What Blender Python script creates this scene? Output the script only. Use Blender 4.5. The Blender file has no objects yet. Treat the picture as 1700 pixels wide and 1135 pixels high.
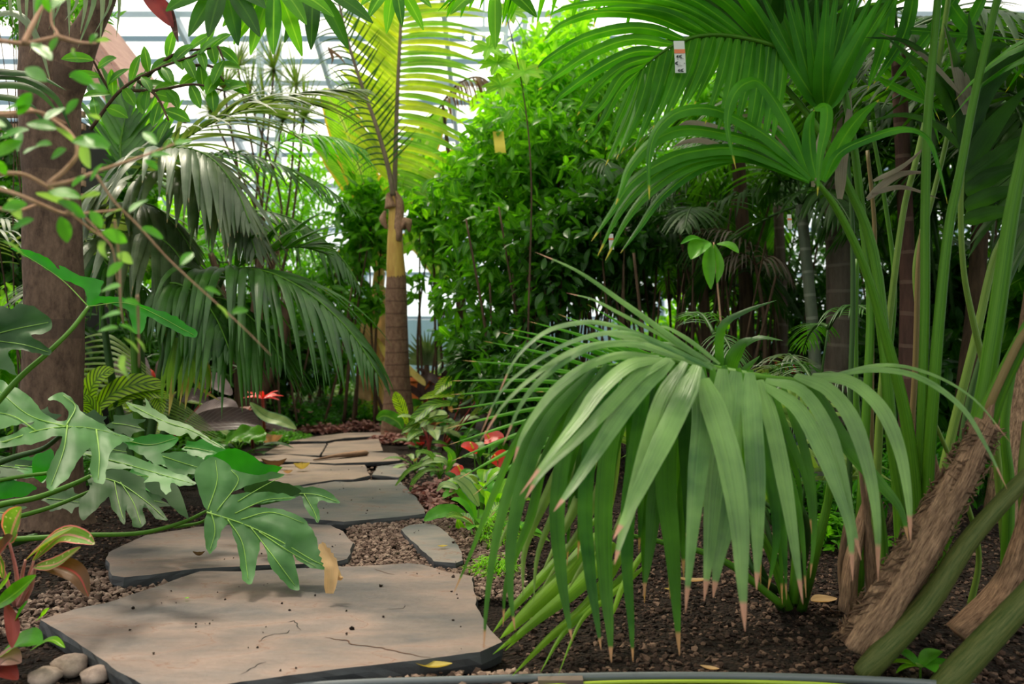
import bpy, math, random
import numpy as np
from mathutils import Vector, noise
from mathutils.geometry import delaunay_2d_cdt

SC = bpy.context.scene
COL = SC.collection
PI = math.pi
F = 1400.0          # focal length in pixels of a 1700 px wide frame
EYE = 0.8           # eye height in metres

# ------------------------------------------------------------ camera
cam = bpy.data.cameras.new('camera'); camo = bpy.data.objects.new('camera', cam)
COL.objects.link(camo); SC.camera = camo
camo.location = (0, 0, EYE); camo.rotation_euler = (PI/2, 0, 0)
cam.sensor_width = 36; cam.lens = 36*F/1700
cam.clip_start = .05; cam.clip_end = 200
cam.dof.use_dof = True; cam.dof.focus_distance = 3.0; cam.dof.aperture_fstop = 3.0

# ------------------------------------------------------------ light
W = bpy.data.worlds.new('sky'); SC.world = W; W.use_nodes = True
bg = W.node_tree.nodes['Background']
bg.inputs[0].default_value = (1.0, 0.97, 0.92, 1); bg.inputs[1].default_value = 1.95
def sun(name, e, col, energy, ang):
    l = bpy.data.lights.new(name, 'SUN'); l.energy = energy; l.color = col; l.angle = math.radians(ang)
    o = bpy.data.objects.new(name, l); COL.objects.link(o)
    o.rotation_euler = Vector(e).to_track_quat('Z', 'Y').to_euler(); return o
sun('sun', (-.40, .45, 1.0), (1, .84, .62), 19.0, 8)
vs = SC.view_settings
vs.view_transform = 'Standard'; vs.look = 'None'; vs.gamma = 1; vs.use_curve_mapping = False
vs.exposure = -0.8

# ------------------------------------------------------------ helpers
def V(*a): return Vector(a)
def at(px, py, Y):
    return np.array(((px-850)*Y/F, Y, EYE-(py-567.5)*Y/F))
def gnd(px, py, z=0.0):
    Y = (EYE-z)*F/(py-567.5)
    return np.array(((px-850)*Y/F, Y, z))
def nrm(v):
    v = np.asarray(v, float); n = np.linalg.norm(v, axis=-1, keepdims=True); return v/np.maximum(n, 1e-9)
def spline(ctrl, n):
    c = np.asarray(ctrl, float)
    if len(c) == 2: return c[0]+(c[1]-c[0])*np.linspace(0, 1, n)[:, None]
    p = np.vstack([2*c[0]-c[1], c, 2*c[-1]-c[-2]])
    k = len(c)-1; out = []
    for s in np.linspace(0, k, n):
        i = min(int(s), k-1); t = s-i; a, b, d, e = p[i], p[i+1], p[i+2], p[i+3]
        out.append(.5*((2*b)+(-a+d)*t+(2*a-5*b+4*d-e)*t*t+(-a+3*b-3*d+e)*t**3))
    return np.array(out)
def interp(vals, n):
    return np.interp(np.linspace(0, 1, n), np.linspace(0, 1, len(vals)), vals)
R = random.Random(7)
NR = np.random.RandomState(11)

class MB:
    """collects vertices, faces, uvs; one build() makes ONE mesh object"""
    def __init__(s): s.v = []; s.f = []; s.uv = []; s.rn = []; s.mi = []; s.n = 0
    def add(s, verts, faces, uvs, rnd=None, mi=0):
        verts = np.asarray(verts, float)
        if rnd is None: rnd = R.random()
        for f, u in zip(faces, uvs):
            s.f.append([i+s.n for i in f]); s.uv.extend(u); s.rn.extend([rnd]*len(f)); s.mi.append(mi)
        s.v.append(verts); s.n += len(verts)
    def grid(s, P, rnd=None, mi=0, closed=False, uvlen=None):
        n, m = P.shape[:2]; faces = []; uvs = []
        mm = m if closed else m-1
        vv = np.linspace(0, 1, n) if uvlen is None else uvlen
        for i in range(n-1):
            for j in range(mm):
                k = (j+1) % m
                faces.append((i*m+j, i*m+k, (i+1)*m+k, (i+1)*m+j))
                u0 = j/mm; u1 = (j+1)/mm
                uvs.append(((u0, vv[i]), (u1, vv[i]), (u1, vv[i+1]), (u0, vv[i+1])))
        s.add(P.reshape(-1, 3), faces, uvs, rnd, mi)
    def tube(s, pts, rad, n=12, sides=8, rnd=None, mi=0, wob=0, flat=1.0, ref=(0, 0, 1)):
        p = spline(pts, n); r = interp(rad if hasattr(rad, '__len__') else [rad, rad], n)
        t = nrm(np.gradient(p, axis=0)); ref = np.array(ref, float)
        if abs(np.dot(t.mean(0), ref)) > .9*np.linalg.norm(t.mean(0)): ref = np.array((1., .1, 0))
        a = nrm(np.cross(t, ref)); b = np.cross(a, t)
        an = np.linspace(0, 2*PI, sides, endpoint=False)
        rr = r[:, None]*np.ones(sides)
        if wob:
            for i in range(n):
                for j in range(sides):
                    q = p[i]*3+np.array((math.cos(an[j]), math.sin(an[j]), 0))*1.2
                    rr[i, j] *= 1+wob*noise.noise(Vector(q*1.7))
        P = p[:, None]+a[:, None]*(np.cos(an)[None, :]*rr)[..., None]+b[:, None]*(np.sin(an)[None, :]*rr*flat)[..., None]
        L = np.concatenate([[0], np.cumsum(np.linalg.norm(np.diff(p, axis=0), axis=1))])
        base = s.n; s.grid(P, rnd, mi, closed=True, uvlen=L)
        for row, fl in ((0, True), (n-1, False)):
            idx = [base+row*sides+j for j in range(sides)]
            if fl: idx = idx[::-1]
            s.f.append(idx); s.uv.extend([(0, L[row])]*sides); s.rn.extend([s.rn[-1]]*sides); s.mi.append(mi)
    def ribbon(s, p, w, nref, fold=.12, rnd=None, mi=0, cols=2, twist=0.0, wave=0):
        """leaf blade along centreline p, widths w; nref = where its face looks; fold lifts the edges"""
        t = nrm(np.gradient(p, axis=0)); nref = np.asarray(nref, float)
        if nref.ndim == 1: nref = np.tile(nref, (len(p), 1))
        side = nrm(np.cross(t, nref)); nn = np.cross(side, t)
        if twist:
            a = (np.linspace(0, 1, len(p))*twist)[:, None]
            side, nn = side*np.cos(a)+nn*np.sin(a), nn*np.cos(a)-side*np.sin(a)
        u = np.linspace(-1, 1, cols+1)
        w = np.asarray(w)[:, None]
        lift = (np.abs(u)**1.3)[None, :]*fold*w
        if wave:
            ph = np.linspace(0, 1, len(p))[:, None]
            lift = lift+np.abs(u)[None, :]*wave*w*np.sin(ph*24+u[None, :]*2+R.random()*6)
        P = p[:, None]+side[:, None]*(u[None, :]*w*.5)[..., None]+nn[:, None]*lift[..., None]
        s.grid(P, rnd, mi)
    def inst(s, T, loc, frames, scale, rnd, mi=0):
        """template T=(verts, faces, uvs) placed N times; frames (N,3,3) rows = local x,y,z axes"""
        tv, tf, tu = T; N = len(loc); m = len(tv)
        P = np.einsum('vk,nkj->nvj', tv, frames)*np.asarray(scale)[:, None, None]+loc[:, None]
        s.v.append(P.reshape(-1, 3))
        tf = np.asarray(tf); off = (np.arange(N)*m+s.n)
        s.f.extend((tf[None]+off[:, None, None]).reshape(-1, tf.shape[1]).tolist())
        fu = [x for q in tu for x in q]; s.uv.extend(fu*N)
        s.rn.extend(np.repeat(rnd, tf.size).tolist()); s.mi.extend([mi]*(len(tf)*N)); s.n += N*m
    def build(s, name, mats, parent=None, smooth=True, loc=None, **k):
        me = bpy.data.meshes.new(name)
        vv = np.vstack(s.v)
        off = np.zeros(3)
        if parent is not None: off = np.array(parent['_w'] if '_w' in parent else parent.location)
        elif loc is not None: off = np.asarray(loc, float)
        vv = vv-off
        me.from_pydata(vv.tolist(), [], s.f)
        a = me.uv_layers.new(name='uv'); a.data.foreach_set('uv', np.asarray(s.uv, 'f').ravel())
        b = me.uv_layers.new(name='rn'); rr = np.asarray(s.rn, 'f'); b.data.foreach_set('uv', np.stack([rr, rr], 1).ravel())
        if not isinstance(mats, (list, tuple)): mats = [mats]
        for m in mats: me.materials.append(m)
        me.polygons.foreach_set('material_index', np.asarray(s.mi, 'i'))
        me.polygons.foreach_set('use_smooth', [smooth]*len(me.polygons))
        me.update()
        o = bpy.data.objects.new(name, me); COL.objects.link(o)
        if parent is not None:
            o.parent = parent; WP[o.name] = off
        elif loc is not None: o.location = off
        for q, x in k.items(): o[q] = x
        return o
WP = {}
def sub(mb, name, mats, part, **k):
    """sub-part under a part: the part sits at its thing's origin"""
    o = mb.build(name, mats, None, **k)
    top = part.parent; L = np.array(top.location)
    vv = np.zeros(len(o.data.vertices)*3, 'f'); o.data.vertices.foreach_get('co', vv)
    vv = (vv.reshape(-1, 3)-L).astype('f'); o.data.vertices.foreach_set('co', vv.ravel()); o.parent = part
    return o
def thing(name, label, cat, loc, group=None):
    o = bpy.data.objects.new(name, None); COL.objects.link(o); o.location = [float(c) for c in loc]
    o.empty_display_size = .05
    o['label'] = label; o['category'] = cat
    if group: o['group'] = group
    return o
def tag(o, label, cat, group=None, kind=None):
    o['label'] = label; o['category'] = cat
    if group: o['group'] = group
    if kind: o['kind'] = kind
    return o

# ------------------------------------------------------------ materials
def nodes(name):
    m = bpy.data.materials.new(name); m.use_nodes = True; nt = m.node_tree; nt.nodes.clear()
    out = nt.nodes.new('ShaderNodeOutputMaterial'); return m, nt, out
def N(nt, t, **k):
    n = nt.nodes.new(t)
    for a, b in k.items(): setattr(n, a, b)
    return n
def L(nt, a, b): nt.links.new(a, b)
def mixc(nt, fac, a, b, mode='MIX'):
    n = N(nt, 'ShaderNodeMix', data_type='RGBA', blend_type=mode)
    for i, x in ((0, fac), (6, a), (7, b)):
        if hasattr(x, 'links'): L(nt, x, n.inputs[i])
        else: n.inputs[i].default_value = x if i == 0 else (*x[:3], 1)
    return n.outputs[2]
def mth(nt, op, a, b=None, clamp=False):
    n = N(nt, 'ShaderNodeMath', operation=op, use_clamp=clamp)
    for i, x in ((0, a), (1, b)):
        if x is None: continue
        if hasattr(x, 'links'): L(nt, x, n.inputs[i])
        else: n.inputs[i].default_value = x
    return n.outputs[0]
def ramp(nt, fac, stops):
    n = N(nt, 'ShaderNodeValToRGB'); L(nt, fac, n.inputs[0]); e = n.color_ramp.elements
    while len(e) < len(stops): e.new(.5)
    for q, (p, c) in zip(e, stops): q.position = p; q.color = (*c, 1) if len(c) == 3 else c
    return n.outputs[0]
def leaf(name, c1, c2, rib=None, trans=.42, rough=.38, vein=0, veinc=None, tip=None, tipv=.95, stripe=.35, under=None, edge=None, spots=None, spec=.28, ribw=.05, bump=.25, veinn=14, tcol=None):
    def q(c):
        return (c[0]*1.02, c[1]*1.08, c[2]*.5) if (c is not None and c[1] > c[0]*1.25 and c[1] > c[2]*1.15) else c
    c1, c2, rib = q(c1), q(c2), q(rib)
    m, nt, out = nodes(name)
    uv = N(nt, 'ShaderNodeUVMap', uv_map='uv').outputs[0]; rn = N(nt, 'ShaderNodeUVMap', uv_map='rn').outputs[0]
    s = N(nt, 'ShaderNodeSeparateXYZ'); L(nt, uv, s.inputs[0]); r = N(nt, 'ShaderNodeSeparateXYZ'); L(nt, rn, r.inputs[0])
    u, v = s.outputs[0], s.outputs[1]
    col = mixc(nt, r.outputs[0], c1, c2)
    # fine parallel nerves
    mp = N(nt, 'ShaderNodeMapping'); L(nt, uv, mp.inputs[0]); mp.inputs['Scale'].default_value = (11, .8, 1)
    ad = N(nt, 'ShaderNodeVectorMath', operation='ADD'); L(nt, mp.outputs[0], ad.inputs[0])
    sc = N(nt, 'ShaderNodeVectorMath', operation='SCALE'); L(nt, rn, sc.inputs[0]); sc.inputs[3].default_value = 37
    L(nt, sc.outputs[0], ad.inputs[1])
    nz = N(nt, 'ShaderNodeTexNoise'); L(nt, ad.outputs[0], nz.inputs[0]); nz.inputs['Scale'].default_value = 1; nz.inputs['Detail'].default_value = 4; nz.inputs['Roughness'].default_value = .65
    nf = mth(nt, 'MULTIPLY_ADD', nz.outputs[0], 3.2); nf.node.inputs[2].default_value = -1.1; nf.node.use_clamp = True
    dark = tuple(c*.5 for c in c1)
    col = mixc(nt, mth(nt, 'MULTIPLY', nf, stripe), col, dark)
    gz = N(nt, 'ShaderNodeTexNoise'); gz.inputs['Scale'].default_value = 9
    tc = N(nt, 'ShaderNodeTexCoord'); L(nt, tc.outputs['Object'], gz.inputs[0])
    lt = tuple(min(1, c*1.35+.01) for c in c2)
    gz.inputs['Detail'].default_value = 3
    gf = mth(nt, 'MULTIPLY_ADD', gz.outputs[0], 3.0); gf.node.inputs[2].default_value = -1.1; gf.node.use_clamp = True
    col = mixc(nt, mth(nt, 'MULTIPLY', gf, .6), col, lt)
    dk = tuple(c*.45 for c in c1); g3 = N(nt, 'ShaderNodeTexNoise'); g3.inputs['Scale'].default_value = 3.5; L(nt, tc.outputs['Object'], g3.inputs[0])
    gd = mth(nt, 'MULTIPLY_ADD', g3.outputs[0], -4.0); gd.node.inputs[2].default_value = 2.1; gd.node.use_clamp = True
    col = mixc(nt, mth(nt, 'MULTIPLY', gd, .55), col, dk)
    au = mth(nt, 'ABSOLUTE', mth(nt, 'SUBTRACT', u, .5))
    if vein:
        w = mth(nt, 'SINE', mth(nt, 'MULTIPLY', mth(nt, 'SUBTRACT', v, mth(nt, 'MULTIPLY', au, .42)), veinn*2*PI))
        vm = mth(nt, 'SMOOTH_MIN', mth(nt, 'MULTIPLY', mth(nt, 'MAXIMUM', mth(nt, 'SUBTRACT', w, 1-vein), 0), 3.0/vein if vein < 1 else 1.0), 1.0)
        col = mixc(nt, vm, col, veinc or lt)
    if spots:
        vo = N(nt, 'ShaderNodeTexVoronoi'); L(nt, tc.outputs['Object'], vo.inputs[0]); vo.inputs['Scale'].default_value = spots[1]
        f = mth(nt, 'LESS_THAN', vo.outputs[0], spots[2]); col = mixc(nt, f, col, spots[0])
    if rib:
        f = mth(nt, 'LESS_THAN', au, ribw); col = mixc(nt, mth(nt, 'MULTIPLY', f, .75), col, rib)
    if edge:
        f = mth(nt, 'GREATER_THAN', au, .43); col = mixc(nt, f, col, edge)
    if tip:
        f = mth(nt, 'MULTIPLY_ADD', mth(nt, 'ADD', v, mth(nt, 'MULTIPLY', r.outputs[0], .03)), 60.0); f.node.inputs[2].default_value = -60*tipv; f.node.use_clamp = True
        col = mixc(nt, f, col, tip)
    if under:
        g = N(nt, 'ShaderNodeNewGeometry'); col = mixc(nt, g.outputs['Backfacing'], col, under)
    pr = N(nt, 'ShaderNodeBsdfPrincipled'); L(nt, col, pr.inputs['Base Color'])
    pr.inputs['Roughness'].default_value = rough; pr.inputs['Specular IOR Level'].default_value = spec
    b = N(nt, 'ShaderNodeBump'); b.inputs['Strength'].default_value = bump; b.inputs['Distance'].default_value = .004
    L(nt, nf, b.inputs['Height']); L(nt, b.outputs[0], pr.inputs['Normal'])
    tr = N(nt, 'ShaderNodeBsdfTranslucent')
    hs = mixc(nt, 1.0, col, tcol or (1.7, 1.9, .45), 'MULTIPLY'); L(nt, hs, tr.inputs[0])
    mx = N(nt, 'ShaderNodeMixShader'); mx.inputs[0].default_value = trans
    L(nt, pr.outputs[0], mx.inputs[1]); L(nt, tr.outputs[0], mx.inputs[2]); L(nt, mx.outputs[0], out.inputs[0])
    return m
def bark(name, c1, c2, rings=0, ringc=None, scale=30, rough=.85, stretch=(1, 1, .15), bump=.6, uvs=False, dist=.01):
    m, nt, out = nodes(name)
    tc = N(nt, 'ShaderNodeTexCoord'); mp = N(nt, 'ShaderNodeMapping'); mp.inputs['Scale'].default_value = stretch
    L(nt, tc.outputs['Object'], mp.inputs[0])
    if uvs:
        uvn = N(nt, 'ShaderNodeUVMap', uv_map='uv'); L(nt, uvn.outputs[0], mp.inputs[0])
    nz = N(nt, 'ShaderNodeTexNoise'); L(nt, mp.outputs[0], nz.inputs[0]); nz.inputs['Scale'].default_value = scale; nz.inputs['Detail'].default_value = 6
    nz.inputs['Roughness'].default_value = .7
    col = ramp(nt, nz.outputs[0], [(.32, c1), (.68, c2)])
    h = nz.outputs[0]
    if rings:
        uv = N(nt, 'ShaderNodeUVMap', uv_map='uv'); s = N(nt, 'ShaderNodeSeparateXYZ'); L(nt, uv.outputs[0], s.inputs[0])
        n2 = N(nt, 'ShaderNodeTexNoise'); n2.inputs['Scale'].default_value = 2.5; n2.inputs['Detail'].default_value = 4; L(nt, tc.outputs['Object'], n2.inputs[0])
        vv = mth(nt, 'ADD', s.outputs[1], mth(nt, 'MULTIPLY', n2.outputs[0], .07))
        w = mth(nt, 'SINE', mth(nt, 'MULTIPLY', vv, rings*2*PI)); f = mth(nt, 'GREATER_THAN', w, .93)
        col = mixc(nt, mth(nt, 'MULTIPLY', f, .55), col, ringc or c1)
        h = mth(nt, 'SUBTRACT', nz.outputs[0], mth(nt, 'MULTIPLY', f, .5))
    pr = N(nt, 'ShaderNodeBsdfPrincipled'); L(nt, col, pr.inputs['Base Color']); pr.inputs['Roughness'].default_value = rough
    pr.inputs['Specular IOR Level'].default_value = .22
    b = N(nt, 'ShaderNodeBump'); b.inputs['Strength'].default_value = bump; b.inputs['Distance'].default_value = dist; L(nt, h, b.inputs['Height']); L(nt, b.outputs[0], pr.inputs['Normal'])
    L(nt, pr.outputs[0], out.inputs[0]); return m
def plain(name, c, rough=.5, emit=0, metal=0):
    m, nt, out = nodes(name)
    pr = N(nt, 'ShaderNodeBsdfPrincipled'); pr.inputs['Base Color'].default_value = (*c, 1); pr.inputs['Roughness'].default_value = rough
    pr.inputs['Metallic'].default_value = metal
    nz = N(nt, 'ShaderNodeTexNoise'); nz.inputs['Scale'].default_value = 14; tc = N(nt, 'ShaderNodeTexCoord'); L(nt, tc.outputs['Object'], nz.inputs[0])
    col = mixc(nt, mth(nt, 'MULTIPLY', nz.outputs[0], .3), c, tuple(x*.7 for x in c)); L(nt, col, pr.inputs['Base Color'])
    if emit: pr.inputs['Emission Color'].default_value = (*c, 1); pr.inputs['Emission Strength'].default_value = emit
    L(nt, pr.outputs[0], out.inputs[0]); return m

M = {}
G = leaf
TAN = (.62, .36, .2)
M['front'] = G('kentia_front', (.055, .17, .075), (.24, .38, .21), trans=.28, rough=.38, tip=(.5, .24, .16), tipv=.905, stripe=.62, bump=.5, spec=.5)  # second green lightened to paint the leaf sheen into the colour
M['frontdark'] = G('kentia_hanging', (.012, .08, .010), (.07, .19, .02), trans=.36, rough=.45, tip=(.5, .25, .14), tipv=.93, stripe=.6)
M['bright'] = G('kentia_bright', (.06, .24, .02), (.10, .32, .03), rib=(.2, .42, .06), trans=.42, tip=TAN, tipv=.96)
M['pale'] = G('kentia_pale', (.13, .22, .10), (.22, .30, .14), trans=.35, rough=.42)
M['lime'] = G('kentia_lime', (.13, .28, .02), (.2, .36, .03), trans=.45, rough=.42)
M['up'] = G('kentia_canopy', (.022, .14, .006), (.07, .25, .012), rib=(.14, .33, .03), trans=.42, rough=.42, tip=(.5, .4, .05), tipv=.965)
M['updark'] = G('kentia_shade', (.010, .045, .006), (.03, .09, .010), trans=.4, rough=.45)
M['grey'] = G('kentia_silvery', (.05, .11, .05), (.16, .20, .11), trans=.3, rough=.33, spec=.6, stripe=.5, tip=(.35, .25, .12), tipv=.97)
M['side'] = G('kentia_side', (.014, .075, .014), (.05, .15, .025), trans=.36, rough=.36, spec=.6)
M['gold'] = G('young_palm_gold', (.30, .42, .02), (.50, .52, .03), rib=(.55, .55, .12), trans=.55, rough=.4, stripe=.25)
M['goldg'] = G('young_palm_green', (.12, .30, .02), (.22, .38, .03), rib=(.4, .5, .1), trans=.5, rough=.4, stripe=.25)
M['wither'] = G('withered_leaf', (.10, .055, .03), (.2, .12, .05), trans=.25, rough=.7, tcol=(1.5, 1.1, .7))
M['deadtan'] = G('dried_leaf', (.45, .27, .13), (.6, .4, .2), trans=.3, rough=.7, tcol=(1.3, 1.1, .8))
M['yellowleaf'] = G('yellowed_leaf', (.55, .42, .08), (.65, .5, .15), trans=.3, rough=.6, tcol=(1.3, 1.2, .6))
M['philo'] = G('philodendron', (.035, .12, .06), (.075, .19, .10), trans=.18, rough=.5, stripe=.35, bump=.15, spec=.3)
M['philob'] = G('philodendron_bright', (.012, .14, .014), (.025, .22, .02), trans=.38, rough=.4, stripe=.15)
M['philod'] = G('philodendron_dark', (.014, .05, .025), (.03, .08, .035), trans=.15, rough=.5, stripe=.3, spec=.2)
M['philoblue'] = G('philodendron_blue', (.12, .2, .17), (.16, .26, .21), trans=.2, rough=.5, stripe=.2, spec=.3)
M['veinlight'] = G('leaf_vein', (.24, .42, .15), (.3, .48, .18), trans=.1, stripe=0)
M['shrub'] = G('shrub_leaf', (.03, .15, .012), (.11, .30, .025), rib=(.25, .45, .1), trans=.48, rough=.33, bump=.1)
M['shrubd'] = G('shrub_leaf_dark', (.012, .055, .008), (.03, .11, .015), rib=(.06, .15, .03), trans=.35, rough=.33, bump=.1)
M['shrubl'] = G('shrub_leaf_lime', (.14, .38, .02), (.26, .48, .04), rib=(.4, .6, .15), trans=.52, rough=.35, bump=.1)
M['herb'] = G('herb_leaf', (.018, .09, .012), (.05, .2, .02), trans=.4, rough=.4, bump=.1)
M['pink'] = G('pink_leaf', (.20, .08, .07), (.42, .22, .18), rib=(.15, .08, .06), trans=.25, rough=.5, bump=.1, tcol=(1.4, .9, .8))
M['redleaf'] = G('red_leaf', (.16, .02, .02), (.3, .05, .035), trans=.3, rough=.4, tcol=(1.6, .6, .5))
M['purple'] = G('maroon_leaf', (.05, .028, .028), (.1, .06, .055), trans=.15, rough=.3, vein=.3, veinc=(.12, .09, .08), tcol=(1.5, .8, .7))
M['mauve'] = G('mauve_leaf', (.22, .15, .16), (.33, .24, .24), trans=.2, rough=.38, vein=.3, veinc=(.35, .28, .27), tcol=(1.3, 1, .9), veinn=18)
M['zebra'] = G('striped_calathea', (.30, .46, .03), (.38, .5, .05), rib=(.1, .2, .03), vein=.75, veinc=(.05, .10, .02), veinn=11, trans=.5, stripe=.1)
M['calathea'] = G('veined_calathea', (.10, .26, .03), (.16, .32, .05), rib=(.3, .42, .15), vein=.6, veinc=(.03, .09, .02), veinn=9, trans=.4, under=(.2, .1, .1), stripe=.1)
M['aglao'] = G('aglaonema', (.10, .24, .04), (.2, .3, .07), rib=(.65, .25, .25), edge=(.75, .2, .2), trans=.3, spots=((.5, .5, .25), 60, .2), ribw=.06)
M['aglared'] = G('aglaonema_red', (.10, .05, .02), (.2, .07, .025), rib=(.4, .04, .04), trans=.3)
M['spath'] = G('anthurium_spathe', (.75, .03, .02), (.8, .06, .04), trans=.3, rough=.2, stripe=0, tcol=(1.2, .6, .5), spec=.8)
M['silver'] = G('silver_leaf', (.22, .30, .22), (.30, .38, .28), rib=(.1, .2, .1), trans=.2, edge=(.12, .25, .12), rough=.35)
M['vine'] = G('vine_leaf', (.05, .26, .02), (.12, .34, .04), trans=.42, rough=.32, stripe=.1, under=(.2, .32, .17))
M['bananal'] = G('banana_leaf', (.16, .34, .03), (.24, .4, .04), rib=(.45, .5, .2), vein=.5, veinc=(.1, .26, .03), veinn=30, trans=.55, edge=(.45, .3, .05))
M['drac'] = G('dracaena_leaf', (.05, .14, .03), (.12, .22, .05), rib=(.2, .25, .1), trans=.35, edge=(.2, .06, .05))
M['petiole'] = bark('green_petiole', (.03, .11, .004), (.10, .24, .012), scale=2.6, rough=.45, stretch=(14, .6, 1), bump=.3, uvs=True, dist=.002)
M['petpale'] = bark('pale_petiole', (.09, .17, .02), (.20, .29, .05), scale=2.6, rough=.45, stretch=(14, .6, 1), bump=.3, uvs=True, dist=.002)
M['petbrown'] = bark('brown_petiole', (.13, .09, .03), (.22, .15, .06), scale=2.6, rough=.5, stretch=(14, .6, 1), bump=.3, uvs=True, dist=.002)
M['petold'] = bark('old_petiole', (.03, .06, .008), (.13, .13, .04), scale=12, rough=.55, stretch=(3, 1.2, 1), bump=.3, uvs=True, dist=.004)
M['petdark'] = bark('dark_petiole', (.02, .06, .012), (.05, .11, .02), scale=2.6, rough=.45, stretch=(14, .6, 1), bump=.3, uvs=True, dist=.002)
M['rach'] = bark('dark_rachis', (.10, .07, .05), (.2, .16, .09), scale=30, rough=.5)
M['trunk'] = bark('tree_bark', (.055, .032, .022), (.17, .105, .072), rings=1.3, ringc=(.06, .038, .028), scale=30, stretch=(1, 1, .5), bump=.5)
M['palmtrunk'] = bark('ringed_palm_trunk', (.13, .07, .045), (.27, .16, .10), rings=9, ringc=(.07, .035, .025), scale=34, stretch=(1, 1, .5), bump=.7)
M['crown'] = bark('yellow_crownshaft', (.38, .20, .05), (.58, .40, .09), scale=9, stretch=(2.5, 2.5, .35), bump=.2, rough=.5)
M['drygrey'] = G('dry_grey_leaf', (.20, .15, .12), (.36, .29, .23), trans=.25, rough=.6, tcol=(1.3, 1.1, .8), stripe=.5)
M['fibre'] = bark('fibrous_sheath', (.11, .05, .03), (.80, .48, .30), scale=4.5, stretch=(11, 5, 1), bump=1.0, uvs=True, dist=.02)
M['bamboo'] = bark('grey_cane', (.06, .08, .05), (.14, .15, .10), rings=7, ringc=(.26, .26, .2), scale=14, stretch=(1, 1, .2), bump=.2, rough=.5)
M['greytrunk'] = bark('grey_palm_trunk', (.07, .05, .038), (.16, .12, .09), rings=6, ringc=(.22, .17, .13), scale=20, stretch=(1, 1, .2), bump=.4)
M['stem'] = bark('brown_stem', (.04, .024, .015), (.12, .07, .04), scale=30)
M['reddark'] = bark('dark_red_trunk', (.05, .025, .02), (.13, .06, .045), rings=6, ringc=(.2, .12, .09), scale=22)
M['vinestem'] = bark('vine_stem', (.42, .22, .13), (.6, .36, .24), scale=30)
M['redstem'] = bark('red_stem', (.4, .05, .06), (.55, .12, .1), scale=30, rough=.4)
M['pinkstem'] = bark('pink_stem', (.55, .18, .18), (.7, .3, .26), scale=30, rough=.4)
# ------------------------------------------------------------ glasshouse shell
def box(mb, a, b, rnd=None, mi=0):
    (x0, y0, z0), (x1, y1, z1) = a, b
    v = [(x0, y0, z0), (x1, y0, z0), (x1, y1, z0), (x0, y1, z0), (x0, y0, z1), (x1, y0, z1), (x1, y1, z1), (x0, y1, z1)]
    f = [(0, 3, 2, 1), (4, 5, 6, 7), (0, 1, 5, 4), (1, 2, 6, 5), (2, 3, 7, 6), (3, 0, 4, 7)]
    mb.add(v, f, [((0, 0), (1, 0), (1, 1), (0, 1))]*6, rnd, mi)
def beam(mb, p, q, w, h, up=(0, 0, 1), rnd=None, mi=0):
    p = np.array(p, float); q = np.array(q, float); t = nrm(q-p); a = nrm(np.cross(t, up)); b = np.cross(a, t)
    v = [c+a*i*w/2+b*j*h/2 for c in (p, q) for i, j in ((-1, -1), (1, -1), (1, 1), (-1, 1))]
    f = [(0, 1, 2, 3), (7, 6, 5, 4), (0, 4, 5, 1), (1, 5, 6, 2), (2, 6, 7, 3), (3, 7, 4, 0)]
    Ln = float(np.linalg.norm(q-p))
    mb.add(v, f, [((0, 0), (0, Ln), (1, Ln), (1, 0))]*6, rnd, mi)
def glassmat():
    m, nt, out = nodes('milky_glass')
    t = N(nt, 'ShaderNodeBsdfTransparent'); t.inputs[0].default_value = (.88, .95, 1, 1)
    d = N(nt, 'ShaderNodeBsdfTranslucent'); d.inputs[0].default_value = (.86, .92, .97, 1)
    g = N(nt, 'ShaderNodeBsdfGlossy'); g.inputs[1].default_value = .1
    a = N(nt, 'ShaderNodeMixShader'); a.inputs[0].default_value = .4; L(nt, t.outputs[0], a.inputs[1]); L(nt, d.outputs[0], a.inputs[2])
    b = N(nt, 'ShaderNodeMixShader'); b.inputs[0].default_value = .04; L(nt, a.outputs[0], b.inputs[1]); L(nt, g.outputs[0], b.inputs[2])
    L(nt, b.outputs[0], out.inputs[0]); return m
M['glass'] = glassmat(); M['steel'] = plain('white_painted_steel', (.62, .72, .8), .5)
M['steelblue'] = plain('blue_grey_steel', (.36, .50, .62), .5)
M['lowwall'] = plain('pale_blue_wall', (.45, .68, .78), .6)
GX, GY0, GY1, EV, RG = 11.0, -6.0, 17.0, 4.0, 8.6
mid = 5.5
SL = (RG-EV)/(GY1-mid)
def roofz(y): return RG-abs(y-mid)*SL
mb = MB(); box(mb, (-GX, GY1, -.1), (GX, GY1+.15, 1.25)); mb.build('wall_back', M['lowwall'], smooth=False, kind='structure')
mb = MB(); box(mb, (-GX, GY0-.15, -.1), (GX, GY0, EV)); mb.build('wall_front', M['lowwall'], smooth=False, kind='structure')  # unseen wall, solid rather than glass to cut light from behind the camera
for nm, x in (('wall_left', -GX-.15), ('wall_right', GX)):
    mb = MB(); box(mb, (x, GY0, -.1), (x+.15, GY1, 1.0)); mb.build(nm, M['lowwall'], smooth=False, kind='structure')
for i, x in enumerate((-GX-.1, GX+.08)):
    mb = MB(); v = [(x, GY0, 1), (x, GY1, 1), (x, GY1, EV), (x, mid, RG), (x, GY0, EV)]
    mb.add(v, [(0, 1, 2, 3, 4)], [[(0, 0)]*5]); mb.build('window_%d' % (101+i), M['glass'], smooth=False, kind='structure')
wn = 0
xs = np.linspace(-GX, GX, 12)
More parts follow.
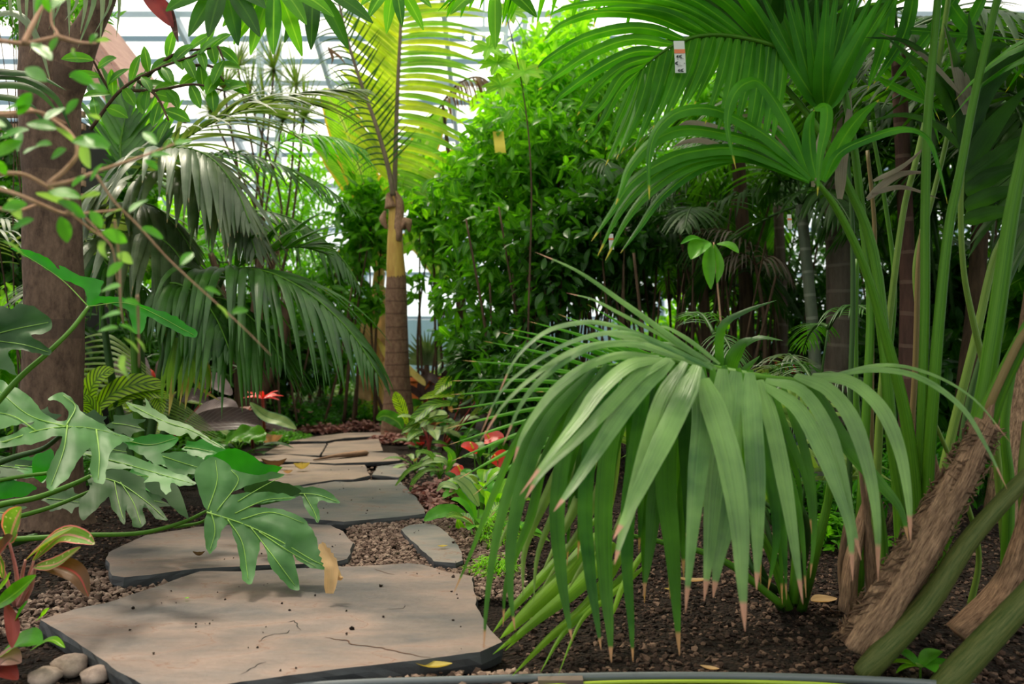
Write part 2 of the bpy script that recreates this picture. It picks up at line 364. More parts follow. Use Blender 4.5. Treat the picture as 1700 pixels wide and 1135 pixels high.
for a, b in zip(xs[:-1], xs[1:]):
    wn += 1
    o = bpy.data.objects.new('window_%d' % wn, None); COL.objects.link(o); o.location = ((a+b)/2, GY1+.06, 1.25); o['kind'] = 'structure'
    mb = MB(); box(mb, (a+.05, GY1+.05, 1.27), (b-.05, GY1+.07, EV-.04)); mb.build('pane', M['glass'], o, smooth=False)
    mb = MB(); box(mb, (a, GY1+.01, 1.25), (a+.07, GY1+.11, EV)); box(mb, (b-.07, GY1+.01, 1.25), (b, GY1+.11, EV))
    for z in (1.26, 2.15, 3.05, EV-.06): box(mb, (a+.07, GY1+.02, z), (b-.07, GY1+.1, z+.06))
    mb.build('window_frame', M['steelblue'], o, smooth=False)
mb = MB()
for y0, y1 in ((GY0, mid), (mid, GY1)):
    mb.add([(-GX, y0, roofz(y0)), (GX, y0, roofz(y0)), (GX, y1, roofz(y1)), (-GX, y1, roofz(y1))], [(0, 1, 2, 3)], [((0, 0), (1, 0), (1, 1), (0, 1))])
mb.build('ceiling', M['glass'], smooth=False, kind='structure')
tn = 0
for k in range(24):                       # purlins of the far roof slope
    y = GY1-.1-k*.48
    if y < mid: break
    tn += 1; mb = MB(); w = .13 if k % 3 else .30
    beam(mb, (-GX, y, roofz(y)-.08), (GX, y, roofz(y)-.08), w, .09, up=(0, -SL, 1)); mb.build('trim_%d' % tn, M['steelblue' if k % 3 else 'steel'], smooth=False, kind='structure')
for x in xs[1:-1]:                        # rafters
    tn += 1; mb = MB(); beam(mb, (x, mid, RG-.22), (x, GY1, EV-.16), .07, .14); beam(mb, (x, mid, RG-.22), (x, GY0, EV-.16), .07, .14)
    mb.build('trim_%d' % tn, M['steel'], smooth=False, kind='structure')

M['lampbulb'] = plain('warm_bulb', (1, .9, .72), .3, emit=9)
def post(x, Y, lean, label):
    t = thing('steel_column', label, 'column', (x, Y, 0))
    top = roofz(Y)-.3
    mb = MB(); P0 = np.array((x, Y, -.05)); P1 = np.array((x+lean, Y, top))
    for dx in (-.13, .13): beam(mb, P0+[dx, 0, 0], P1+[dx, 0, 0], .07, .12, up=(0, 1, 0))
    mb.build('chord', M['steel'], t, smooth=False)
    mb = MB(); n = 18
    for k in range(n):
        a = P0+(P1-P0)*k/n; b = P0+(P1-P0)*(k+1)/n; s = .1 if k % 2 else -.1
        beam(mb, a+[s, 0, 0], b+[-s, 0, 0], .03, .03, up=(0, 1, 0))
    mb.build('lattice', M['steelblue'], t, smooth=False)
def lampbar(px, py, Y, label, n=4):
    c = at(px, py, Y); t = thing('lamp_bar', label, 'lamp', c)
    mb = MB(); box(mb, c+[-.3, -.06, .05], c+[.3, .06, .13]); beam(mb, c+[0, 0, .12], c+[0, .05, .6], .03, .03, up=(0, 1, 0)); mb.build('housing', M['steel'], t, smooth=False)
    for k in range(n):
        mb = MB(); q = c+[-.22+.147*k, 0, 0]; mb.tube([q+[0, 0, .05], q+[0, 0, .02], q+[0, 0, -.03], q+[0, 0, -.045]], [.02, .045, .045, .012], n=6, sides=10); mb.build('bulb', M['lampbulb'], t)
post((447-850)*12/F, 12, 0, 'white lattice steel column behind the spiky dracaena tops')
post((775-850)*12/F, 12, .75, 'leaning white lattice steel column right of the golden palm fronds')
lampbar(418, 42, 11.5, 'row of round lit bulbs high up beside the left steel column')
lampbar(803, 62, 11.5, 'row of round lit bulbs on the leaning steel column')

# ------------------------------------------------------------ wooden hut, upper left
M['board'] = bark('pinkish_board', (.42, .22, .18), (.58, .34, .27), scale=5, stretch=(1, 1, 6), rough=.6, bump=.15)
M['slat'] = bark('brown_slat', (.22, .13, .08), (.42, .27, .17), scale=6, stretch=(1, 1, 9), rough=.7, bump=.2)
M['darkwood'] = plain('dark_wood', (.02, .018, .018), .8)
HY = 7.2
t = thing('wooden_hut', 'brown slatted wooden hut with pinkish sloping roof edge behind the big left tree', 'hut', (-4.4, HY+.8, 0))
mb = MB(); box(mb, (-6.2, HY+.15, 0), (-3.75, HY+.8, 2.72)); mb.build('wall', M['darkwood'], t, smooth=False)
mb = MB()
for k in range(26):
    z = .15+k*.105+(.02*math.sin(k*7)); beam(mb, (-6.2, HY+.1, z), (-3.7, HY+.1, z+.01), .05, .05)
mb.build('slats', M['slat'], t, smooth=False)
e0 = at(70, -40, HY-.1); e1 = at(214, 146, HY-.1); dn = nrm(np.array((-(e1-e0)[2], 0, (e1-e0)[0])))   # dn = up-slope normal
if dn[2] < 0: dn = -dn
mb = MB()
for k in range(3): beam(mb, e0-dn*(.03+k*.078), e1-dn*(.03+k*.078), .04, .072, up=tuple(dn))
mb.build('barge_board', M['board'], t, smooth=False)
mb = MB(); a_, b_ = e0+dn*.01, e1+dn*.01; z_ = dn*.03; y_ = np.array((0, 1.2, 0)); mb.add([a_, b_, b_+y_, a_+y_, a_+z_, b_+z_, b_+z_+y_, a_+z_+y_], [(0, 1, 2, 3), (7, 6, 5, 4), (0, 4, 5, 1), (1, 5, 6, 2), (2, 6, 7, 3), (3, 7, 4, 0)], [((0, 0), (1, 0), (1, 1), (0, 1))]*6)
mb.build('roof', M['board'], t, smooth=False)

# ------------------------------------------------------------ ground
def soilmat():
    m, nt, out = nodes('dark_soil')
    tc = N(nt, 'ShaderNodeTexCoord'); a = N(nt, 'ShaderNodeTexNoise'); L(nt, tc.outputs['Object'], a.inputs[0]); a.inputs['Scale'].default_value = 45; a.inputs['Detail'].default_value = 8
    b = N(nt, 'ShaderNodeTexVoronoi'); L(nt, tc.outputs['Object'], b.inputs[0]); b.inputs['Scale'].default_value = 90
    c = ramp(nt, a.outputs[0], [(.35, (.010, .006, .004)), (.6, (.026, .015, .010)), (.75, (.07, .04, .028))])
    pr = N(nt, 'ShaderNodeBsdfPrincipled'); L(nt, c, pr.inputs['Base Color']); pr.inputs['Roughness'].default_value = .95; pr.inputs['Specular IOR Level'].default_value = .2
    h = mth(nt, 'ADD', a.outputs[0], mth(nt, 'MULTIPLY', b.outputs[0], -.8))
    bm = N(nt, 'ShaderNodeBump'); bm.inputs['Distance'].default_value = .03; bm.inputs['Strength'].default_value = .9; L(nt, h, bm.inputs['Height']); L(nt, bm.outputs[0], pr.inputs['Normal'])
    L(nt, pr.outputs[0], out.inputs[0]); return m
M['soil'] = soilmat()
def gz(x, y): return -.055+.014*noise.noise(Vector((x*2.1, y*2.1, 0)))+.008*noise.noise(Vector((x*7, y*7, 3)))
ys = np.concatenate([np.linspace(GY0, 1.4, 20), np.linspace(1.45, 6, 180), np.linspace(6.1, GY1, 70)])
xs_ = np.concatenate([np.linspace(-GX, -3.1, 30), np.linspace(-3, 3, 200), np.linspace(3.1, GX, 30)])
P = np.array([[(x, y, gz(x, y)) for x in xs_] for y in ys])
mb = MB(); mb.grid(P, .5); mb.build('floor', M['soil'], kind='structure')

def slatemat(name, c1, c2, c3, seed):
    m, nt, out = nodes(name)
    tc = N(nt, 'ShaderNodeTexCoord'); mp = N(nt, 'ShaderNodeMapping'); L(nt, tc.outputs['Object'], mp.inputs[0])
    mp.inputs['Rotation'].default_value = (0, 0, .35+seed*.6); mp.inputs['Scale'].default_value = (1, 2.0, 1); mp.inputs['Location'].default_value = (seed*5, seed*3, 0)
    a = N(nt, 'ShaderNodeTexNoise'); L(nt, mp.outputs[0], a.inputs[0]); a.inputs['Scale'].default_value = 2.2; a.inputs['Detail'].default_value = 7; a.inputs['Distortion'].default_value = .25
    b = N(nt, 'ShaderNodeTexNoise'); L(nt, mp.outputs[0], b.inputs[0]); b.inputs['Scale'].default_value = 9; b.inputs['Detail'].default_value = 8
    w = N(nt, 'ShaderNodeTexNoise'); L(nt, tc.outputs['Object'], w.inputs[0]); w.inputs['Scale'].default_value = 60; w.inputs['Detail'].default_value = 4
    c = ramp(nt, a.outputs[0], [(.38, c1), (.48, c2), (.58, c3), (.68, c2)])
    c = mixc(nt, mth(nt, 'MULTIPLY', b.outputs[0], .55), c, tuple(x*.55 for x in c1))
    c = mixc(nt, mth(nt, 'MULTIPLY', w.outputs[0], .25), c, c3)
    # thin rusty crack lines
    k = mth(nt, 'LESS_THAN', mth(nt, 'ABSOLUTE', mth(nt, 'SUBTRACT', a.outputs[0], .585)), .0035)
    c = mixc(nt, mth(nt, 'MULTIPLY', k, .6), c, (.16, .07, .04))
    pr = N(nt, 'ShaderNodeBsdfPrincipled'); L(nt, c, pr.inputs['Base Color']); pr.inputs['Roughness'].default_value = .62
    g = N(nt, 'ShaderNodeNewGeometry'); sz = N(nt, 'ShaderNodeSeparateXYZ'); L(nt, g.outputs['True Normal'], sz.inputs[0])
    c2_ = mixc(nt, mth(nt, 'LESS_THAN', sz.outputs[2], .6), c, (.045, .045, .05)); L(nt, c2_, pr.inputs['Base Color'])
    h = mth(nt, 'ADD', mth(nt, 'ADD', b.outputs[0], mth(nt, 'MULTIPLY', w.outputs[0], .15)), mth(nt, 'MULTIPLY', k, -.7))
    bm = N(nt, 'ShaderNodeBump'); bm.inputs['Distance'].default_value = .012; bm.inputs['Strength'].default_value = .55; L(nt, h, bm.inputs['Height']); L(nt, bm.outputs[0], pr.inputs['Normal'])
    L(nt, pr.outputs[0], out.inputs[0]); return m
SLM = [slatemat('slate_%s' % n, *c, s) for n, c, s in (
    ('grey_brown', ((.065, .062, .066), (.165, .125, .11), (.27, .18, .145)), .1),
    ('blue_grey', ((.09, .10, .10), (.17, .155, .14), (.24, .19, .16)), .45),
    ('rosy', ((.13, .095, .08), (.25, .175, .135), (.33, .23, .17)), .8))]
POLY = []
def slab(pts, thick, label, mat, top=0.0, rough=.006):
    w = [gnd(x, y, top)[:2] for x, y in pts]; c = np.mean(w, 0)
    out = []
    for i in range(len(w)):
        a = w[i]; b = w[(i+1) % len(w)]; n = max(1, int(np.linalg.norm(b-a)/.035))
        for k in range(n):
            p = a+(b-a)*k/n; q = p*13
            p = p+rough*np.array((noise.noise(Vector((q[0], q[1], 1))), noise.noise(Vector((q[0], q[1], 9)))))*1.4
            out.append(p)
    POLY.append(np.array(out)); out = np.array(out); n = len(out)
    # interior grid for gentle relief
    lo, hi = out.min(0), out.max(0); inner = []
    for x in np.arange(lo[0], hi[0], .05):
        for y in np.arange(lo[1], hi[1], .05):
            if inside(x, y, out) and np.min(np.linalg.norm(out-[x, y], axis=1)) > .025: inner.append((x, y))
    vs2 = [Vector(p) for p in out]+[Vector(p) for p in inner]
    r = delaunay_2d_cdt(vs2, [], [list(range(n))], 1, 1e-5)
    vo = r[0]; fs = r[2]
    mb = MB(); T = []
    for p in vo: T.append((p[0], p[1], top+.003*noise.noise(Vector((p[0]*3, p[1]*9, 5)))))
    mb.add(T, fs, [[(T[i][0], T[i][1]) for i in f] for f in fs])
    # broken edge in two courses; a separate ring keeps the arris crisp
    R0 = np.array([(p[0], p[1], top+.003*noise.noise(Vector((p[0]*3, p[1]*9, 5)))) for p in out])
    rows = [R0]
    for k, d in ((1, .25), (2, .6), (3, 1.0)):
        off = np.array([noise.noise(Vector((p[0]*25, p[1]*25, k*3.3))) for p in out])[:, None]*.006
        dirn = nrm(out-c)
        rows.append(np.column_stack([out+dirn*(off+(.003 if k < 3 else -.004)), np.full(n, top-thick*d)]))
    Pm = np.array(rows); mb.grid(Pm, closed=True)
    ed = mb.f[-n*3:]
    for f in ed: f.reverse()
    mb.f.append(list(range(mb.n-n, mb.n))); mb.uv.extend([(0, 0)]*n); mb.rn.extend([.5]*n); mb.mi.append(0)
    o = mb.build('flagstone', mat, None, smooth=False, loc=(c[0], c[1], top-thick))
    tag(o, label, 'paving stone', 'slate flagstones of the path'); return o
def inside(x, y, poly):
    px, py = poly[:, 0], poly[:, 1]; qx, qy = np.roll(px, -1), np.roll(py, -1)
    c = ((py > y) != (qy > y)) & (x < (qx-px)*(y-py)/(qy-py+1e-12)+px); return bool(c.sum() % 2)
slab([(68, 1029), (124, 1010), (177, 1000), (221, 986), (266, 971), (297, 959), (333, 948), (400, 949), (480, 944), (559, 940), (638, 937), (678, 935), (704, 937), (744, 949), (784, 957), (789, 985), (793, 1009), (813, 1046), (834, 1066), (797, 1081), (665, 1098), (559, 1111), (400, 1131), (290, 1150), (232, 1136), (177, 1100), (127, 1064)], .055, 'largest foreground grey-brown slate flagstone with a rusty crack', SLM[0])
slab([(178, 917), (184, 955), (207, 958), (251, 953), (325, 944), (426, 938), (500, 936), (556, 931), (577, 927), (586, 900), (570, 882), (548, 871), (500, 868), (420, 868), (330, 874), (240, 888)], .05, 'brown flagstone under the big lobed leaf, left of the gravel patch', SLM[0])
slab([(666, 879), (680, 871), (704, 868), (722, 870), (742, 884), (762, 905), (768, 930), (757, 934), (720, 931), (691, 903)], .045, 'small wedge-shaped grey flagstone right of the gravel patch', SLM[1])
slab([(430, 850), (529, 863), (570, 866), (614, 862), (659, 858), (707, 852), (700, 838), (688, 823), (673, 808), (662, 796), (614, 796), (580, 800), (556, 799), (503, 807), (440, 815)], .05, 'broad smooth grey flagstone directly behind the gravel patch', SLM[1])
slab([(445, 812), (503, 804), (556, 796), (585, 795), (614, 789), (606, 771), (556, 772), (497, 769), (404, 776), (390, 792)], .03, 'rosy flagstone with curled yellow leaf lying on it', SLM[2])
slab([(618, 788), (627, 774), (671, 768), (675, 780), (662, 792), (641, 790)], .03, 'small blue-grey flagstone at the right edge of the path', SLM[1])
slab([(608, 767), (662, 764), (668, 760), (656, 752), (615, 750), (532, 759), (470, 754), (420, 757), (397, 765), (497, 766), (556, 769)], .03, 'long narrow flagstone with a strip of loose bark on it', SLM[2])
slab([(440, 752), (530, 756), (542, 736), (465, 738)], .03, 'rosy flagstone at the far left of the path', SLM[2])
slab([(534, 756), (635, 748), (629, 728), (556, 733), (545, 736)], .03, 'rosy flagstone at the far right of the path by the palm', SLM[2])
slab([(482, 732), (541, 732), (571, 727), (638, 723), (637, 717), (580, 718), (524, 724)], .03, 'farthest thin flagstone at the end of the path', SLM[2])

# cracks in the big front flagstone
M['crack'] = plain('rusty_crack', (.10, .045, .025), .9); M['crackd'] = plain('dark_crack', (.035, .028, .026), .9)
fs = bpy.data.objects['flagstone']
for pts, m_, r_ in (([(540,1056),(556,1060),(575,1062),(583,1068),(620,1073),(650,1078),(690,1087),(716,1091)], 'crack', .0022), ([(431,1064),(445,1054),(473,1050),(479,1044)], 'crackd', .0014), ([(478,1032),(490,1031),(497,1045)], 'crackd', .0016), ([(400,1119),(425,1105),(441,1097)], 'crackd', .0014), ([(620,943),(640,950),(655,953)], 'crack', .0014), ([(640,1010),(668,1009),(672,1003)], 'crackd', .001)):
    mb = MB(); pp = [gnd(x, y, .0012) for x, y in pts]; qq = spline(pp, 40)
    for i in range(40): qq[i] += np.array((noise.noise(Vector(qq[i]*60)), noise.noise(Vector(qq[i]*60+7)), 0))*.006; qq[i][2] = .0012+.003*noise.noise(Vector((qq[i][0]*3, qq[i][1]*9, 5)))
    mb.tube(qq, [r_*.3, r_, r_*.8, r_, r_*.3], 60, 5, flat=.3); mb.build('crack', M[m_], fs)
# pebbles
def pebble_T(seed):
    rs = np.random.RandomState(seed); t = (1+5**.5)/2
    v = np.array([(-1, t, 0), (1, t, 0), (-1, -t, 0), (1, -t, 0), (0, -1, t), (0, 1, t), (0, -1, -t), (0, 1, -t), (t, 0, -1), (t, 0, 1), (-t, 0, -1), (-t, 0, 1)], float)
    v = nrm(v)*(1+.22*rs.randn(12, 1))*np.array((1, .85, .65))
    f = [(0, 11, 5), (0, 5, 1), (0, 1, 7), (0, 7, 10), (0, 10, 11), (1, 5, 9), (5, 11, 4), (11, 10, 2), (10, 7, 6), (7, 1, 8), (3, 9, 4), (3, 4, 2), (3, 2, 6), (3, 6, 8), (3, 8, 9), (4, 9, 5), (2, 4, 11), (6, 2, 10), (8, 6, 7), (9, 8, 1)]
    return v, f, [((0, 0), (1, 0), (1, 1))]*20
PT = [pebble_T(i) for i in range(6)]
def rotz_frames(n, rs):
    a = rs.rand(n)*2*PI; z = np.zeros(n); o = np.ones(n)
    x = nrm(np.stack([np.cos(a), np.sin(a), rs.randn(n)*.3], 1)); up = nrm(np.stack([rs.randn(n)*.3, rs.randn(n)*.3, o], 1))
    y = nrm(np.cross(up, x)); return np.stack([x, y, np.cross(x, y)], 1)
def pebmat(name, cs):
    m, nt, out = nodes(name); rn = N(nt, 'ShaderNodeUVMap', uv_map='rn'); s = N(nt, 'ShaderNodeSeparateXYZ'); L(nt, rn.outputs[0], s.inputs[0])
    c = ramp(nt, s.outputs[0], [(i/(len(cs)-1), x) for i, x in enumerate(cs)])
    tc = N(nt, 'ShaderNodeTexCoord'); z = N(nt, 'ShaderNodeTexNoise'); z.inputs['Scale'].default_value = 200; L(nt, tc.outputs['Object'], z.inputs[0])
    c = mixc(nt, mth(nt, 'MULTIPLY', z.outputs[0], .5), c, cs[0])
    pr = N(nt, 'ShaderNodeBsdfPrincipled'); L(nt, c, pr.inputs['Base Color']); pr.inputs['Roughness'].default_value = .9; pr.inputs['Specular IOR Level'].default_value = .2; L(nt, pr.outputs[0], out.inputs[0]); return m
M['peb'] = pebmat('gravel_pebbles', [(.07, .042, .032), (.16, .10, .078), (.24, .16, .125), (.38, .27, .21)])
M['pebd'] = pebmat('soil_crumbs', [(.010, .006, .004), (.026, .014, .010), (.055, .030, .021), (.20, .12, .085)])
def scatter(mb, x0, x1, y0, y1, n, smin, smax, rs, cond=None, lift=.3, zb=None):
    xy = np.stack([rs.uniform(x0, x1, n), rs.uniform(y0, y1, n)], 1)
    keep = np.ones(n, bool)
    for pl in POLY:
        lo, hi = pl.min(0), pl.max(0)
        for i in np.where(keep & (xy > lo).all(1) & (xy < hi).all(1))[0]:
            if inside(xy[i, 0], xy[i, 1], pl): keep[i] = False
    if cond is not None: keep &= cond(xy)
    xy = xy[keep]; n = len(xy); sc = rs.uniform(smin, smax, n)**1.0
    z = np.array([gz(*p) for p in xy]) if zb is None else zb+rs.rand(n)*.012
    loc = np.column_stack([xy, z+sc*lift]); k = rs.randint(0, 6, n); fr = rotz_frames(n, rs); rn = rs.rand(n)
    for j in range(6):
        q = k == j
        if q.any(): mb.inst(PT[j], loc[q], fr[q], sc[q], rn[q])
rs = np.random.RandomState(3)
mb = MB()
g0, g1 = gnd(575, 955), gnd(790, 860)
scatter(mb, -.72, .05, 2.7, 4.0, 7000, .005, .0125, rs, zb=-.034)
scatter(mb, -1.55, -1.0, 2.4, 3.1, 1500, .005, .014, rs, zb=-.045)
scatter(mb, -.95, -.45, 3.9, 6.2, 900, .005, .012, rs, zb=-.04)
scatter(mb, -.6, .15, 1.8, 2.15, 1300, .006, .016, rs, zb=-.052)
mb.n and tag(mb.build('gravel', M['peb'], None, smooth=False, loc=(-.3, 3, -.05)), 'reddish-brown lava gravel filling the gaps between the flagstones', 'gravel', kind='stuff')
mb = MB()
scatter(mb, 0, 2.6, 1.9, 4.2, 16000, .003, .010, rs)
scatter(mb, 0, 2.6, 1.9, 3.4, 900, .008, .015, rs); scatter(mb, .1, 2.2, 1.85, 2.2, 1400, .006, .013, rs)
scatter(mb, -3, -.9, 1.9, 4.4, 9000, .003, .011, rs)
scatter(mb, -.2, 1.2, 4, 8, 5000, .004, .012, rs)
sp = np.stack([rs.uniform(-1.2, .0, 160), rs.uniform(2.05, 5.5, 160)], 1); sp = np.array([p for p in sp if any(inside(p[0], p[1], q) for q in POLY)])
fr_ = rotz_frames(len(sp), rs); mb.inst(PT[1], np.column_stack([sp, np.full(len(sp), .003)]), fr_, rs.uniform(.0015, .0045, len(sp))*(1+(rs.rand(len(sp)) > .93)), rs.rand(len(sp))*.5)
tag(mb.build('soil_crumbs', M['pebd'], None, smooth=False, loc=(1, 3, -.05)), 'dark crumbly soil and grit of the planting beds', 'soil', kind='stuff')
M['stone'] = bark('pale_stone', (.12, .085, .07), (.42, .31, .26), scale=14, stretch=(1, 1, 1), dist=.006)
def ico(mb, c, r, sq=(1, 1, .6), seed=0, rnd=None):
    n, m = 9, 14; P = np.zeros((n, m, 3))
    for i in range(n):
        th = PI*i/(n-1)
        for j in range(m):
            ph = 2*PI*j/m; d = np.array((math.sin(th)*math.cos(ph), math.sin(th)*math.sin(ph), math.cos(th)))
            P[i, j] = c+d*r*np.array(sq)*(1+.3*noise.noise(Vector(d*1.4)+Vector((seed*3.1, seed, 0))))
    mb.grid(P, rnd, closed=True)
for i, (px, py, r, lab) in enumerate(((118, 1112, .045, 'pale rounded stone at the bottom left corner of the bed'), (160, 1128, .035, 'small pale stone touching the big front flagstone corner'), (75, 1131, .04, 'pale pinkish stone at the very bottom left'), (1290, 1008, .012, None))):
    if lab:
        c = gnd(px, py, -.04); mb = MB(); ico(mb, c+[0, 0, r*.3], r, seed=i, rnd=.5+.2*i); tag(mb.build('stone', M['stone'], None, loc=c), lab, 'stone')
# dark rock in the shade under the big frond
M['rock'] = bark('grey_rock', (.035, .045, .05), (.10, .125, .14), scale=8, stretch=(1, 1, 1))
c = gnd(1375, 790, -.05); mb = MB(); ico(mb, c+[0, 0, .12], .25, (1.1, .8, .8), 8); tag(mb.build('rock', M['rock'], None, loc=c), 'dark grey rock in the shade behind the arching frond', 'rock')

# pipe and hose along the bottom
M['pipe'] = plain('grey_pipe', (.12, .13, .14), .25); M['hose'] = plain('yellow_green_hose', (.35, .45, .03), .4)
def pz(px, py, z): return gnd(px, py, z)
mb = MB(); mb.tube([pz(480, 1140, -.03), pz(620, 1133, -.028), pz(760, 1129, -.028), pz(900, 1125, -.028), pz(1100, 1122, -.028), (pz(1300, 1124, -.028)), pz(1500, 1132, -.028), pz(1620, 1142, -.028), pz(1800, 1160, -.03)], .0105, 60, 12)
tag(mb.build('irrigation_pipe', M['pipe'], None, loc=pz(1100, 1122, -.04)), 'grey plastic irrigation pipe along the bottom edge of the bed', 'pipe')
mb = MB(); mb.tube([pz(880, 1141, -.03), pz(1000, 1133, -.036), pz(1150, 1131, -.036), pz(1300, 1133, -.036), pz(1420, 1140, -.036), pz(1600, 1160, -.036)], .005, 50, 10)
tag(mb.build('garden_hose', M['hose'], None, loc=pz(1150, 1131, -.04)), 'thin yellow-green hose lying in front of the grey pipe', 'hose')
M['clip'] = plain('brown_clip', (.14, .10, .08), .5)
c = pz(930, 1129, -.03); mb = MB(); box(mb, c+[-.055, -.022, -.02], c+[.055, .018, .009]); tag(mb.build('pipe_clip', M['clip'], None, smooth=False, loc=c+[0, 0, -.02]), 'brown flat clip holding the grey pipe down', 'clip')

# fallen leaves
def prof_oval(n, p=.75): return np.sin(np.linspace(0.02, .985, n)*PI)**p
def fallen(px, py, ln, wd, ang, mat, label, z=.006, curl=.3, name='fallen_leaf'):
    c = gnd(px, py, z); d = np.array((math.cos(ang), math.sin(ang), 0)); n = 11
    s = np.linspace(-.5, .5, n)
    p = c+d*(s*ln)[:, None]; p[:, 2] += curl*ln*(s*2)**2*.4+.002
    mb = MB(); mb.ribbon(p, prof_oval(n)*wd, (0, 0, 1), fold=curl, cols=4)
    tag(mb.build(name, mat, None, loc=c), label, 'leaf')
fallen(718, 1109, .10, .035, -.1, M['yellowleaf'], 'small yellow fallen leaf on the gravel below the front flagstone', -.02)
fallen(1150, 966, .12, .03, -.15, M['deadtan'], 'longer tan fallen leaf on the dark soil below the arching frond', -.045)
fallen(1115, 980, .05, .016, 0, M['yellowleaf'], 'small yellowish leaf scrap left of the longer tan leaf on the soil', -.045)
fallen(1368, 1000, .095, .07, .3, M['deadtan'], 'round pinkish-tan fallen leaf leaning at the foot of the right palm', -.02, .2)
fallen(1178, 1112, .05, .02, -.5, M['deadtan'], 'orange-tan leaf scrap near the pipe at bottom centre', -.04)
fallen(330, 923, .045, .015, .1, M['wither'], 'curled orange-brown leaf on the flagstone under the big lobed leaf', .006, .9)
fallen(735, 908, .04, .018, .2, M['yellowleaf'], 'cream leaf scrap on the small wedge flagstone', .006)
fallen(501, 779, .10, .05, .3, M['yellowleaf'], 'curled yellow leaf lying on the rosy flagstone', .01, .9)
fallen(455, 777, .16, .05, .1, M['wither'], 'reddish-brown shrivelled leaf left of the curled yellow leaf', .006, .9)
fallen(478, 786, .06, .03, .6, M['deadtan'], 'tan leaf crumb between the two curled leaves on the path', .006, .7)
fallen(310, 994, .015, .012, 0, M['shrubl'], 'tiny bright green leaf bit on the front flagstone', .005, .2)
fallen(450, 737, .20, .11, .8, M['deadtan'], 'tan crinkled dry leaf at the far left edge of the path', .02, .7)
mb = MB(); a, b = gnd(520, 763, .01), gnd(608, 751, .02); mb.tube([a, (a+b)/2+[0, 0, .005], b], [.008, .03, .035], 10, 6, flat=.5, wob=.3); tag(mb.build('bark_strip', M['fibre'], None, loc=a), 'loose strip of brown bark lying across the narrow flagstone', 'bark')
# ------------------------------------------------------------ palm helpers
def prof_palm(n, tip=.02):
    t = np.linspace(0, 1, n); return np.minimum(1, .45+t*4.2)*np.clip(1-np.maximum(0, t-.45)/.55, 0, 1)**.8*(1-tip)+tip
def lpx(mb, pts, w, Y0, Y1, nref=(0, -1, .55), n=16, fold=-.10, prof=None, rnd=None, twist=0, mi=0):
    """one leaflet traced through photo points, its depth running from Y0 to Y1"""
    k = len(pts); Ys = [Y0+(Y1-Y0)*i/(k-1) for i in range(k)]
    p = spline([at(x, y, Y) for (x, y), Y in zip(pts, Ys)], n)
    ww = (prof_palm(n) if prof is None else prof)*w*np.interp(np.linspace(0, 1, n), [0, 1], [Y0, Y1])/F
    mb.ribbon(p, ww, nref, fold=fold, rnd=rnd, twist=twist, cols=4, mi=mi)
def leaflets(mb, rp, n, ln, ang=60, droop=1.0, w=.03, vee=25, start=.1, sides=(1, -1), seg=9, fold=-.15, jit=1.0, upref=(0, 0, 1), tipang=25, gp=1.0, rs=R, mb2=None, p2=0, endfan=True):
    """pinnate leaflets in two rows along rachis points rp; ln(t) -> length"""
    T = nrm(np.gradient(rp, axis=0)); up0 = np.array(upref, float)
    for sd in sides:
        for k in range(n):
            t = start+(1-start)*(k+.5*(sd > 0)*.5)/n; x = t*(len(rp)-1); i = min(int(x), len(rp)-2); q = rp[i]+(rp[i+1]-rp[i])*(x-i); tt = T[i]
            S = nrm(np.cross(tt, up0)); U = np.cross(S, tt)
            a = math.radians(ang+(tipang-ang)*t+rs.uniform(-5, 5)*jit); ve = math.radians(vee+rs.uniform(-10, 10)*jit)
            d = tt*math.cos(a)+(S*sd*math.cos(ve)+U*math.sin(ve))*math.sin(a)
            l = ln(t)*rs.uniform(.9, 1.08); dr = droop*rs.uniform(.75, 1.25)
            P = [q]; dd = d.copy(); st = l/(seg-1)
            for s in range(1, seg):
                f = (s/(seg-1))**gp; dd = nrm(d+np.array((0, 0, -1.))*dr*f*1.5+np.array((rs.uniform(-.03, .03), rs.uniform(-.03, .03), 0))*jit); P.append(P[-1]+dd*st)
            P = np.array(P); ww = prof_palm(seg)*w*rs.uniform(.8, 1.15)*min(1, .35+l/ln(.5))
            (mb2 if (mb2 is not None and rs.random() < p2) else mb).ribbon(P, ww, U*.9+np.array((0, 0, .5))+tt*.15, fold=fold, twist=rs.uniform(-.5, .5)*jit)
def frond(top, ctrl, n, L0, mat, name='frond', rad=(.012, .004), petiole=None, rmat=None, label=None, nseg=30, **k):
    rp = spline(ctrl, nseg); mb = MB()
    ln = L0 if callable(L0) else (lambda t: L0*(.55+.45*math.sin(PI*min(1, t*1.05+.12)))*(1 if t < .7 else 1-.75*(t-.7)/.3))
    leaflets(mb, rp, n, ln, **k)
    fr = mb.build(name, mat, top)
    if label: fr['label'] = label
    mb = MB(); mb.tube(rp, rad, nseg, 6)
    sub(mb, 'rachis', rmat or M['petiole'], fr)
    if petiole is not None:
        mb = MB(); mb.tube(petiole[0], petiole[1], 20, 8, flat=.8); sub(mb, 'petiole', rmat or M['petiole'], fr)
    return fr
def pxs(pts, Y0, Y1=None):
    Y1 = Y0 if Y1 is None else Y1; k = len(pts)
    return [at(x, y, Y0+(Y1-Y0)*i/(k-1)) for i, (x, y) in enumerate(pts)]

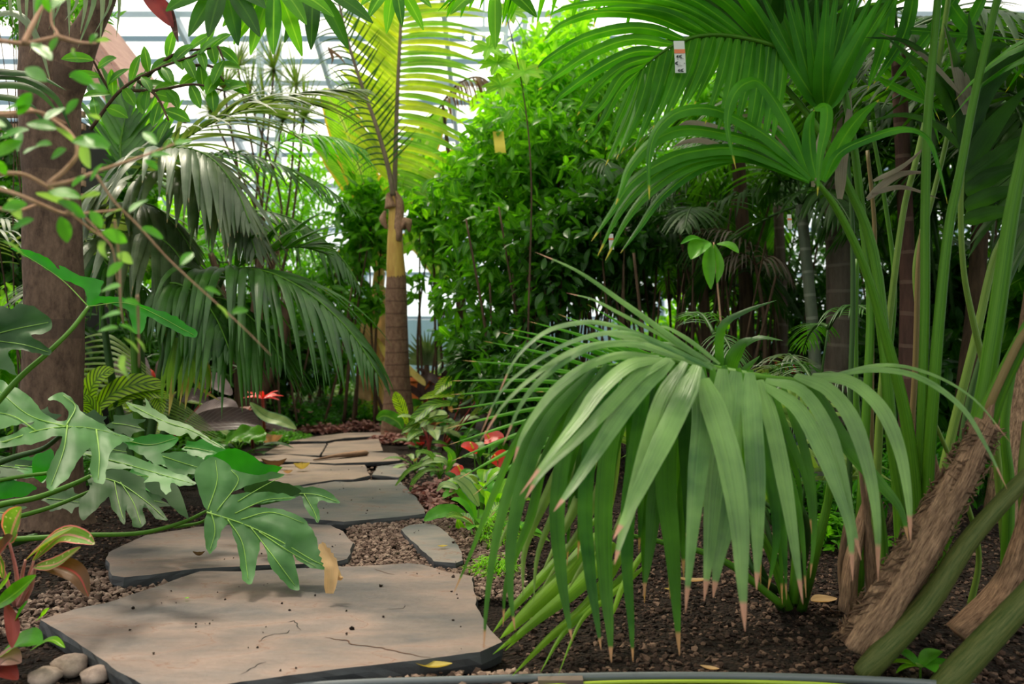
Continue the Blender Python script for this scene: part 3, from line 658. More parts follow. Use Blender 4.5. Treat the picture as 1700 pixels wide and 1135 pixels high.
# ------------------------------------------------------------ the arching foreground frond
C0 = gnd(1330, 1015, -.05)
t = thing('kentia_palm', 'young palm whose big arching pale green frond hangs over the soil in the foreground', 'palm', C0)
A = [  # (points, width px, Y0, Y1, bright)
 ([(1183,609),(1067,556),(997,535),(947,537),(901,553),(856,595),(825,660)],13,1.95,1.72),
 ([(1183,612),(1085,567),(1053,553),(997,553),(926,577),(838,641),(796,725)],13,1.93,1.68),
 ([(1137,595),(1067,570),(997,570),(947,584),(891,620),(838,669),(796,735)],14,1.88,1.66),
 ([(1120,591),(1049,570),(975,577),(908,620),(866,669),(835,740)],16,1.86,1.66),
 ([(1095,592),(1032,588),(975,606),(926,641),(891,683),(866,725),(852,768)],19,1.83,1.64),
 ([(1102,595),(1049,602),(997,644),(961,694),(919,747),(863,821)],26,1.83,1.58),
 ([(1110,595),(1067,616),(1018,665),(961,725),(901,782),(872,828)],24,1.83,1.58),
 ([(1116,597),(1078,627),(1032,683),(990,747),(951,806),(919,849)],31,1.83,1.57),
 ([(1137,600),(1100,660),(1075,740),(1050,830),(1032,890),(1020,937)],28,1.86,1.62),
 ([(1158,606),(1130,669),(1092,747),(1050,835),(1018,895)],36,1.86,1.55),
 ([(1168,628),(1190,690),(1213,770),(1228,870),(1232,960),(1237,1048)],42,1.86,1.64),
 ([(1160,612),(1166,690),(1158,790),(1148,900),(1138,1017)],34,1.9,1.7),
 ([(1200,612),(1198,700),(1186,800),(1178,910),(1169,998)],36,1.92,1.74),
 ([(1222,616),(1215,700),(1205,850),(1194,920),(1184,992)],40,1.93,1.76),
 ([(1245,618),(1250,700),(1256,800),(1258,900),(1256,980)],34,1.93,1.72),
 ([(1262,630),(1285,710),(1305,810),(1320,910),(1333,1003)],28,1.96,1.74),
 ([(1268,638),(1323,673),(1360,735),(1385,797),(1410,874),(1416,965)],30,1.96,1.72),
 ([(1271,630),(1330,645),(1373,705),(1397,781),(1414,860),(1430,930)],26,1.98,1.76),
 ([(1320,622),(1373,642),(1413,689),(1440,766),(1456,858),(1458,965)],31,2.02,1.76),
 ([(1348,622),(1410,630),(1462,673),(1493,741),(1508,823),(1512,900)],29,2.04,1.78),
 ([(1373,624),(1447,612),(1524,624),(1595,673),(1638,741),(1672,812)],15,2.06,1.8),
 ([(1376,624),(1462,605),(1540,618),(1616,661),(1678,735)],9,2.1,1.85),
]
B = [ # darker hanging ones behind
 ([(1350,640),(1385,704),(1416,750),(1462,803),(1496,846),(1508,898)],26,2.1,2.0),
 ([(1125,605),(1112,690),(1106,800),(1116,900),(1123,1000),(1128,1088)],36,1.96,1.86),
 ([(1078,598),(1060,720),(1045,830),(1042,940),(1048,1030),(1051,1099)],26,1.97,1.84),
 ([(1055,598),(1015,720),(1002,850),(1006,970),(1012,1040),(1015,1100)],30,1.97,1.82),
 ([(1035,600),(990,700),(972,830),(980,950),(990,1020),(998,1079)],26,1.97,1.82),
 ([(1010,605),(950,700),(925,830),(930,940),(940,1010),(950,1065)],26,1.97,1.82),
 ([(990,610),(910,700),(868,800),(848,900),(847,980),(855,1047)],24,1.97,1.8),
 ([(970,615),(890,700),(848,800),(822,900),(808,1000),(803,1078)],18,1.99,1.8),
 ([(950,625),(870,710),(820,820),(785,910),(752,987)],12,2.0,1.84),
 ([(1135,610),(1092,800),(1080,900),(1068,990)],26,2.0,1.9),
 ([(1235,620),(1275,760),(1290,880),(1275,980)],22,2.05,2.0),
 ([(1300,640),(1340,760),(1352,870),(1345,960)],18,2.1,2.0),
 ([(960,640),(905,760),(880,860),(842,960),(835,1040)],16,2.0,1.9),
]
mb = MB()
for i, (p, w, a, b) in enumerate(A):
    lpx(mb, p, w, a, b, nref=(0, -.75, .8) if i not in (10, 9, 7) else (-.15, -.9, .5), n=22, rnd=R.random())
for p, w in (([(1190,612),(1120,562),(1040,505),(960,450),(888,418)],13), ([(1185,606),(1110,562),(1030,520),(985,497),(940,486)],9), ([(1195,604),(1150,568),(1112,545),(1090,540)],10), ([(1180,606),(1100,580),(1045,560),(1000,553)],22), ([(1178,602),(1120,575),(1080,568)],26)):
    lpx(mb, p, w, 1.98, 2.05, nref=(.1, -.8, .7), n=18)
fr = mb.build('frond', M['front'], t); fr['label'] = 'pale green arching leaflets with brown dry tips'
rr = random.Random(21)
for k in range(22):
    x0 = 985+k*14+rr.uniform(-8, 8); y0 = 606+max(0, (x0-1200))*.18; x1 = x0-60+k*6+rr.uniform(-30, 30); L_ = rr.uniform(240, 400)
    B.append(([(x0, y0), (x0*.6+x1*.4, y0+L_*.3), (x1, y0+L_*.65), (x1-10+k, y0+L_)], rr.uniform(14, 26), 2.08, 2.0+rr.uniform(-.04, .12)))
mb = MB()
for p, w, a, b in B: lpx(mb, p, w, a, b, nref=(R.uniform(-.3, .3), -1, .2), n=22, rnd=R.random())
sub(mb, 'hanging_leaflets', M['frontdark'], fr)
mb = MB(); mb.tube(pxs([(985,612),(1050,602),(1110,599),(1190,612),(1270,628),(1340,640),(1385,700),(1385,800),(1352,930),(1330,1010)], 1.98, 2.5)[:4]+[at(1270,628,2.06), at(1340,642,2.16), at(1385,700,2.3), at(1380,800,2.4), at(1352,930,2.45), C0], [.003, .005, .007, .009, .010, .011, .012, .012, .013, .016], 50, 8)
sub(mb, 'rachis', M['petiole'], fr)
# second frond, straight bright leaflets fanning to the left
mb = MB(); rows = [((1075,585),(926,521)),((1062,592),(877,533)),((1052,602),(849,546)),((1042,612),(831,551)),((1032,622),(803,566)),((1020,630),(768,598)),((1010,640),(750,632)),((1000,648),(748,655)),((992,657),(745,680)),((986,664),(740,711)),((980,674),(745,738)),((975,684),(750,765)),((968,694),(760,795)),((960,702),(785,822)),((955,712),(812,860)),((950,720),(835,880)),((1090,580),(975,505)),((1070,600),(905,560)),((1000,700),(850,790)),((1020,690),(870,760)),((1100,640),(930,640)),((1110,660),(930,668)),((1100,600),(960,560)),((1060,640),(900,615)),((1050,660),(890,650)),((1040,680),(880,700))]
for (a, b) in rows:
    m_ = ((a[0]+b[0])/2, (a[1]+b[1])/2-6); lpx(mb, [(a[0]*1.0+60, a[1]+8), a, m_, b], R.uniform(11, 17), 2.35, 2.1+R.uniform(-.1, .15), nref=(0, -.7, .7), n=14, fold=-.22)
fr = mb.build('frond', M['bright'], t); fr['label'] = 'bright green frond with straight leaflets fanning left'
mb = MB(); mb.tube([at(940,735,2.25), at(990,660,2.3), at(1060,595,2.34), at(1150,600,2.4), at(1260,680,2.45), at(1320,830,2.5), at(1318,1000,2.5)], [.003, .005, .007, .008, .01, .012, .014], 40, 8); sub(mb, 'rachis', M['petiole'], fr)
# third frond, low and pale
mb = MB()
pale = [([(1010,660),(960,690),(900,760),(850,830),(812,895)],12),([(1010,664),(940,720),(885,800),(845,870),(818,930)],14),([(1012,668),(950,740),(905,830),(872,910),(868,990)],18),([(1015,672),(965,760),(925,840),(893,920),(886,1000)],14),([(1018,680),(985,760),(960,830),(930,890),(900,950)],20),([(1020,690),(1000,790),(975,860),(935,920),(895,985)],14),([(1005,662),(950,680),(900,715),(850,770)],8),([(1003,658),(950,672),(895,700),(860,735)],7),([(1030,700),(1020,800),(1000,880),(960,950),(942,980)],12),([(1060,700),(1080,760),(1040,840),(1010,900)],14)]
for p, w in pale: lpx(mb, p, w, 2.2, 1.95, nref=(.2, -.8, .6), n=16, fold=-.2)
fr = mb.build('frond', M['pale'], t); fr['label'] = 'pale greyish low frond drooping to the left'
mb = MB(); mb.tube([at(1000,655,2.2), at(1060,690,2.25), at(1160,760,2.35), at(1260,880,2.45), at(1310,1010,2.5)], [.004, .006, .008, .011, .013], 30, 8); sub(mb, 'rachis', M['petiole'], fr)
mb = MB()
low = [([(1020,900),(971,961),(900,1020),(818,1086)],26),([(1040,910),(977,1000),(910,1060),(850,1122)],18),([(1060,930),(990,1000),(936,1050),(897,1116)],12),([(1070,940),(1010,990),(965,1030),(927,1119)],10),([(1000,880),(930,960),(870,1020),(830,1060)],30),([(990,860),(905,950),(850,1010),(818,1050)],16),([(1080,900),(1040,960),(1020,1010),(1010,1030)],10),([(1000,900),(950,980),(880,1040),(838,1080)],14)]
for p, w in low: lpx(mb, p, w, 2.45, 2.05, nref=(.1, -.7, .7), n=16, fold=-.2)
fr = mb.build('frond', M['lime'], t); fr['label'] = 'lowest yellow-green frond whose tips touch the gravel'
mb = MB(); mb.tube([at(1000,880,2.45), at(1100,900,2.5), at(1200,930,2.5), at(1300,1005,2.5)], [.005, .008, .010, .012], 30, 8); sub(mb, 'rachis', M['petiole'], fr)
for i, pts in enumerate(([(1262,1025),(1258,930),(1240,830),(1230,740)], [(1300,1020),(1288,930),(1262,840),(1230,780)], [(1335,1000),(1320,900),(1305,830),(1280,740)], [(1385,930),(1340,870),(1290,800),(1240,740)], [(1365,925),(1310,880),(1290,850),(1262,830)], [(1290,1015),(1262,960),(1230,900),(1190,850)])):
    mb = MB(); mb.tube([C0+[.0+.02*i-.06, .02*i, 0]]+pxs(pts, 2.5, 2.55)[1:], [.012, .010, .008, .006], 20, 8); mb.build('petiole', M['petdark'], t)
# short inner leaflets in the shade between stems
mb = MB(); rr = random.Random(4)
for c in ((1310,760),(1340,700),(1290,690),(1400,800),(1240,720),(1200,780),(1120,760),(1060,740),(1150,840),(1270,840),(1360,780),(1040,680)):
    for k in range(11):
        a = rr.uniform(.2, 3.0); l = rr.uniform(60, 130); p = [c, (c[0]+math.cos(a)*l*.5, c[1]-math.sin(a)*l*.4), (c[0]+math.cos(a)*l, c[1]-math.sin(a)*l*.3+15)]
        lpx(mb, p, rr.uniform(7, 12), 2.7, 2.6, n=10)
fr = mb.build('frond', M['pale'], t); fr['label'] = 'small shaded inner fronds'

# ------------------------------------------------------------ tall clump at the right
C1 = gnd(1440, 1062, -.05)
t = thing('kentia_palm', 'tall multi-stemmed palm clump at right with a fibrous brown leaning base', 'palm', C1)
def trunkpx(top, pts, rad, mat, name, Y0, Y1=None, flat=.8, wob=.0, n=30, sides=12, label=None):
    mb = MB(); mb.tube(pxs(pts, Y0, Y1), rad, n, sides, flat=flat, wob=wob); o = mb.build(name, mat, top)
    if label: o['label'] = label
    return o
b = trunkpx(t, [(1425,1072),(1470,1000),(1530,900),(1590,800),(1640,700)], [.075, .068, .06, .052, .036], M['fibre'], 'trunk', 2.2, 2.12, flat=.7, wob=.35, n=50, sides=24, label='fibrous brown leaning stem base')
mb = MB(); rr = random.Random(2)
for k in range(620):   # ragged fibres on the stem
    s = rr.random(); c = spline(pxs([(1425,1072),(1470,1000),(1530,900),(1590,800),(1640,700)], 2.2, 2.12), 50)[int(s*49)]
    a = rr.uniform(0, 2*PI); r_ = (.070-.028*s)*rr.uniform(.86, 1.02); ax = nrm(np.array((.42, -.05, .9))); e1_ = nrm(np.cross(ax, (0, 1, 0))); e2_ = np.cross(ax, e1_)
    q = c+(e1_*math.cos(a)+e2_*math.sin(a)*.7)*r_; tg = -e1_*math.sin(a)+e2_*math.cos(a)*.7; d = nrm(tg*rr.uniform(.4, 1)+ax*rr.uniform(-.2, .9)); l_ = rr.uniform(.02, .055); o_ = nrm(q-c)
    mb.tube([q-d*l_*.5, q+o_*.003, q+d*l_*.5-o_*.004*rr.uniform(-2, 1)], [.0012, rr.uniform(.0018, .0035), .001], 5, 4)
sub(mb, 'fibres', M['fibre'], b)
PET = [
 ([(1502,1015),(1500,860),(1480,720),(1454,437),(1401,295),(1344,194),(1250,84)], [.026,.021,.018,.015,.012,.010,.007], 2.45, 2.5, 'petiole'),
 ([(1510,1000),(1520,860),(1505,700),(1468,551),(1434,440),(1391,350),(1355,300)], [.024,.02,.017,.014,.012,.010,.007], 2.4, 2.3, 'petiole'),
 ([(1422,1010),(1432,800),(1440,650),(1445,500),(1431,355),(1414,218),(1387,84),(1364,0),(1350,-60)], [.02,.014,.013,.012,.012,.011,.010,.009,.008], 2.5, 2.5, 'petiole'),
 ([(1412,1000),(1410,850),(1412,650),(1416,500),(1414,350),(1405,240)], [.012,.009,.008,.008,.007,.005], 2.6, 2.65, 'petdark'),
 ([(1520,1000),(1527,800),(1532,650),(1536,500),(1536,350),(1540,200),(1550,80),(1560,-40)], [.02,.015,.014,.013,.013,.012,.011,.010], 2.4, 2.35, 'petiole'),
 ([(1450,1000),(1460,700),(1480,500),(1500,350),(1520,270),(1548,150),(1562,80),(1580,-40)], [.014,.012,.010,.009,.009,.008,.008,.007], 2.55, 2.5, 'petpale'),
 ([(1535,1000),(1540,800),(1550,650),(1560,520),(1575,380),(1595,280),(1620,150),(1665,-40)], [.022,.017,.016,.015,.013,.012,.011,.010], 2.38, 2.3, 'petiole'),
 ([(1680,1010),(1655,760),(1640,640),(1615,530),(1600,450),(1595,350),(1600,250)], [.016,.012,.010,.009,.008,.008,.006], 2.5, 2.5, 'petpale'),
 ([(1490,1010),(1530,950),(1580,850),(1625,700),(1655,520),(1680,350),(1712,200),(1740,60)], [.034,.031,.027,.024,.022,.019,.017,.015], 2.34, 2.2, 'petiole'),
 ([(1570,900),(1565,800),(1580,720),(1620,560),(1650,430),(1690,330)], [.018,.015,.014,.013,.012,.010], 2.6, 2.7, 'petpale'),
 ([(1520,990),(1510,800),(1520,600),(1524,450),(1530,380)], [.012,.010,.009,.008,.006], 2.65, 2.7, 'petbrown'),
 ([(1444,1000),(1446,700),(1448,500),(1452,380),(1440,250)], [.010,.009,.008,.007,.006], 2.7, 2.75, 'petbrown'),
 ([(1632,710),(1660,640),(1700,560),(1760,440)], [.03,.022,.02,.018], 2.24, 2.1, 'petiole'),
 ([(1640,690),(1648,660),(1690,570),(1740,480)], [.012,.010,.010,.009], 2.2, 2.1, 'petbrown'),
 ([(1435,1120),(1462,1085),(1540,1000),(1610,895),(1700,795),(1760,740)], [.034,.034,.030,.024,.020,.018], 2.14, 2.05, 'petold'),
 ([(1500,1000),(1490,850),(1478,700),(1462,560),(1448,470)], [.018,.014,.012,.010,.008], 2.6, 2.7, 'petiole'),
 ([(1470,980),(1462,850),(1425,700),(1420,560),(1422,430)], [.014,.011,.010,.009,.008], 2.6, 2.7, 'petiole'),
 ([(1610,1010),(1625,920),(1600,820),(1560,720),(1530,660)], [.010,.008,.007,.006,.005], 2.5, 2.5, 'petpale'),
 ([(1400,1010),(1440,820),(1470,640),(1485,480),(1470,340),(1445,200)], [.012,.010,.009,.008,.007,.006], 2.75, 2.8, 'petiole'),
 ([(1590,850),(1602,700),(1640,560),(1690,430),(1740,340)], [.013,.011,.010,.009,.008], 2.7, 2.8, 'petdark'),
 ([(1530,560),(1520,440),(1545,340),(1570,240),(1590,140)], [.010,.009,.008,.008,.007], 2.7, 2.75, 'petpale'),
]
PET_O = []
for i, (p, r_, a, b_, m_) in enumerate(PET):
    (x1, y1), (x0, y0) = p[-1], p[-2]
    if y1 > -30 and x1 > 1680:      # stems that leave the frame go on up to their own leaves
        p = p+[(x1+(x1-x0)*.7, y1-260), (x1+(x1-x0)*.9, y1-620)]; r_ = r_+[r_[-1]*.8, r_[-1]*.5]
        q = at(*p[-1], b_); s_ = -1 if i % 2 else 1
        frond(t, [q, q+[.15*s_, .1, .2], q+[.5*s_, .3, .25], q+[.9*s_, .6, .0]], 18, .5, M['up'], ang=60, droop=.8, w=.045, vee=10, fold=-.2, rad=(.009, .003), seg=8, tipang=25, start=.1)
    PET_O.append(trunkpx(t, p, [x*1.2 for x in r_], M[m_], 'petiole', a, b_, flat=.75))
for p, r_, Y0 in (([(1405,1012),(1415,930),(1432,860),(1440,820),(1436,790)], [.04,.03,.02,.012,.004], 2.42), ([(1452,1000),(1446,940),(1440,870),(1425,760)], [.03,.024,.014,.004], 2.4), ([(1560,960),(1556,860),(1550,790),(1545,735)], [.034,.03,.026,.01], 2.5), ([(1402,1000),(1398,930),(1412,820)], [.02,.016,.004], 2.5), ([(1635,710),(1643,680),(1652,655)], [.02,.012,.003], 2.18), ([(1548,780),(1540,745),(1530,735)], [.012,.008,.002], 2.45)):
    trunkpx(t, p, r_, M['fibre'], 'leaf_sheath', Y0, flat=.6, wob=.5, n=20)
# frond with the plant tag
mb = MB()
RT = [(1310,84),(1280,74),(1250,66),(1200,58),(1160,60),(1128,70),(1100,86),(1075,105),(1055,125)]
UP = [([(1202,60),(1135,20),(1034,3),(951,10),(905,28)],16),([(1160,60),(1085,28),(1001,20),(934,40),(900,70)],17),([(1135,66),(1085,49),(1034,47),(967,64),(910,97),(890,115)],18),([(1118,74),(1051,65),(984,87),(927,124),(893,150)],18),([(1101,86),(1051,87),(994,114),(934,157),(915,180)],18),([(1088,94),(1034,110),(987,150),(958,192)],16),([(1075,104),(1034,124),(1001,174),(958,218)],16),([(1065,114),(1028,150),(1001,200),(972,236)],15),([(1240,62),(1150,0),(1060,-20),(960,-20)],18),([(1270,70),(1200,0),(1120,-40),(1020,-60)],20),([(1290,74),(1240,0),(1180,-60)],24),([(1060,118),(1040,170),(1020,215),(1005,250)],13),([(1225,60),(1130,8),(1050,-8),(980,-12)],16),([(1180,58),(1110,22),(1040,12),(985,16)],15)]
for p, w in UP: lpx(mb, p, w, 2.42, 2.25, nref=(0, -.9, -.3), n=18, fold=-.2)
rt = spline([at(x, y, 2.42) for x, y in RT], 40)
for k in range(19):
    x, y = RT[0][0]-(k+.5)*13, 0; y = np.interp(-x, [-q[0] for q in RT], [q[1] for q in RT]); l = 150+30*math.sin(k*.5)+R.uniform(-15, 15)
    lean = 25+k*2.2+R.uniform(-6, 6)
    lpx(mb, [(x, y), (x-lean*.35, y+l*.45), (x-lean, y+l)], 18 if k > 3 else 22, 2.42, 2.36+R.uniform(-.05, .05), nref=(R.uniform(-.3, .3), -1, 0), n=12, fold=-.2)
fr = mb.build('frond', M['up'], t); fr['label'] = 'translucent backlit frond spreading left at the top of the picture'
mb = MB(); mb.tube(rt, [.008, .006, .003], 40, 6); sub(mb, 'rachis', M['petiole'], fr)
# dense dark blades around that crown
mb = MB()
for k in range(26):
    a = math.radians(20+k*6.2+R.uniform(-4, 4)); l = R.uniform(150, 260)
    p = [(1285,92), (1285+math.cos(a)*l*.5, 92-math.sin(a)*l*.5), (1285+math.cos(a)*l, 92-math.sin(a)*l*.82)]
    lpx(mb, p, R.uniform(20, 30), 2.5, 2.5+R.uniform(-.15, .25), nref=(0, -1, -.4), n=14, fold=-.15)
fr = mb.build('frond', M['updark'], t); fr['label'] = 'dark shaded blades above the tagged frond'
# frond with long arcs and a folded blade
mb = MB()
ARC = [([(1344,291),(1310,208),(1267,141),(1240,137),(1217,161),(1208,208),(1222,281)],27,2.3,2.15),
 ([(1347,295),(1284,234),(1233,201),(1180,180),(1128,185),(1092,215),(1078,260),(1078,331)],28,2.3,2.1),
 ([(1344,295),(1267,241),(1200,221),(1135,214),(1085,234),(1048,275),(1034,308),(1022,340)],26,2.3,2.1),
 ([(1344,297),(1235,248),(1151,251),(1101,268),(1051,301),(1018,348),(982,400)],26,2.3,2.1),
 ([(1344,300),(1230,254),(1140,262),(1075,300),(1030,350),(992,425)],24,2.32,2.12),
 ([(1344,300),(1240,260),(1150,272),(1085,312),(1042,362),(1005,432)],22,2.34,2.14),
 ([(1344,300),(1245,262),(1165,278),(1100,325),(1060,380),(1030,420)],18,2.36,2.2),
 ([(1355,295),(1346,250),(1345,205),(1352,182)],26,2.3,2.28),
 ([(1352,180),(1372,176),(1372,210),(1362,260),(1357,325)],22,2.28,2.2),
 ([(1370,298),(1392,255),(1440,230),(1500,213),(1540,228),(1560,280),(1573,338)],17,2.3,2.15),
 ([(1365,300),(1400,230),(1430,190),(1460,165)],26,2.35,2.5),
 ([(1350,300),(1320,245),(1290,215),(1262,190)],22,2.36,2.5),
 ([(1340,300),(1290,262),(1250,228),(1215,205)],20,2.4,2.5)]
for p, w, a, b_ in ARC: lpx(mb, p, w, a, b_, nref=(.1, -.8, .5), n=26, fold=-.15, prof=prof_palm(26))
fr = mb.build('frond', M['up'], t); fr['label'] = 'frond of long dark green arcs with one folded blade'
# upright fan
mb = MB()
for k in range(15):
    x2 = 1235+k*20; lpx(mb, [(1362+k*.8, 178), (1362+(x2-1362)*.35, 110), (x2, -40+R.uniform(-20, 20))], R.uniform(22, 30), 2.45, 2.4+R.uniform(-.1, .1), nref=(0, -1, .1), n=12, fold=-.2)
fr = mb.build('frond', M['up'], t); fr['label'] = 'upright fan of blades at the top'
# right-hand dark fan
mb = MB()
RF = [([(1605,280),(1600,184),(1592,110),(1568,40)],24),([(1605,260),(1629,134),(1649,84),(1672,73)],44),([(1603,285),(1650,210),(1710,140)],34),([(1602,300),(1655,262),(1710,220)],32),([(1602,320),(1650,290),(1710,270)],30),([(1602,345),(1650,322),(1710,310)],28),([(1600,365),(1650,352),(1710,350)],26),([(1600,230),(1580,150),(1540,95),(1501,67),(1434,62)],14),([(1600,240),(1570,160),(1530,110),(1470,60)],20),([(1603,240),(1610,150),(1615,80),(1608,20)],26),([(1604,240),(1640,150),(1690,90),(1720,70)],30),([(1600,250),(1560,210),(1500,190),(1430,205)],12),([(1600,200),(1592,120),(1604,100)],14)]
for p, w in RF: lpx(mb, p, w, 2.5, 2.45, nref=(0, -1, .1), n=16, fold=-.15)
fr = mb.build('frond', M['updark'], t); fr['label'] = 'dark broad-bladed frond at the right edge'
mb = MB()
for p, w in (([(1284,67),(1330,45),(1367,35),(1434,40),(1468,54)],9),([(1430,62),(1500,50),(1600,58),(1700,66)],13),([(1380,0),(1440,60),(1520,120),(1560,200)],16),([(1480,-20),(1470,60),(1440,150)],26),([(1520,-20),(1500,60),(1450,140)],24),([(1600,-20),(1540,60),(1470,150)],20),([(1640,-20),(1600,60),(1560,130)],18),([(1560,-20),(1620,60),(1700,130)],26),([(1460,130),(1520,160),(1590,190)],15),([(1500,100),(1540,170),(1560,240)],12)):
    lpx(mb, p, w, 2.6, 2.5, nref=(0, -1, .1), n=14, fold=-.15)
mb.build('frond', M['up'], t)['label'] = 'loose crossing blades at top right'

# third palm cut by the frame at lower right
C2 = gnd(1600, 1110, -.05)
t = thing('kentia_palm', 'palm stems at the bottom right corner cut off by the frame', 'palm', C2)
trunkpx(t, [(1560,1150),(1590,1115),(1650,1050),(1720,975),(1790,900),(1900,700),(1990,300),(2040,0)], [.042,.042,.038,.034,.03,.024,.018,.01], M['petold'], 'petiole', 2.05, 2.0)
trunkpx(t, [(1600,1060),(1660,1000),(1700,920),(1720,830),(1740,700)], [.05,.045,.04,.03,.01], M['fibre'], 'trunk', 2.15, flat=.8, wob=.4, n=40, sides=20)
trunkpx(t, [(1672,1020),(1672,930),(1675,800),(1668,700),(1690,560)], [.022,.02,.017,.014,.012], M['petiole'], 'petiole', 2.35, 2.4)
trunkpx(t, [(1700,1010),(1708,930),(1700,800),(1706,700)], [.02,.02,.018,.014], M['petpale'], 'petiole', 2.2)
c = gnd(1528, 1128, -.05); t = thing('seedling', 'small bright green seedling at the bottom right beside the pipe', 'plant', c)
for a, l, w in ((-.2, .11, .045), (2.7, .09, .03), (1.9, .11, .04), (.9, .12, .045), (-1.6, .10, .05), (3.3, .07, .025)):
    mb = MB(); n = 9; d = np.array((math.cos(a), math.sin(a)*.6, .45)); s = np.linspace(0, 1, n)
    p = c+[0, 0, .03]+nrm(d)*(s*l)[:, None]; p[:, 2] -= .04*s**2; mb.ribbon(p, prof_oval(n)*w, (0, 0, 1), fold=.15, cols=4); mb.build('leaf', M['shrubl' if l < .1 else 'vine'], t)
mb = MB(); mb.tube([c, c+[0, 0, .035]], [.003, .003], 4, 6); mb.build('stem', M['petiole'], t)
# plant tag hanging on the frond
M['paper'] = plain('white_paper', (.72, .68, .66), .7); M['orange'] = plain('orange_band', (.8, .2, .08), .6); M['ink'] = plain('black_ink', (.02, .02, .03), .7); M['yellowcard'] = plain('yellow_card', (.75, .60, .06), .6)
def labeltag(px, py, Y, w, h, label, writing=True, tilt=.06):
    c = at(px, py, Y); o = thing('plant_tag', label, 'tag', c); s = Y/F
    def quad(x0, y0, x1, y1, m, name, off, par=o):
        mb = MB(); g = np.zeros((9, 3, 3))
        for i in range(9):
            for j in range(3):
                yy = y0+(y1-y0)*i/8; xx = x0+(x1-x0)*j/2+tilt*(yy)*.9; g[i, j] = c+np.array((xx*s, off-.003*math.sin(yy/h*3), -yy*s))
        mb.grid(g); return mb.build(name, m, par)
    quad(-w/2, 0, w/2, h, M['paper'], 'paper', 0)
    quad(-w/2, h*.27, w/2, h*.40, M['orange'], 'orange_band', -.0012)
    if writing:
        mb = MB()
        def stroke(pts, r_=.0009):
            mb.tube([c+np.array(((x+tilt*y*.9)*s, -.0022-.003*math.sin(y/h*3), -y*s)) for x, y in pts], [r_, r_], 10, 5)
        for (cx, cy, q) in ((1, h*.5, 2.2), (-4, h*.5, 1.6), (-6, h*.71, 2.2), (2.5, h*.93, 2.2), (-2.5, h*.93, 1.6)):
            stroke([(cx+q, cy-q), (cx-q*.6, cy-q*.6), (cx-q, cy), (cx-q*.6, cy+q*.7), (cx+q, cy+q*.9)], .0010)
            stroke([(cx-q, cy), (cx+q*.5, cy)], .0007)
        stroke([(-4, h*.57), (-4, h*.62)], .0006); stroke([(-1, h*.69), (-1, h*.70)], .0009); stroke([(-1, h*.75), (-1, h*.76)], .0009); stroke([(6, h*.70), (7.5, h*.73)], .0008)
        stroke([(0, h*.58), (6, h*.57)], .0004); stroke([(-5, h*.80), (3, h*.79)], .0004)
        m_ = mb.build('writing', M['ink'], o)
    return o
labeltag(1127, 68, 2.36, 18, 53, 'white paper tag with orange band and black marks on the top right frond')
labeltag(1014, 388, 3.6, 8, 26, 'tiny white and orange tag hanging in the dark foliage above the arching frond', False)
labeltag(1310, 356, 4.0, 7, 24, 'small reddish and white tag hanging among shaded stems at right', False)
mb = MB(); c = at(827, 218, 6.2); s = 6.2/F
mb.grid(np.array([[c+np.array(((-9+18*j/2)*s+.01*i*.3, .01*math.sin(i), -36*i/6*s)) for j in range(3)] for i in range(7)])); tag(mb.build('sticky_trap', M['yellowcard'], None, loc=c), 'yellow sticky insect trap hanging in the shrub right of the golden palm', 'sticky trap')

mb = MB()
for p, w in (([(1330,275),(1300,225),(1265,195),(1222,190)],20),([(1200,213),(1165,205),(1140,203),(1118,216)],13),([(1195,240),(1165,232),(1140,234),(1115,245)],11),([(1395,330),(1400,260),(1410,200),(1412,150)],20),([(1350,310),(1360,240),(1375,180)],12),([(1605,190),(1595,130),(1583,80),(1566,38)],20),([(1612,170),(1606,130),(1598,104)],13),([(1600,160),(1550,105),(1505,72),(1455,52)],10),([(1440,330),(1490,290),(1545,285)],13),([(1450,300),(1500,275),(1540,240)],8),([(1448,320),(1500,310),(1560,330)],9)):
    lpx(mb, p, w, 2.44, 2.5, nref=(.1, -1, .3), n=14, fold=-.2)
o = mb.build('dry_leaflets', M['drygrey'], bpy.data.objects['kentia_palm.001']); o['label'] = 'greyish dry blades among the green ones'
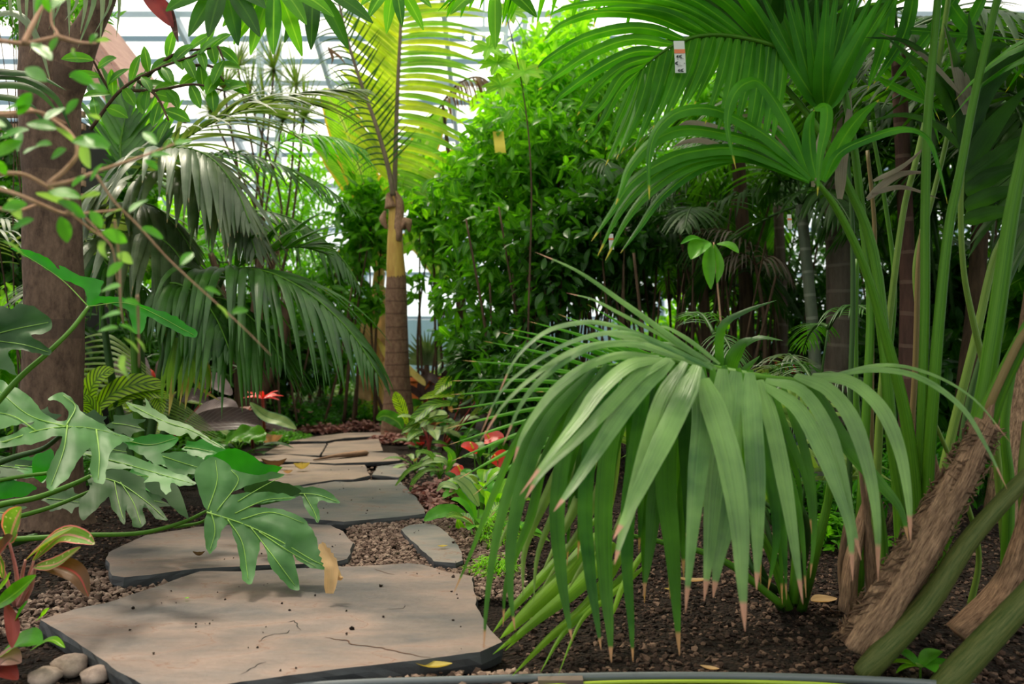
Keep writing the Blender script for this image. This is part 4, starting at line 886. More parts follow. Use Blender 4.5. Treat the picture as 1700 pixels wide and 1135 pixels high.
# ------------------------------------------------------------ lobed leaves
def closed_spline(pts, per=4):
    p = np.array(pts, float); n = len(p); out = []
    for i in range(n):
        a, b, c, d = p[i-1], p[i], p[(i+1) % n], p[(i+2) % n]
        for k in range(per):
            t = k/per; q = .5*((2*b)+(-a+c)*t+(2*a-5*b+4*c-d)*t*t+(-a+3*b-3*c+d)*t**3); lin = b+(c-b)*t
            out.append(q*.7+lin*.3)
    return np.array(out)
def lobed(top, outline, yf, mat, veins=(), vw=3.0, name='leaf', step=9, amp=.02, seed=0, label=None, wav=2.2, vmat=None, thick=None):
    o = closed_spline(outline); n = len(o)
    for i in range(n):
        q = o[i]; nx = noise.noise(Vector((q[0]*.09, q[1]*.09, seed)))*wav*1.5; ny = noise.noise(Vector((q[0]*.09, q[1]*.09, seed+7)))*wav*1.5; o[i] = q+[nx, ny]
    lo, hi = o.min(0), o.max(0); inner = []
    for k, x in enumerate(np.arange(lo[0], hi[0], step)):
        for y in np.arange(lo[1]+(k % 2)*step/2, hi[1], step):
            if inside(x, y, o) and np.min(np.linalg.norm(o-[x, y], axis=1)) > step*.45: inner.append((x, y))
    vs2 = [Vector(p) for p in o]+[Vector(p) for p in inner]
    r = delaunay_2d_cdt(vs2, [], [list(range(n))], 1, 1e-4)
    vn = [spline([(a, b) for a, b in v], 14) for v in veins]
    allv = np.vstack(vn) if vn else None
    def Yd(x, y):
        d = amp*noise.noise(Vector((x*.02, y*.02, seed)))+amp*.3*noise.noise(Vector((x*.06, y*.06, seed+3)))
        if allv is not None:
            e = np.min(np.hypot(allv[:, 0]-x, allv[:, 1]-y)); d += .020*math.exp(-(e/11)**2)   # furrow along each vein
        return yf(x, y)+d
    T = [at(p[0], p[1], Yd(p[0], p[1])) for p in r[0]]
    mb = MB(); fs = r[2]
    mb.add(T, fs, [[(r[0][i][0]/900, r[0][i][1]/300) for i in f] for f in fs])
    fr = mb.build(name, mat, top)
    if label: fr['label'] = label
    if vn:
        mb = MB()
        for i, v in enumerate(vn):
            p = np.array([at(a, b, Yd(a, b)-.006) for a, b in v]); w = np.linspace(vw if i == 0 else vw*.7, .8, len(p))*yf(*v[0])/F
            mb.tube(p, list(w/2), len(p), 5)
        sub(mb, 'veins', vmat or M['veinlight'], fr)
    return fr
C = gnd(-60, 880, -.04)
t = thing('philodendron', 'large split-leaf philodendron sprawling from the left edge over the flagstones', 'plant', (C[0], C[1], -.05))
OA = [(343,848),(331,820),(323,789),(333,768),(352,758),(371,763),(384,776),(397,784),(430,788),(452,783),(474,789),(440,798),(409,806),(380,821),(409,818),(440,816),(468,819),(491,826),(466,831),(438,834),(412,842),(440,842),(470,845),(497,856),(518,877),(524,894),(530,911),(540,929),(558,943),(534,945),(514,941),(493,927),(474,906),(470,903),(485,919),(493,945),(497,978),(484,977),(466,961),(448,937),(440,908),(432,898),(430,918),(426,937),(418,969),(407,966),(400,948),(396,915),(389,893),(379,870),(369,882),(361,900),(355,914),(346,919),(339,898),(340,868)]
VA = [[(343,850),(400,868),(460,895),(520,930),(552,943)],[(350,848),(357,880),(349,912)],[(378,862),(402,900),(412,960)],[(415,873),(455,925),(490,972)],[(360,848),(395,800),(384,780)],[(345,846),(360,800),(358,764)],[(395,832),(435,808),(470,790)],[(390,852),(440,830),(485,826)],[(430,882),(480,915),(525,940)],[(400,862),(450,850),(505,868)]]
yA = lambda x, y: 3.02-(y-755)/225*.42+(x-440)*.0006
lobed(t, OA, yA, M['philo'], VA, 3.2, seed=1, label='bright foremost lobed leaf hanging over the front flagstone')
mb = MB()
lpx(mb, [(533,902),(545,925),(552,945),(548,985)], 24, 2.66, 2.58, nref=(0, -1, .3), n=14, fold=.35, prof=np.array([.3,.6,.5,.9,.7,1,.8,1.05,.9,1,.95,.9,.8,.55]))
lpx(mb, [(540,938),(555,945),(563,958),(570,958)], 14, 2.62, 2.6, nref=(.2, -1, .6), n=10, fold=-.4)
o = mb.build('withered_tip', M['deadtan'], t); o['label'] = 'dry tan curled leaf tip'
lobed(t, [(470,815),(485,806),(505,808),(526,808),(548,818),(565,833),(545,834),(531,830),(526,836),(531,850),(529,868),(516,857),(505,840),(499,822),(480,828),(455,826)], lambda x, y: 3.25-(y-800)*.002, M['philo'], [[(470,820),(520,820),(560,832)],[(505,820),(522,850),(527,864)]], 2, seed=2)
lobed(t, [(352,760),(378,744),(405,748),(440,770),(468,775),(452,792),(420,790),(398,806),(370,800)], lambda x, y: 3.3, M['philob'], [], seed=3)
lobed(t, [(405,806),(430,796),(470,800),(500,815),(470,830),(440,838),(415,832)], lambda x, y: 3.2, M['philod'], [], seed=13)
OB = [(-60,640),(0,629),(16,641),(32,645),(53,662),(71,684),(93,697),(108,699),(114,684),(101,668),(80,662),(84,657),(104,652),(119,662),(138,686),(159,697),(185,714),(222,729),(198,737),(183,752),(178,775),(174,795),(168,804),(156,800),(149,775),(151,741),(132,762),(116,789),(100,805),(88,814),(77,808),(79,784),(93,749),(105,724),(80,727),(53,737),(0,744),(-60,752),(-60,735),(0,727),(30,715),(58,700),(35,703),(0,712),(-60,716)]
yB = lambda x, y: 2.75-(y-630)/185*.45+(x-100)*.0012
lobed(t, OB, yB, M['philo'], [[(-60,742),(0,735),(60,715),(110,708),(160,712),(215,728)],[(112,706),(105,750),(85,805)],[(160,713),(165,755),(163,795)],[(110,706),(125,675),(105,656)],[(60,715),(20,690),(-40,680)],[(110,708),(50,690),(0,650)]], 4, seed=4, label='big greyish lobed leaf in front of the tree trunk')
OCc = [(141,790),(170,782),(200,778),(238,795),(243,815),(262,838),(278,862),(258,860),(240,838),(238,850),(242,868),(233,875),(220,870),(212,850),(210,845),(207,870),(196,858),(185,842),(182,825),(170,832),(155,850),(138,865),(131,852),(133,830),(150,808)]
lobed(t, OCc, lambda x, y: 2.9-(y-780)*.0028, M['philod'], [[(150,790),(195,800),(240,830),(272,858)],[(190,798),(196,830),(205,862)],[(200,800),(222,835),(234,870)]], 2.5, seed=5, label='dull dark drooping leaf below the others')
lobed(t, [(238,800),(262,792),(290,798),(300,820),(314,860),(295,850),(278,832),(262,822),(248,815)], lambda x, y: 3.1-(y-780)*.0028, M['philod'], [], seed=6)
OD = [(132,751),(164,749),(212,754),(251,768),(281,780),(310,790),(326,803),(300,806),(283,800),(284,815),(276,821),(268,815),(262,800),(240,800),(247,790),(225,783),(218,777),(185,779),(148,780),(158,770),(150,758)]
lobed(t, OD, lambda x, y: 2.75-(y-750)*.003, M['philo'], [[(134,752),(200,768),(260,785),(322,803)]], 2.5, seed=7, label='narrow folded leaf seen nearly edge-on')
lobed(t, [(205,730),(235,724),(265,720),(297,726),(285,742),(268,752),(275,770),(262,772),(238,757),(215,745)], lambda x, y: 3.0-(y-720)*.002, M['philob'], [[(208,731),(250,738),(292,727)]], 2, seed=8, label='vivid green translucent leaf')
lobed(t, [(208,667),(232,673),(242,672),(243,660),(252,676),(281,694),(300,700),(325,712),(350,728),(374,745),(350,737),(330,724),(322,730),(310,718),(300,724),(278,718),(262,714),(262,700),(245,694),(222,682)], lambda x, y: 3.4-(y-660)*.003, M['philoblue'], [[(212,669),(270,698),(320,715),(370,743)]], 2, seed=9, label='bluish-silver narrow lobed leaf')
lobed(t, [(265,755),(300,748),(325,758),(350,770),(340,790),(310,785),(300,800),(285,785)], lambda x, y: 3.2-(y-750)*.002, M['philo'], [[(270,757),(310,770),(345,780)]], 2, seed=10)
lobed(t, [(325,770),(340,735),(365,735),(398,765),(402,778),(380,770),(360,778)], lambda x, y: 3.5-(y-735)*.002, M['philob'], [], seed=11)
OH = [(147,509),(140,480),(118,470),(90,455),(66,440),(40,425),(16,410),(50,416),(80,428),(98,448),(101,440),(134,458),(172,465),(168,478),(166,492),(201,492),(234,505),(285,522),(310,538),(329,551),(322,561),(301,554),(268,538),(245,525),(241,545),(232,555),(220,548),(214,518),(190,506),(167,502)]
lobed(t, OH, lambda x, y: 2.5+(x-150)*.0012-(y-500)*.001, M['philob'], [[(147,509),(100,462),(30,416)],[(148,508),(220,505),(322,556)]], 2.2, seed=12, label='high thin leaf crossing in front of the tree trunk')
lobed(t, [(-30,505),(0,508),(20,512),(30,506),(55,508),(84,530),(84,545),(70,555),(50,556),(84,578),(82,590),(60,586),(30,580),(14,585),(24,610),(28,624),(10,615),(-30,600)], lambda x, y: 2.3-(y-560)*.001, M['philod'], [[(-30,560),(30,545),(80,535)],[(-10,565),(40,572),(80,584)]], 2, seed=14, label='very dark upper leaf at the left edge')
lobed(t, [(-40,660),(-10,640),(10,650),(40,665),(60,690),(30,690),(0,680),(-40,700)], lambda x, y: 3.0, M['philod'], [], seed=15)
lobed(t, [(-20,810),(20,795),(60,808),(45,822),(0,830),(-20,830)], lambda x, y: 2.9, M['philob'], [], seed=16)
lobed(t, [(55,760),(85,745),(90,770),(70,800),(55,790)], lambda x, y: 3.0, M['philob'], [], seed=17)
for pts, r_, a, b_, m_ in (([(-80,900),(60,893),(130,888),(230,885),(300,868),(343,848)], [.014,.012,.011,.010,.009,.007], 2.85, 2.98, 'petiole'),
  ([(-60,860),(0,838),(60,826),(118,805),(150,790)], [.016,.014,.012,.011,.009], 2.75, 2.85, 'petiole'), ([(-60,880),(50,852),(100,836),(150,815)], [.012,.01,.009,.007], 2.8, 2.9, 'petiole'),
  ([(-60,810),(0,797),(40,790),(80,785)], [.01,.009,.008,.008], 2.9, 2.9, 'petiole'), ([(-60,790),(20,760),(70,745),(102,722)], [.014,.012,.01,.008], 2.7, 2.62, 'petdark'),
  ([(-80,760),(20,640),(80,585),(120,545),(147,509)], [.011,.010,.009,.008,.006], 2.3, 2.5, 'petiole'), ([(290,875),(330,868),(345,860)], [.008,.007,.006], 3.0, 3.0, 'petiole'), ([(-80,850),(0,900),(60,890)], [.02,.018,.014], 2.9, 2.9, 'petdark')):
    mb = MB(); P_ = pxs(pts, a, b_)
    mb.tube(P_, r_, 30, 8, flat=.8); mb.build('petiole', M[m_], t)

for s_, (x, y, w, h) in enumerate(((60,775,50,26),(110,830,46,22),(180,745,44,24),(240,790,40,26),(20,775,40,24),(250,830,36,20),(300,770,40,22),(70,700,40,26),(150,700,36,22),(330,745,36,18),(210,705,34,22),(0,850,50,20))):
    rr = random.Random(s_+50); o_ = [(x+math.cos(i*2*PI/14)*w*(1 if i % 2 else .62)*rr.uniform(.8, 1.1), y+math.sin(i*2*PI/14)*h*(1 if i % 2 else .7)) for i in range(14)]
    lobed(t, o_, lambda px, py: 3.35-(py-740)*.003, M['philod' if s_ % 3 else 'philob'], [[(x-w*.7, y-3), (x, y), (x+w*.7, y+5)]], 1.6, seed=60+s_)
# aglaonema and reds, bottom left
def bladepx(mb, pts, w, Y0, Y1, nref=(0, -.7, .7), n=14, fold=.18, cols=6, p=.75, rnd=None, wave=0, mi=0):
    k = len(pts); Ys = [Y0+(Y1-Y0)*i/(k-1) for i in range(k)]
    q = spline([at(x, y, Y) for (x, y), Y in zip(pts, Ys)], n)
    mb.ribbon(q, prof_oval(n, p)*w*(Y0+Y1)/2/F, nref, fold=fold, rnd=rnd, cols=cols, wave=wave, mi=mi)
C = gnd(30, 1010, -.05)
t = thing('aglaonema', 'red-edged green aglaonema in the bottom left corner', 'plant', C)
for pts, w, m_, nr in (([(15,898),(24,870),(36,842)], 46, 'aglao', (-.2, -1, .2)), ([(42,930),(80,900),(121,876)], 26, 'aglao', (0, -.5, 1)), ([(55,930),(100,890),(135,892),(157,903)], 30, 'aglao', (.1, -.9, .6)), ([(56,941),(95,935),(134,908)], 26, 'aglao', (0, -.7, .7)),
   ([(59,938),(100,940),(130,955),(147,990)], 34, 'aglared', (.3, -.9, .5)), ([(-10,1008),(25,985),(60,955)], 32, 'shrub', (-.3, -.9, .5)), ([(-10,930),(10,905),(22,890)], 30, 'aglared', (-.3, -.9, .5)), ([(5,960),(0,930),(-20,900)], 30, 'aglao', (-.2, -1, .2)), ([(10,1000),(22,1040),(20,1075)], 22, 'redleaf', (.4, -1, .2)), ([(0,1090),(40,1065),(70,1068)], 46, 'vine', (0, -.5, .9)), ([(50,1080),(85,1062),(108,1075)], 14, 'shrubl', (0, -.4, .9)), ([(-10,985),(8,970),(18,950)], 20, 'shrubl', (0, -.7, .7)), ([(60,1030),(75,1018),(76,1010)], 14, 'shrubl', (0, -.5, .8)), ([(-20,1130),(10,1095),(35,1100)], 40, 'pink', (0, -.6, .8)), ([(-20,1120),(5,1110),(30,1128)], 34, 'redleaf', (0, -.6, .8)), ([(20,1040),(38,1010),(45,1000)], 20, 'herb', (0, -.6, .8))):
    mb = MB(); bladepx(mb, pts, w, 2.12, 2.05, nr, wave=.02); o = mb.build('leaf', M[m_], t)
    if m_ == 'aglared': o['label'] = 'reddish older leaf'
for pts in ([(30,1005),(27,950),(15,898)], [(32,1005),(36,960),(42,930)], [(34,1005),(45,965),(56,930)], [(36,1006),(52,975),(59,940)], [(25,1005),(10,960),(0,930)], [(30,1005),(40,985),(56,943)]):
    mb = MB(); mb.tube(pxs(pts, 2.2, 2.12), [.006, .005, .003], 10, 7); mb.build('stem', M['pinkstem'], t)
c = gnd(75, 1045, -.05)

# ------------------------------------------------------------ big tree at left
def fork(Y): return Y
TY = 3.95
C = at(88, 850, TY); C[2] = -.06
t = thing('tree', 'thick brown-barked tree trunk on the left forking near the top', 'tree', C)
mb = MB(); mb.tube([C-[0.0, 0, .0], C+[0, 0, .08]]+pxs([(84,800),(86,700),(88,600),(90,500),(88,400),(86,300),(84,220),(82,150),(78,80),(70,0),(60,-120)], TY), [.19, .165, .145, .135, .13, .132, .128, .128, .122, .125, .13, .13, .11, .10, .09], 90, 32, wob=.05); mb.build('trunk', M['trunk'], t)
mb = MB(); mb.tube(pxs([(92,180),(118,110),(150,40),(178,-20),(200,-90)], TY, TY-.1), [.10, .085, .06, .05, .045], 30, 18, wob=.08); mb.build('branch', M['trunk'], t)
# leafy branches from the same side, drooping over the top left
def twigleaves(mb, pts, Y0, Y1, n, l, w, seed, droop=.4, spread=1.0, alt=True):
    rs_ = np.random.RandomState(seed); rp = spline(pxs(pts, Y0, Y1), 40); T = nrm(np.gradient(rp, axis=0))
    for k in range(n):
        i = int(39*(.1+.9*k/(n-1))); s = 1 if k % 2 else -1; tt = T[i]
        S = nrm(np.cross(tt, (0, -1, .3)))*s
        d = nrm(tt*.7+S*spread+np.array((rs_.uniform(-.3, .3), rs_.uniform(-.5, .2), rs_.uniform(-.3, .3)-droop))); m = 7
        q = [rp[i]]; dd = d
        for s_ in range(m-1): dd = nrm(dd+np.array((0, 0, -.08))); q.append(q[-1]+dd*l*rs_.uniform(.8, 1.1)/(m-1))
        mb.ribbon(np.array(q), prof_oval(m, .8)*w*rs_.uniform(.8, 1.15), (rs_.uniform(-.4, .4), -1, rs_.uniform(.1, .9)), fold=.12, cols=2)
mb = MB(); mb2 = MB()
for i, (pts, n) in enumerate((([(150,215),(200,150),(260,115),(330,90)],11),([(200,150),(260,150),(320,140),(370,150)],9),([(240,130),(290,90),(350,80)],7),([(230,135),(260,160),(280,200)],6),([(190,160),(170,130),(155,100)],5),([(330,90),(355,70),(372,100)],4),([(300,110),(350,110),(372,135)],5))):
    mb.tube(pxs(pts, 3.6, 3.5), [.008, .004], 16, 6); twigleaves(mb2, pts, 3.6, 3.5, n, .125, .05, i+20, droop=.3)
o = mb.build('twig', M['stem'], t); sub(mb2, 'foliage', M['shrub'], o)

# small-leaved curly vine, close to the camera at left
VY = 1.35
C = at(-120, 700, VY); C[2] = -.06
t = thing('climbing_vine', 'blurry close-up vine with curly pinkish stems and small round leaves at the left edge', 'vine', C)
VST = [[(-80,60),(0,68),(40,72),(70,66),(95,58),(86,40),(84,15)],[(92,60),(130,70),(160,72)],[(-60,290),(0,288),(40,290),(80,310),(110,330),(140,360),(170,390)],[(80,305),(110,280),(128,255),(120,225),(90,200),(50,180)],[(-60,300),(20,320),(70,340),(110,355),(160,352),(200,348)],[(80,308),(120,300),(160,285),(240,258),(300,235)],[(160,290),(190,335),(230,375),(290,440),(400,540),(450,590)],[(190,365),(198,430),(200,500),(205,540)],[(228,490),(230,540),(231,610)],[(-70,180),(0,190),(60,185),(110,205)],[(-60,330),(20,350),(60,340)],[(110,350),(150,380),(185,410),(195,470)],[(40,72),(60,30),(90,-20)]]
mb = MB()
for i, s in enumerate(VST): mb.tube(pxs(s, VY, VY+.08), [.0045, .0032, .0016] if i not in (6, 7, 8, 11) else [.0022, .0018, .0006], 30, 6, wob=.25)
mb.tube([at(-60, 700, VY), at(-75, 500, VY), at(-60, 300, VY), at(-75, 180, VY), at(-70, 60, VY)], [.009, .006, .005, .004, .003], 40, 7); mb.tube([C, at(-60, 700, VY)], [.01, .009], 6, 7)
o = mb.build('stem', M['vinestem'], t)
mb = MB(); rr = random.Random(5)
def vleaf(x, y, l, a, w=.55):
    q = [(x, y), (x+math.cos(a)*l*.5, y-math.sin(a)*l*.5-2), (x+math.cos(a)*l, y-math.sin(a)*l)]
    bladepx(mb, q, l*w, VY-.02, VY+rr.uniform(-.04, .04), (rr.uniform(-.5, .5), -.8, rr.uniform(.1, 1)), n=8, cols=4, fold=.1)
for x, y, l, a in ((85,100,42,2.4),(78,135,40,2.6),(115,125,40,-.3),(150,140,30,-.5),(5,185,45,.3),(30,190,40,1.0),(45,205,48,-.2),(10,210,50,3.0),(75,200,40,.6),(90,210,44,-.7),(110,190,30,.9),(140,180,26,.3),(145,190,26,-.4),(120,235,60,-.1),(140,225,44,-.5),(135,240,40,-1.2),(110,248,30,-2.6),(30,250,34,1.5),(40,255,34,.4),(15,330,40,-1.0),(60,320,50,-.4),(80,318,60,-.2),(95,335,55,-.5),(45,340,44,3.3),(130,330,36,.2),(170,385,40,-.4),(165,400,36,-1.1),(195,420,34,-.6),(205,435,34,-2.4),(175,360,30,.4),(215,352,40,.6),(235,380,36,-.4),(250,260,34,.1),(270,250,30,.8),(260,240,28,2.4),(240,265,30,-.7),(290,240,30,.2),(200,475,32,3.4),(205,500,30,-.2),(200,520,34,-2.9),(198,540,34,-.4),(205,560,36,-.8),(195,545,34,3.3),(225,560,30,-1.0),(200,590,40,-1.2),(340,480,30,-.3),(300,440,28,.8),(385,520,26,.2),(360,505,28,-.9),(95,62,30,-2.0),(86,15,34,.8),(84,20,34,2.0),(60,20,30,1.2),(150,72,20,1.0),(158,68,24,0),(120,80,24,-1.2),(10,290,30,2.2),(0,230,50,.3),(-10,260,50,.5),(20,380,40,.4),(5,400,40,-.6),(60,240,24,0),(150,300,34,.9),(120,310,30,.7),(100,360,40,-1.3),(150,350,34,-1.0)):
    vleaf(x, y, l*rr.uniform(.9, 1.1), a)
sub(mb, 'foliage', M['vine'], o)

# leaves hanging in at the top edge
def toprosette(px, py, Y, n, l, w, label, mat, seed, spread=1.0, stem=True):
    rr = random.Random(seed); c = at(px, py, Y); t = thing('umbrella_tree_branch', label, 'branch', c)
    mb = MB()
    for k in range(n):
        a = PI*(1.05+.9*k/(n-1)) if n > 1 else 1.5*PI; d = np.array((math.cos(a)*spread, rr.uniform(-.4, .4), math.sin(a)*.9-.2)); d = nrm(d)
        s = np.linspace(0, 1, 12); p = c+d*(.1+s*1.0)[:, None]*l*rr.uniform(.85, 1.1); p[:, 2] -= .05*s**2
        mb.ribbon(p, prof_oval(12, .8)*w, (rr.uniform(-.3, .3), -1, rr.uniform(-.2, .4)), fold=.1, cols=4)
    mb.build('foliage', mat, t); mb = MB()
    mb.tube([c, c+[0, .1, .35], c+[-.1, .3, 1.2]], [.005, .007, .012], 12, 6); mb.build('stem', M['stem'], t)
toprosette(372, -28, 2.6, 6, .15, .055, 'dark oval leaves hanging in at the top edge left of the lattice column', M['shrubd'], 1)
toprosette(455, -30, 2.6, 7, .17, .05, 'cluster of large pointed leaves hanging from the top edge over the left column', M['shrub'], 2)
toprosette(520, -25, 2.7, 5, .17, .05, 'cluster of hanging pointed leaves just left of the dark palm frond top', M['shrubd'], 3)
toprosette(655, -30, 2.8, 6, .12, .04, 'few green leaves dangling from the top edge above the golden palm', M['shrub'], 4)
toprosette(822, -30, 2.8, 3, .14, .05, 'single pair of green leaves at the top edge beside the leaning column', M['shrub'], 5)
c = at(262, 5, 2.8); t = thing('red_leaf_branch', 'dark pink and red mottled leaf hanging at the top left edge', 'leaf', c)
mb = MB(); bladepx(mb, [(235,-15),(262,8),(288,45)], 30, 2.8, 2.8, (0, -1, .1)); mb.build('leaf', M['redleaf'], t)
mb = MB(); bladepx(mb, [(262,-5),(282,20),(296,70)], 14, 2.82, 2.8, (0, -1, .1)); mb.tube([at(235, -15, 2.8), at(225, -60, 2.8), at(215, -140, 2.9)], [.003, .005, .008], 8, 5); mb.build('stem', M['reddark'], t)

C = at(60, -60, 3.3); t = thing('palm_frond_overhead', 'narrow silvery leaflets hanging in front of the big left trunk at the very top', 'palm', C)
mb = MB(); rr = random.Random(77)
for k in range(14):
    x0 = 10+k*13; lpx(mb, [(x0+10, -60), (x0+6+k, 0), (x0+rr.uniform(-14, 22), 50+rr.uniform(-20, 40))], rr.uniform(6, 10), 3.3, 3.25, n=10)
lpx(mb, [(-40,40),(20,20),(60,60),(85,140)], 14, 3.3, 3.2, n=14)
f_ = mb.build('frond', M['grey'], t); mb = MB(); mb.tube([at(-80, -40, 3.3), at(60, -70, 3.3), at(210, -60, 3.3)], [.012, .009, .005], 16, 6); sub(mb, 'rachis', M['petdark'], f_)
C = at(-60, 160, 3.0); t = thing('palm_frond_overhead', 'dark blurred palm leaf crossing the left trunk near the hut slats', 'palm', C)
mb = MB()
for p, w in (([(-60,130),(30,128),(90,160),(118,215)],14),([(-60,150),(10,140),(60,150),(100,190)],16),([(-60,170),(0,160),(50,175),(80,215)],14),([(-60,110),(0,118),(60,125),(110,150)],14),([(-60,190),(-10,190),(20,220),(30,260)],14)): lpx(mb, p, w, 3.0, 2.95, n=14)
mb.build('frond', M['updark'], t)
# ------------------------------------------------------------ silvery palm on the left
KY = 4.9
C = at(235, 800, KY); C[2] = -.06
t = thing('kentia_palm', 'large silvery-green palm with drooping fronds between the big left tree and the path', 'palm', C)
for i, (pts, r_) in enumerate((([(235,790),(228,650),(222,500),(220,400),(216,300)], [.035,.03,.025,.02,.015]), ([(250,800),(262,650),(280,540),(300,470)], [.03,.025,.02,.014]), ([(215,800),(190,650),(170,520),(150,420)], [.03,.024,.018,.012]), ([(245,800),(300,650),(340,540),(372,455)], [.028,.022,.016,.012]))):
    mb = MB(); q = pxs(pts, KY); q[0] = C; mb.tube(q, r_, 20, 8); mb.build('petiole', M['petdark' if i else 'petiole'], t)
SW = .055
def fr_px(top, pts, Y0, Y1, n, L0, mat, **k): return frond(top, pxs(pts, Y0, Y1), n, L0, mat, **k)
fr_px(t, [(216,300),(260,285),(320,282),(370,310),(405,360),(425,420)], KY, KY-.45, 24, .62, M['grey'], ang=70, droop=.9, w=SW, vee=-5, fold=-.2, rad=(.008, .003), tipang=25, label='silvery drooping frond in the middle left')
fr_px(t, [(230,292),(300,235),(370,195),(450,168),(540,150),(610,148)], KY, KY-.1, 30, .62, M['grey'], ang=50, droop=.55, w=.034, vee=10, fold=-.25, rad=(.008, .003), tipang=15, label='long upper frond reaching right')
fr_px(t, [(300,470),(345,450),(400,445),(455,455),(520,492),(585,555),(630,625)], KY-.2, KY-.7, 36, .85, M['side'], ang=62, droop=1.15, w=.044, vee=5, fold=-.25, rad=(.009, .003), tipang=30, gp=1.4, label='dark green frond with long hanging leaflets')
fr_px(t, [(372,455),(430,425),(490,410),(540,420)], KY-.2, KY-.1, 16, .42, M['side'], ang=60, droop=.4, w=.04, vee=40, fold=-.25, rad=(.007, .003), tipang=25)
fr_px(t, [(150,420),(190,390),(240,385),(285,410),(315,460),(335,530)], KY, KY-.5, 26, .65, M['grey'], ang=65, droop=1.1, w=SW, vee=0, fold=-.2, rad=(.008, .003), tipang=20, label='silvery frond with scorched yellow tips')
fr_px(t, [(160,400),(180,440),(230,470),(270,520),(305,590)], KY-.3, KY-.5, 20, .42, M['side'], ang=55, droop=1.4, w=.035, vee=0, fold=-.2, rad=(.007, .003), tipang=20)
fr_px(t, [(216,300),(200,260),(205,210),(225,170),(250,150)], KY, KY+.3, 14, .42, M['side'], ang=55, droop=.2, w=.05, vee=40, fold=-.2, rad=(.008, .003), tipang=10)
fr_px(t, [(290,300),(345,262),(400,255),(470,275),(540,310),(600,360)], KY+.3, KY+.1, 28, .40, M['side'], ang=60, droop=.8, w=.028, vee=10, fold=-.25, rad=(.007, .003), tipang=25)
fr_px(t, [(440,250),(500,225),(560,230),(610,250)], KY+.6, KY+.4, 18, .42, M['bright'], ang=60, droop=.9, w=.035, vee=10, fold=-.25, rad=(.006, .003), tipang=25, label='green frond tip left of the golden fronds')
fr_px(t, [(216,300),(250,262),(300,245),(350,262),(390,310),(415,370)], KY-.2, KY-.6, 24, .65, M['grey'], ang=65, droop=1.0, w=SW, vee=0, fold=-.2, rad=(.008, .003), tipang=20)
fr_px(t, [(150,420),(170,360),(210,335),(260,345),(300,385),(330,440)], KY+.1, KY-.2, 22, .50, M['grey'], ang=65, droop=1.0, w=SW, vee=0, fold=-.2, rad=(.008, .003), tipang=20)
fr_px(t, [(216,300),(180,300),(150,320),(130,370)], KY-.1, KY-.3, 14, .42, M['grey'], ang=65, droop=1.1, w=SW, vee=0, fold=-.2, rad=(.008, .003), tipang=20)
fr_px(t, [(300,470),(340,490),(380,500),(430,540),(470,600)], KY-.3, KY-.7, 26, .7, M['side'], ang=62, droop=1.3, w=.044, vee=0, fold=-.25, rad=(.008, .003), tipang=30)
fr_px(t, [(250,480),(290,470),(330,490),(360,530),(385,590)], KY-.4, KY-.8, 20, .45, M['side'], ang=62, droop=1.3, w=.044, vee=0, fold=-.25, rad=(.008, .003), tipang=30)
fr_px(t, [(300,400),(360,360),(430,350),(500,370),(560,420),(600,480)], KY+.5, KY+.2, 28, .5, M['side'], ang=60, droop=1.0, w=.035, vee=5, fold=-.25, rad=(.008, .003), tipang=25)
mb = MB()   # yellow scorched leaflets
for pts, w in (([(300,540),(315,600),(330,640),(365,665)],11),([(305,570),(305,620),(298,675)],9),([(320,560),(345,610),(350,650)],8),([(290,600),(285,650),(280,690)],9),([(318,600),(312,640),(307,680)],9)):
    lpx(mb, pts, w, KY-.5, KY-.55)
o = mb.build('scorched_leaflets', M['yellowleaf'], t); o['label'] = 'yellow-orange scorched leaflets'
mb = MB()
for k in range(9):
    x = 268+k*9; lpx(mb, [(288+k*3, 560), (x+4, 620), (x, 672+R.uniform(-20, 10))], 10, KY-.55, KY-.6)
mb.build('hanging_leaflets', M['lime'], t)

# broad fan palm leaf behind it
C = at(245, 760, 5.6); C[2] = -.06
t = thing('fan_palm', 'broad pleated dark green leaves rising behind the silvery palm, right of the left tree', 'palm', C)
for cx, cy, a0, a1, l, m_ in ((218, 288, 55, 125, 150, 'shrub'), (222, 290, 20, 60, 110, 'side'), (250, 305, 130, 175, 90, 'side')):
    mb = MB()
    for k in range(9):
        a = math.radians(a0+(a1-a0)*k/8); lpx(mb, [(cx, cy), (cx+math.cos(a)*l*.5, cy-math.sin(a)*l*.5), (cx+math.cos(a)*l, cy-math.sin(a)*l)], 24, 5.6, 5.5, nref=(.2*(-1)**k, -1, 0), n=9)
    mb.build('leaf', M[m_], t)
mb = MB(); mb.tube([C, at(230, 500, 5.6), at(220, 290, 5.6)], [.03, .02, .012], 12, 8); mb.build('petiole', M['petdark'], t)

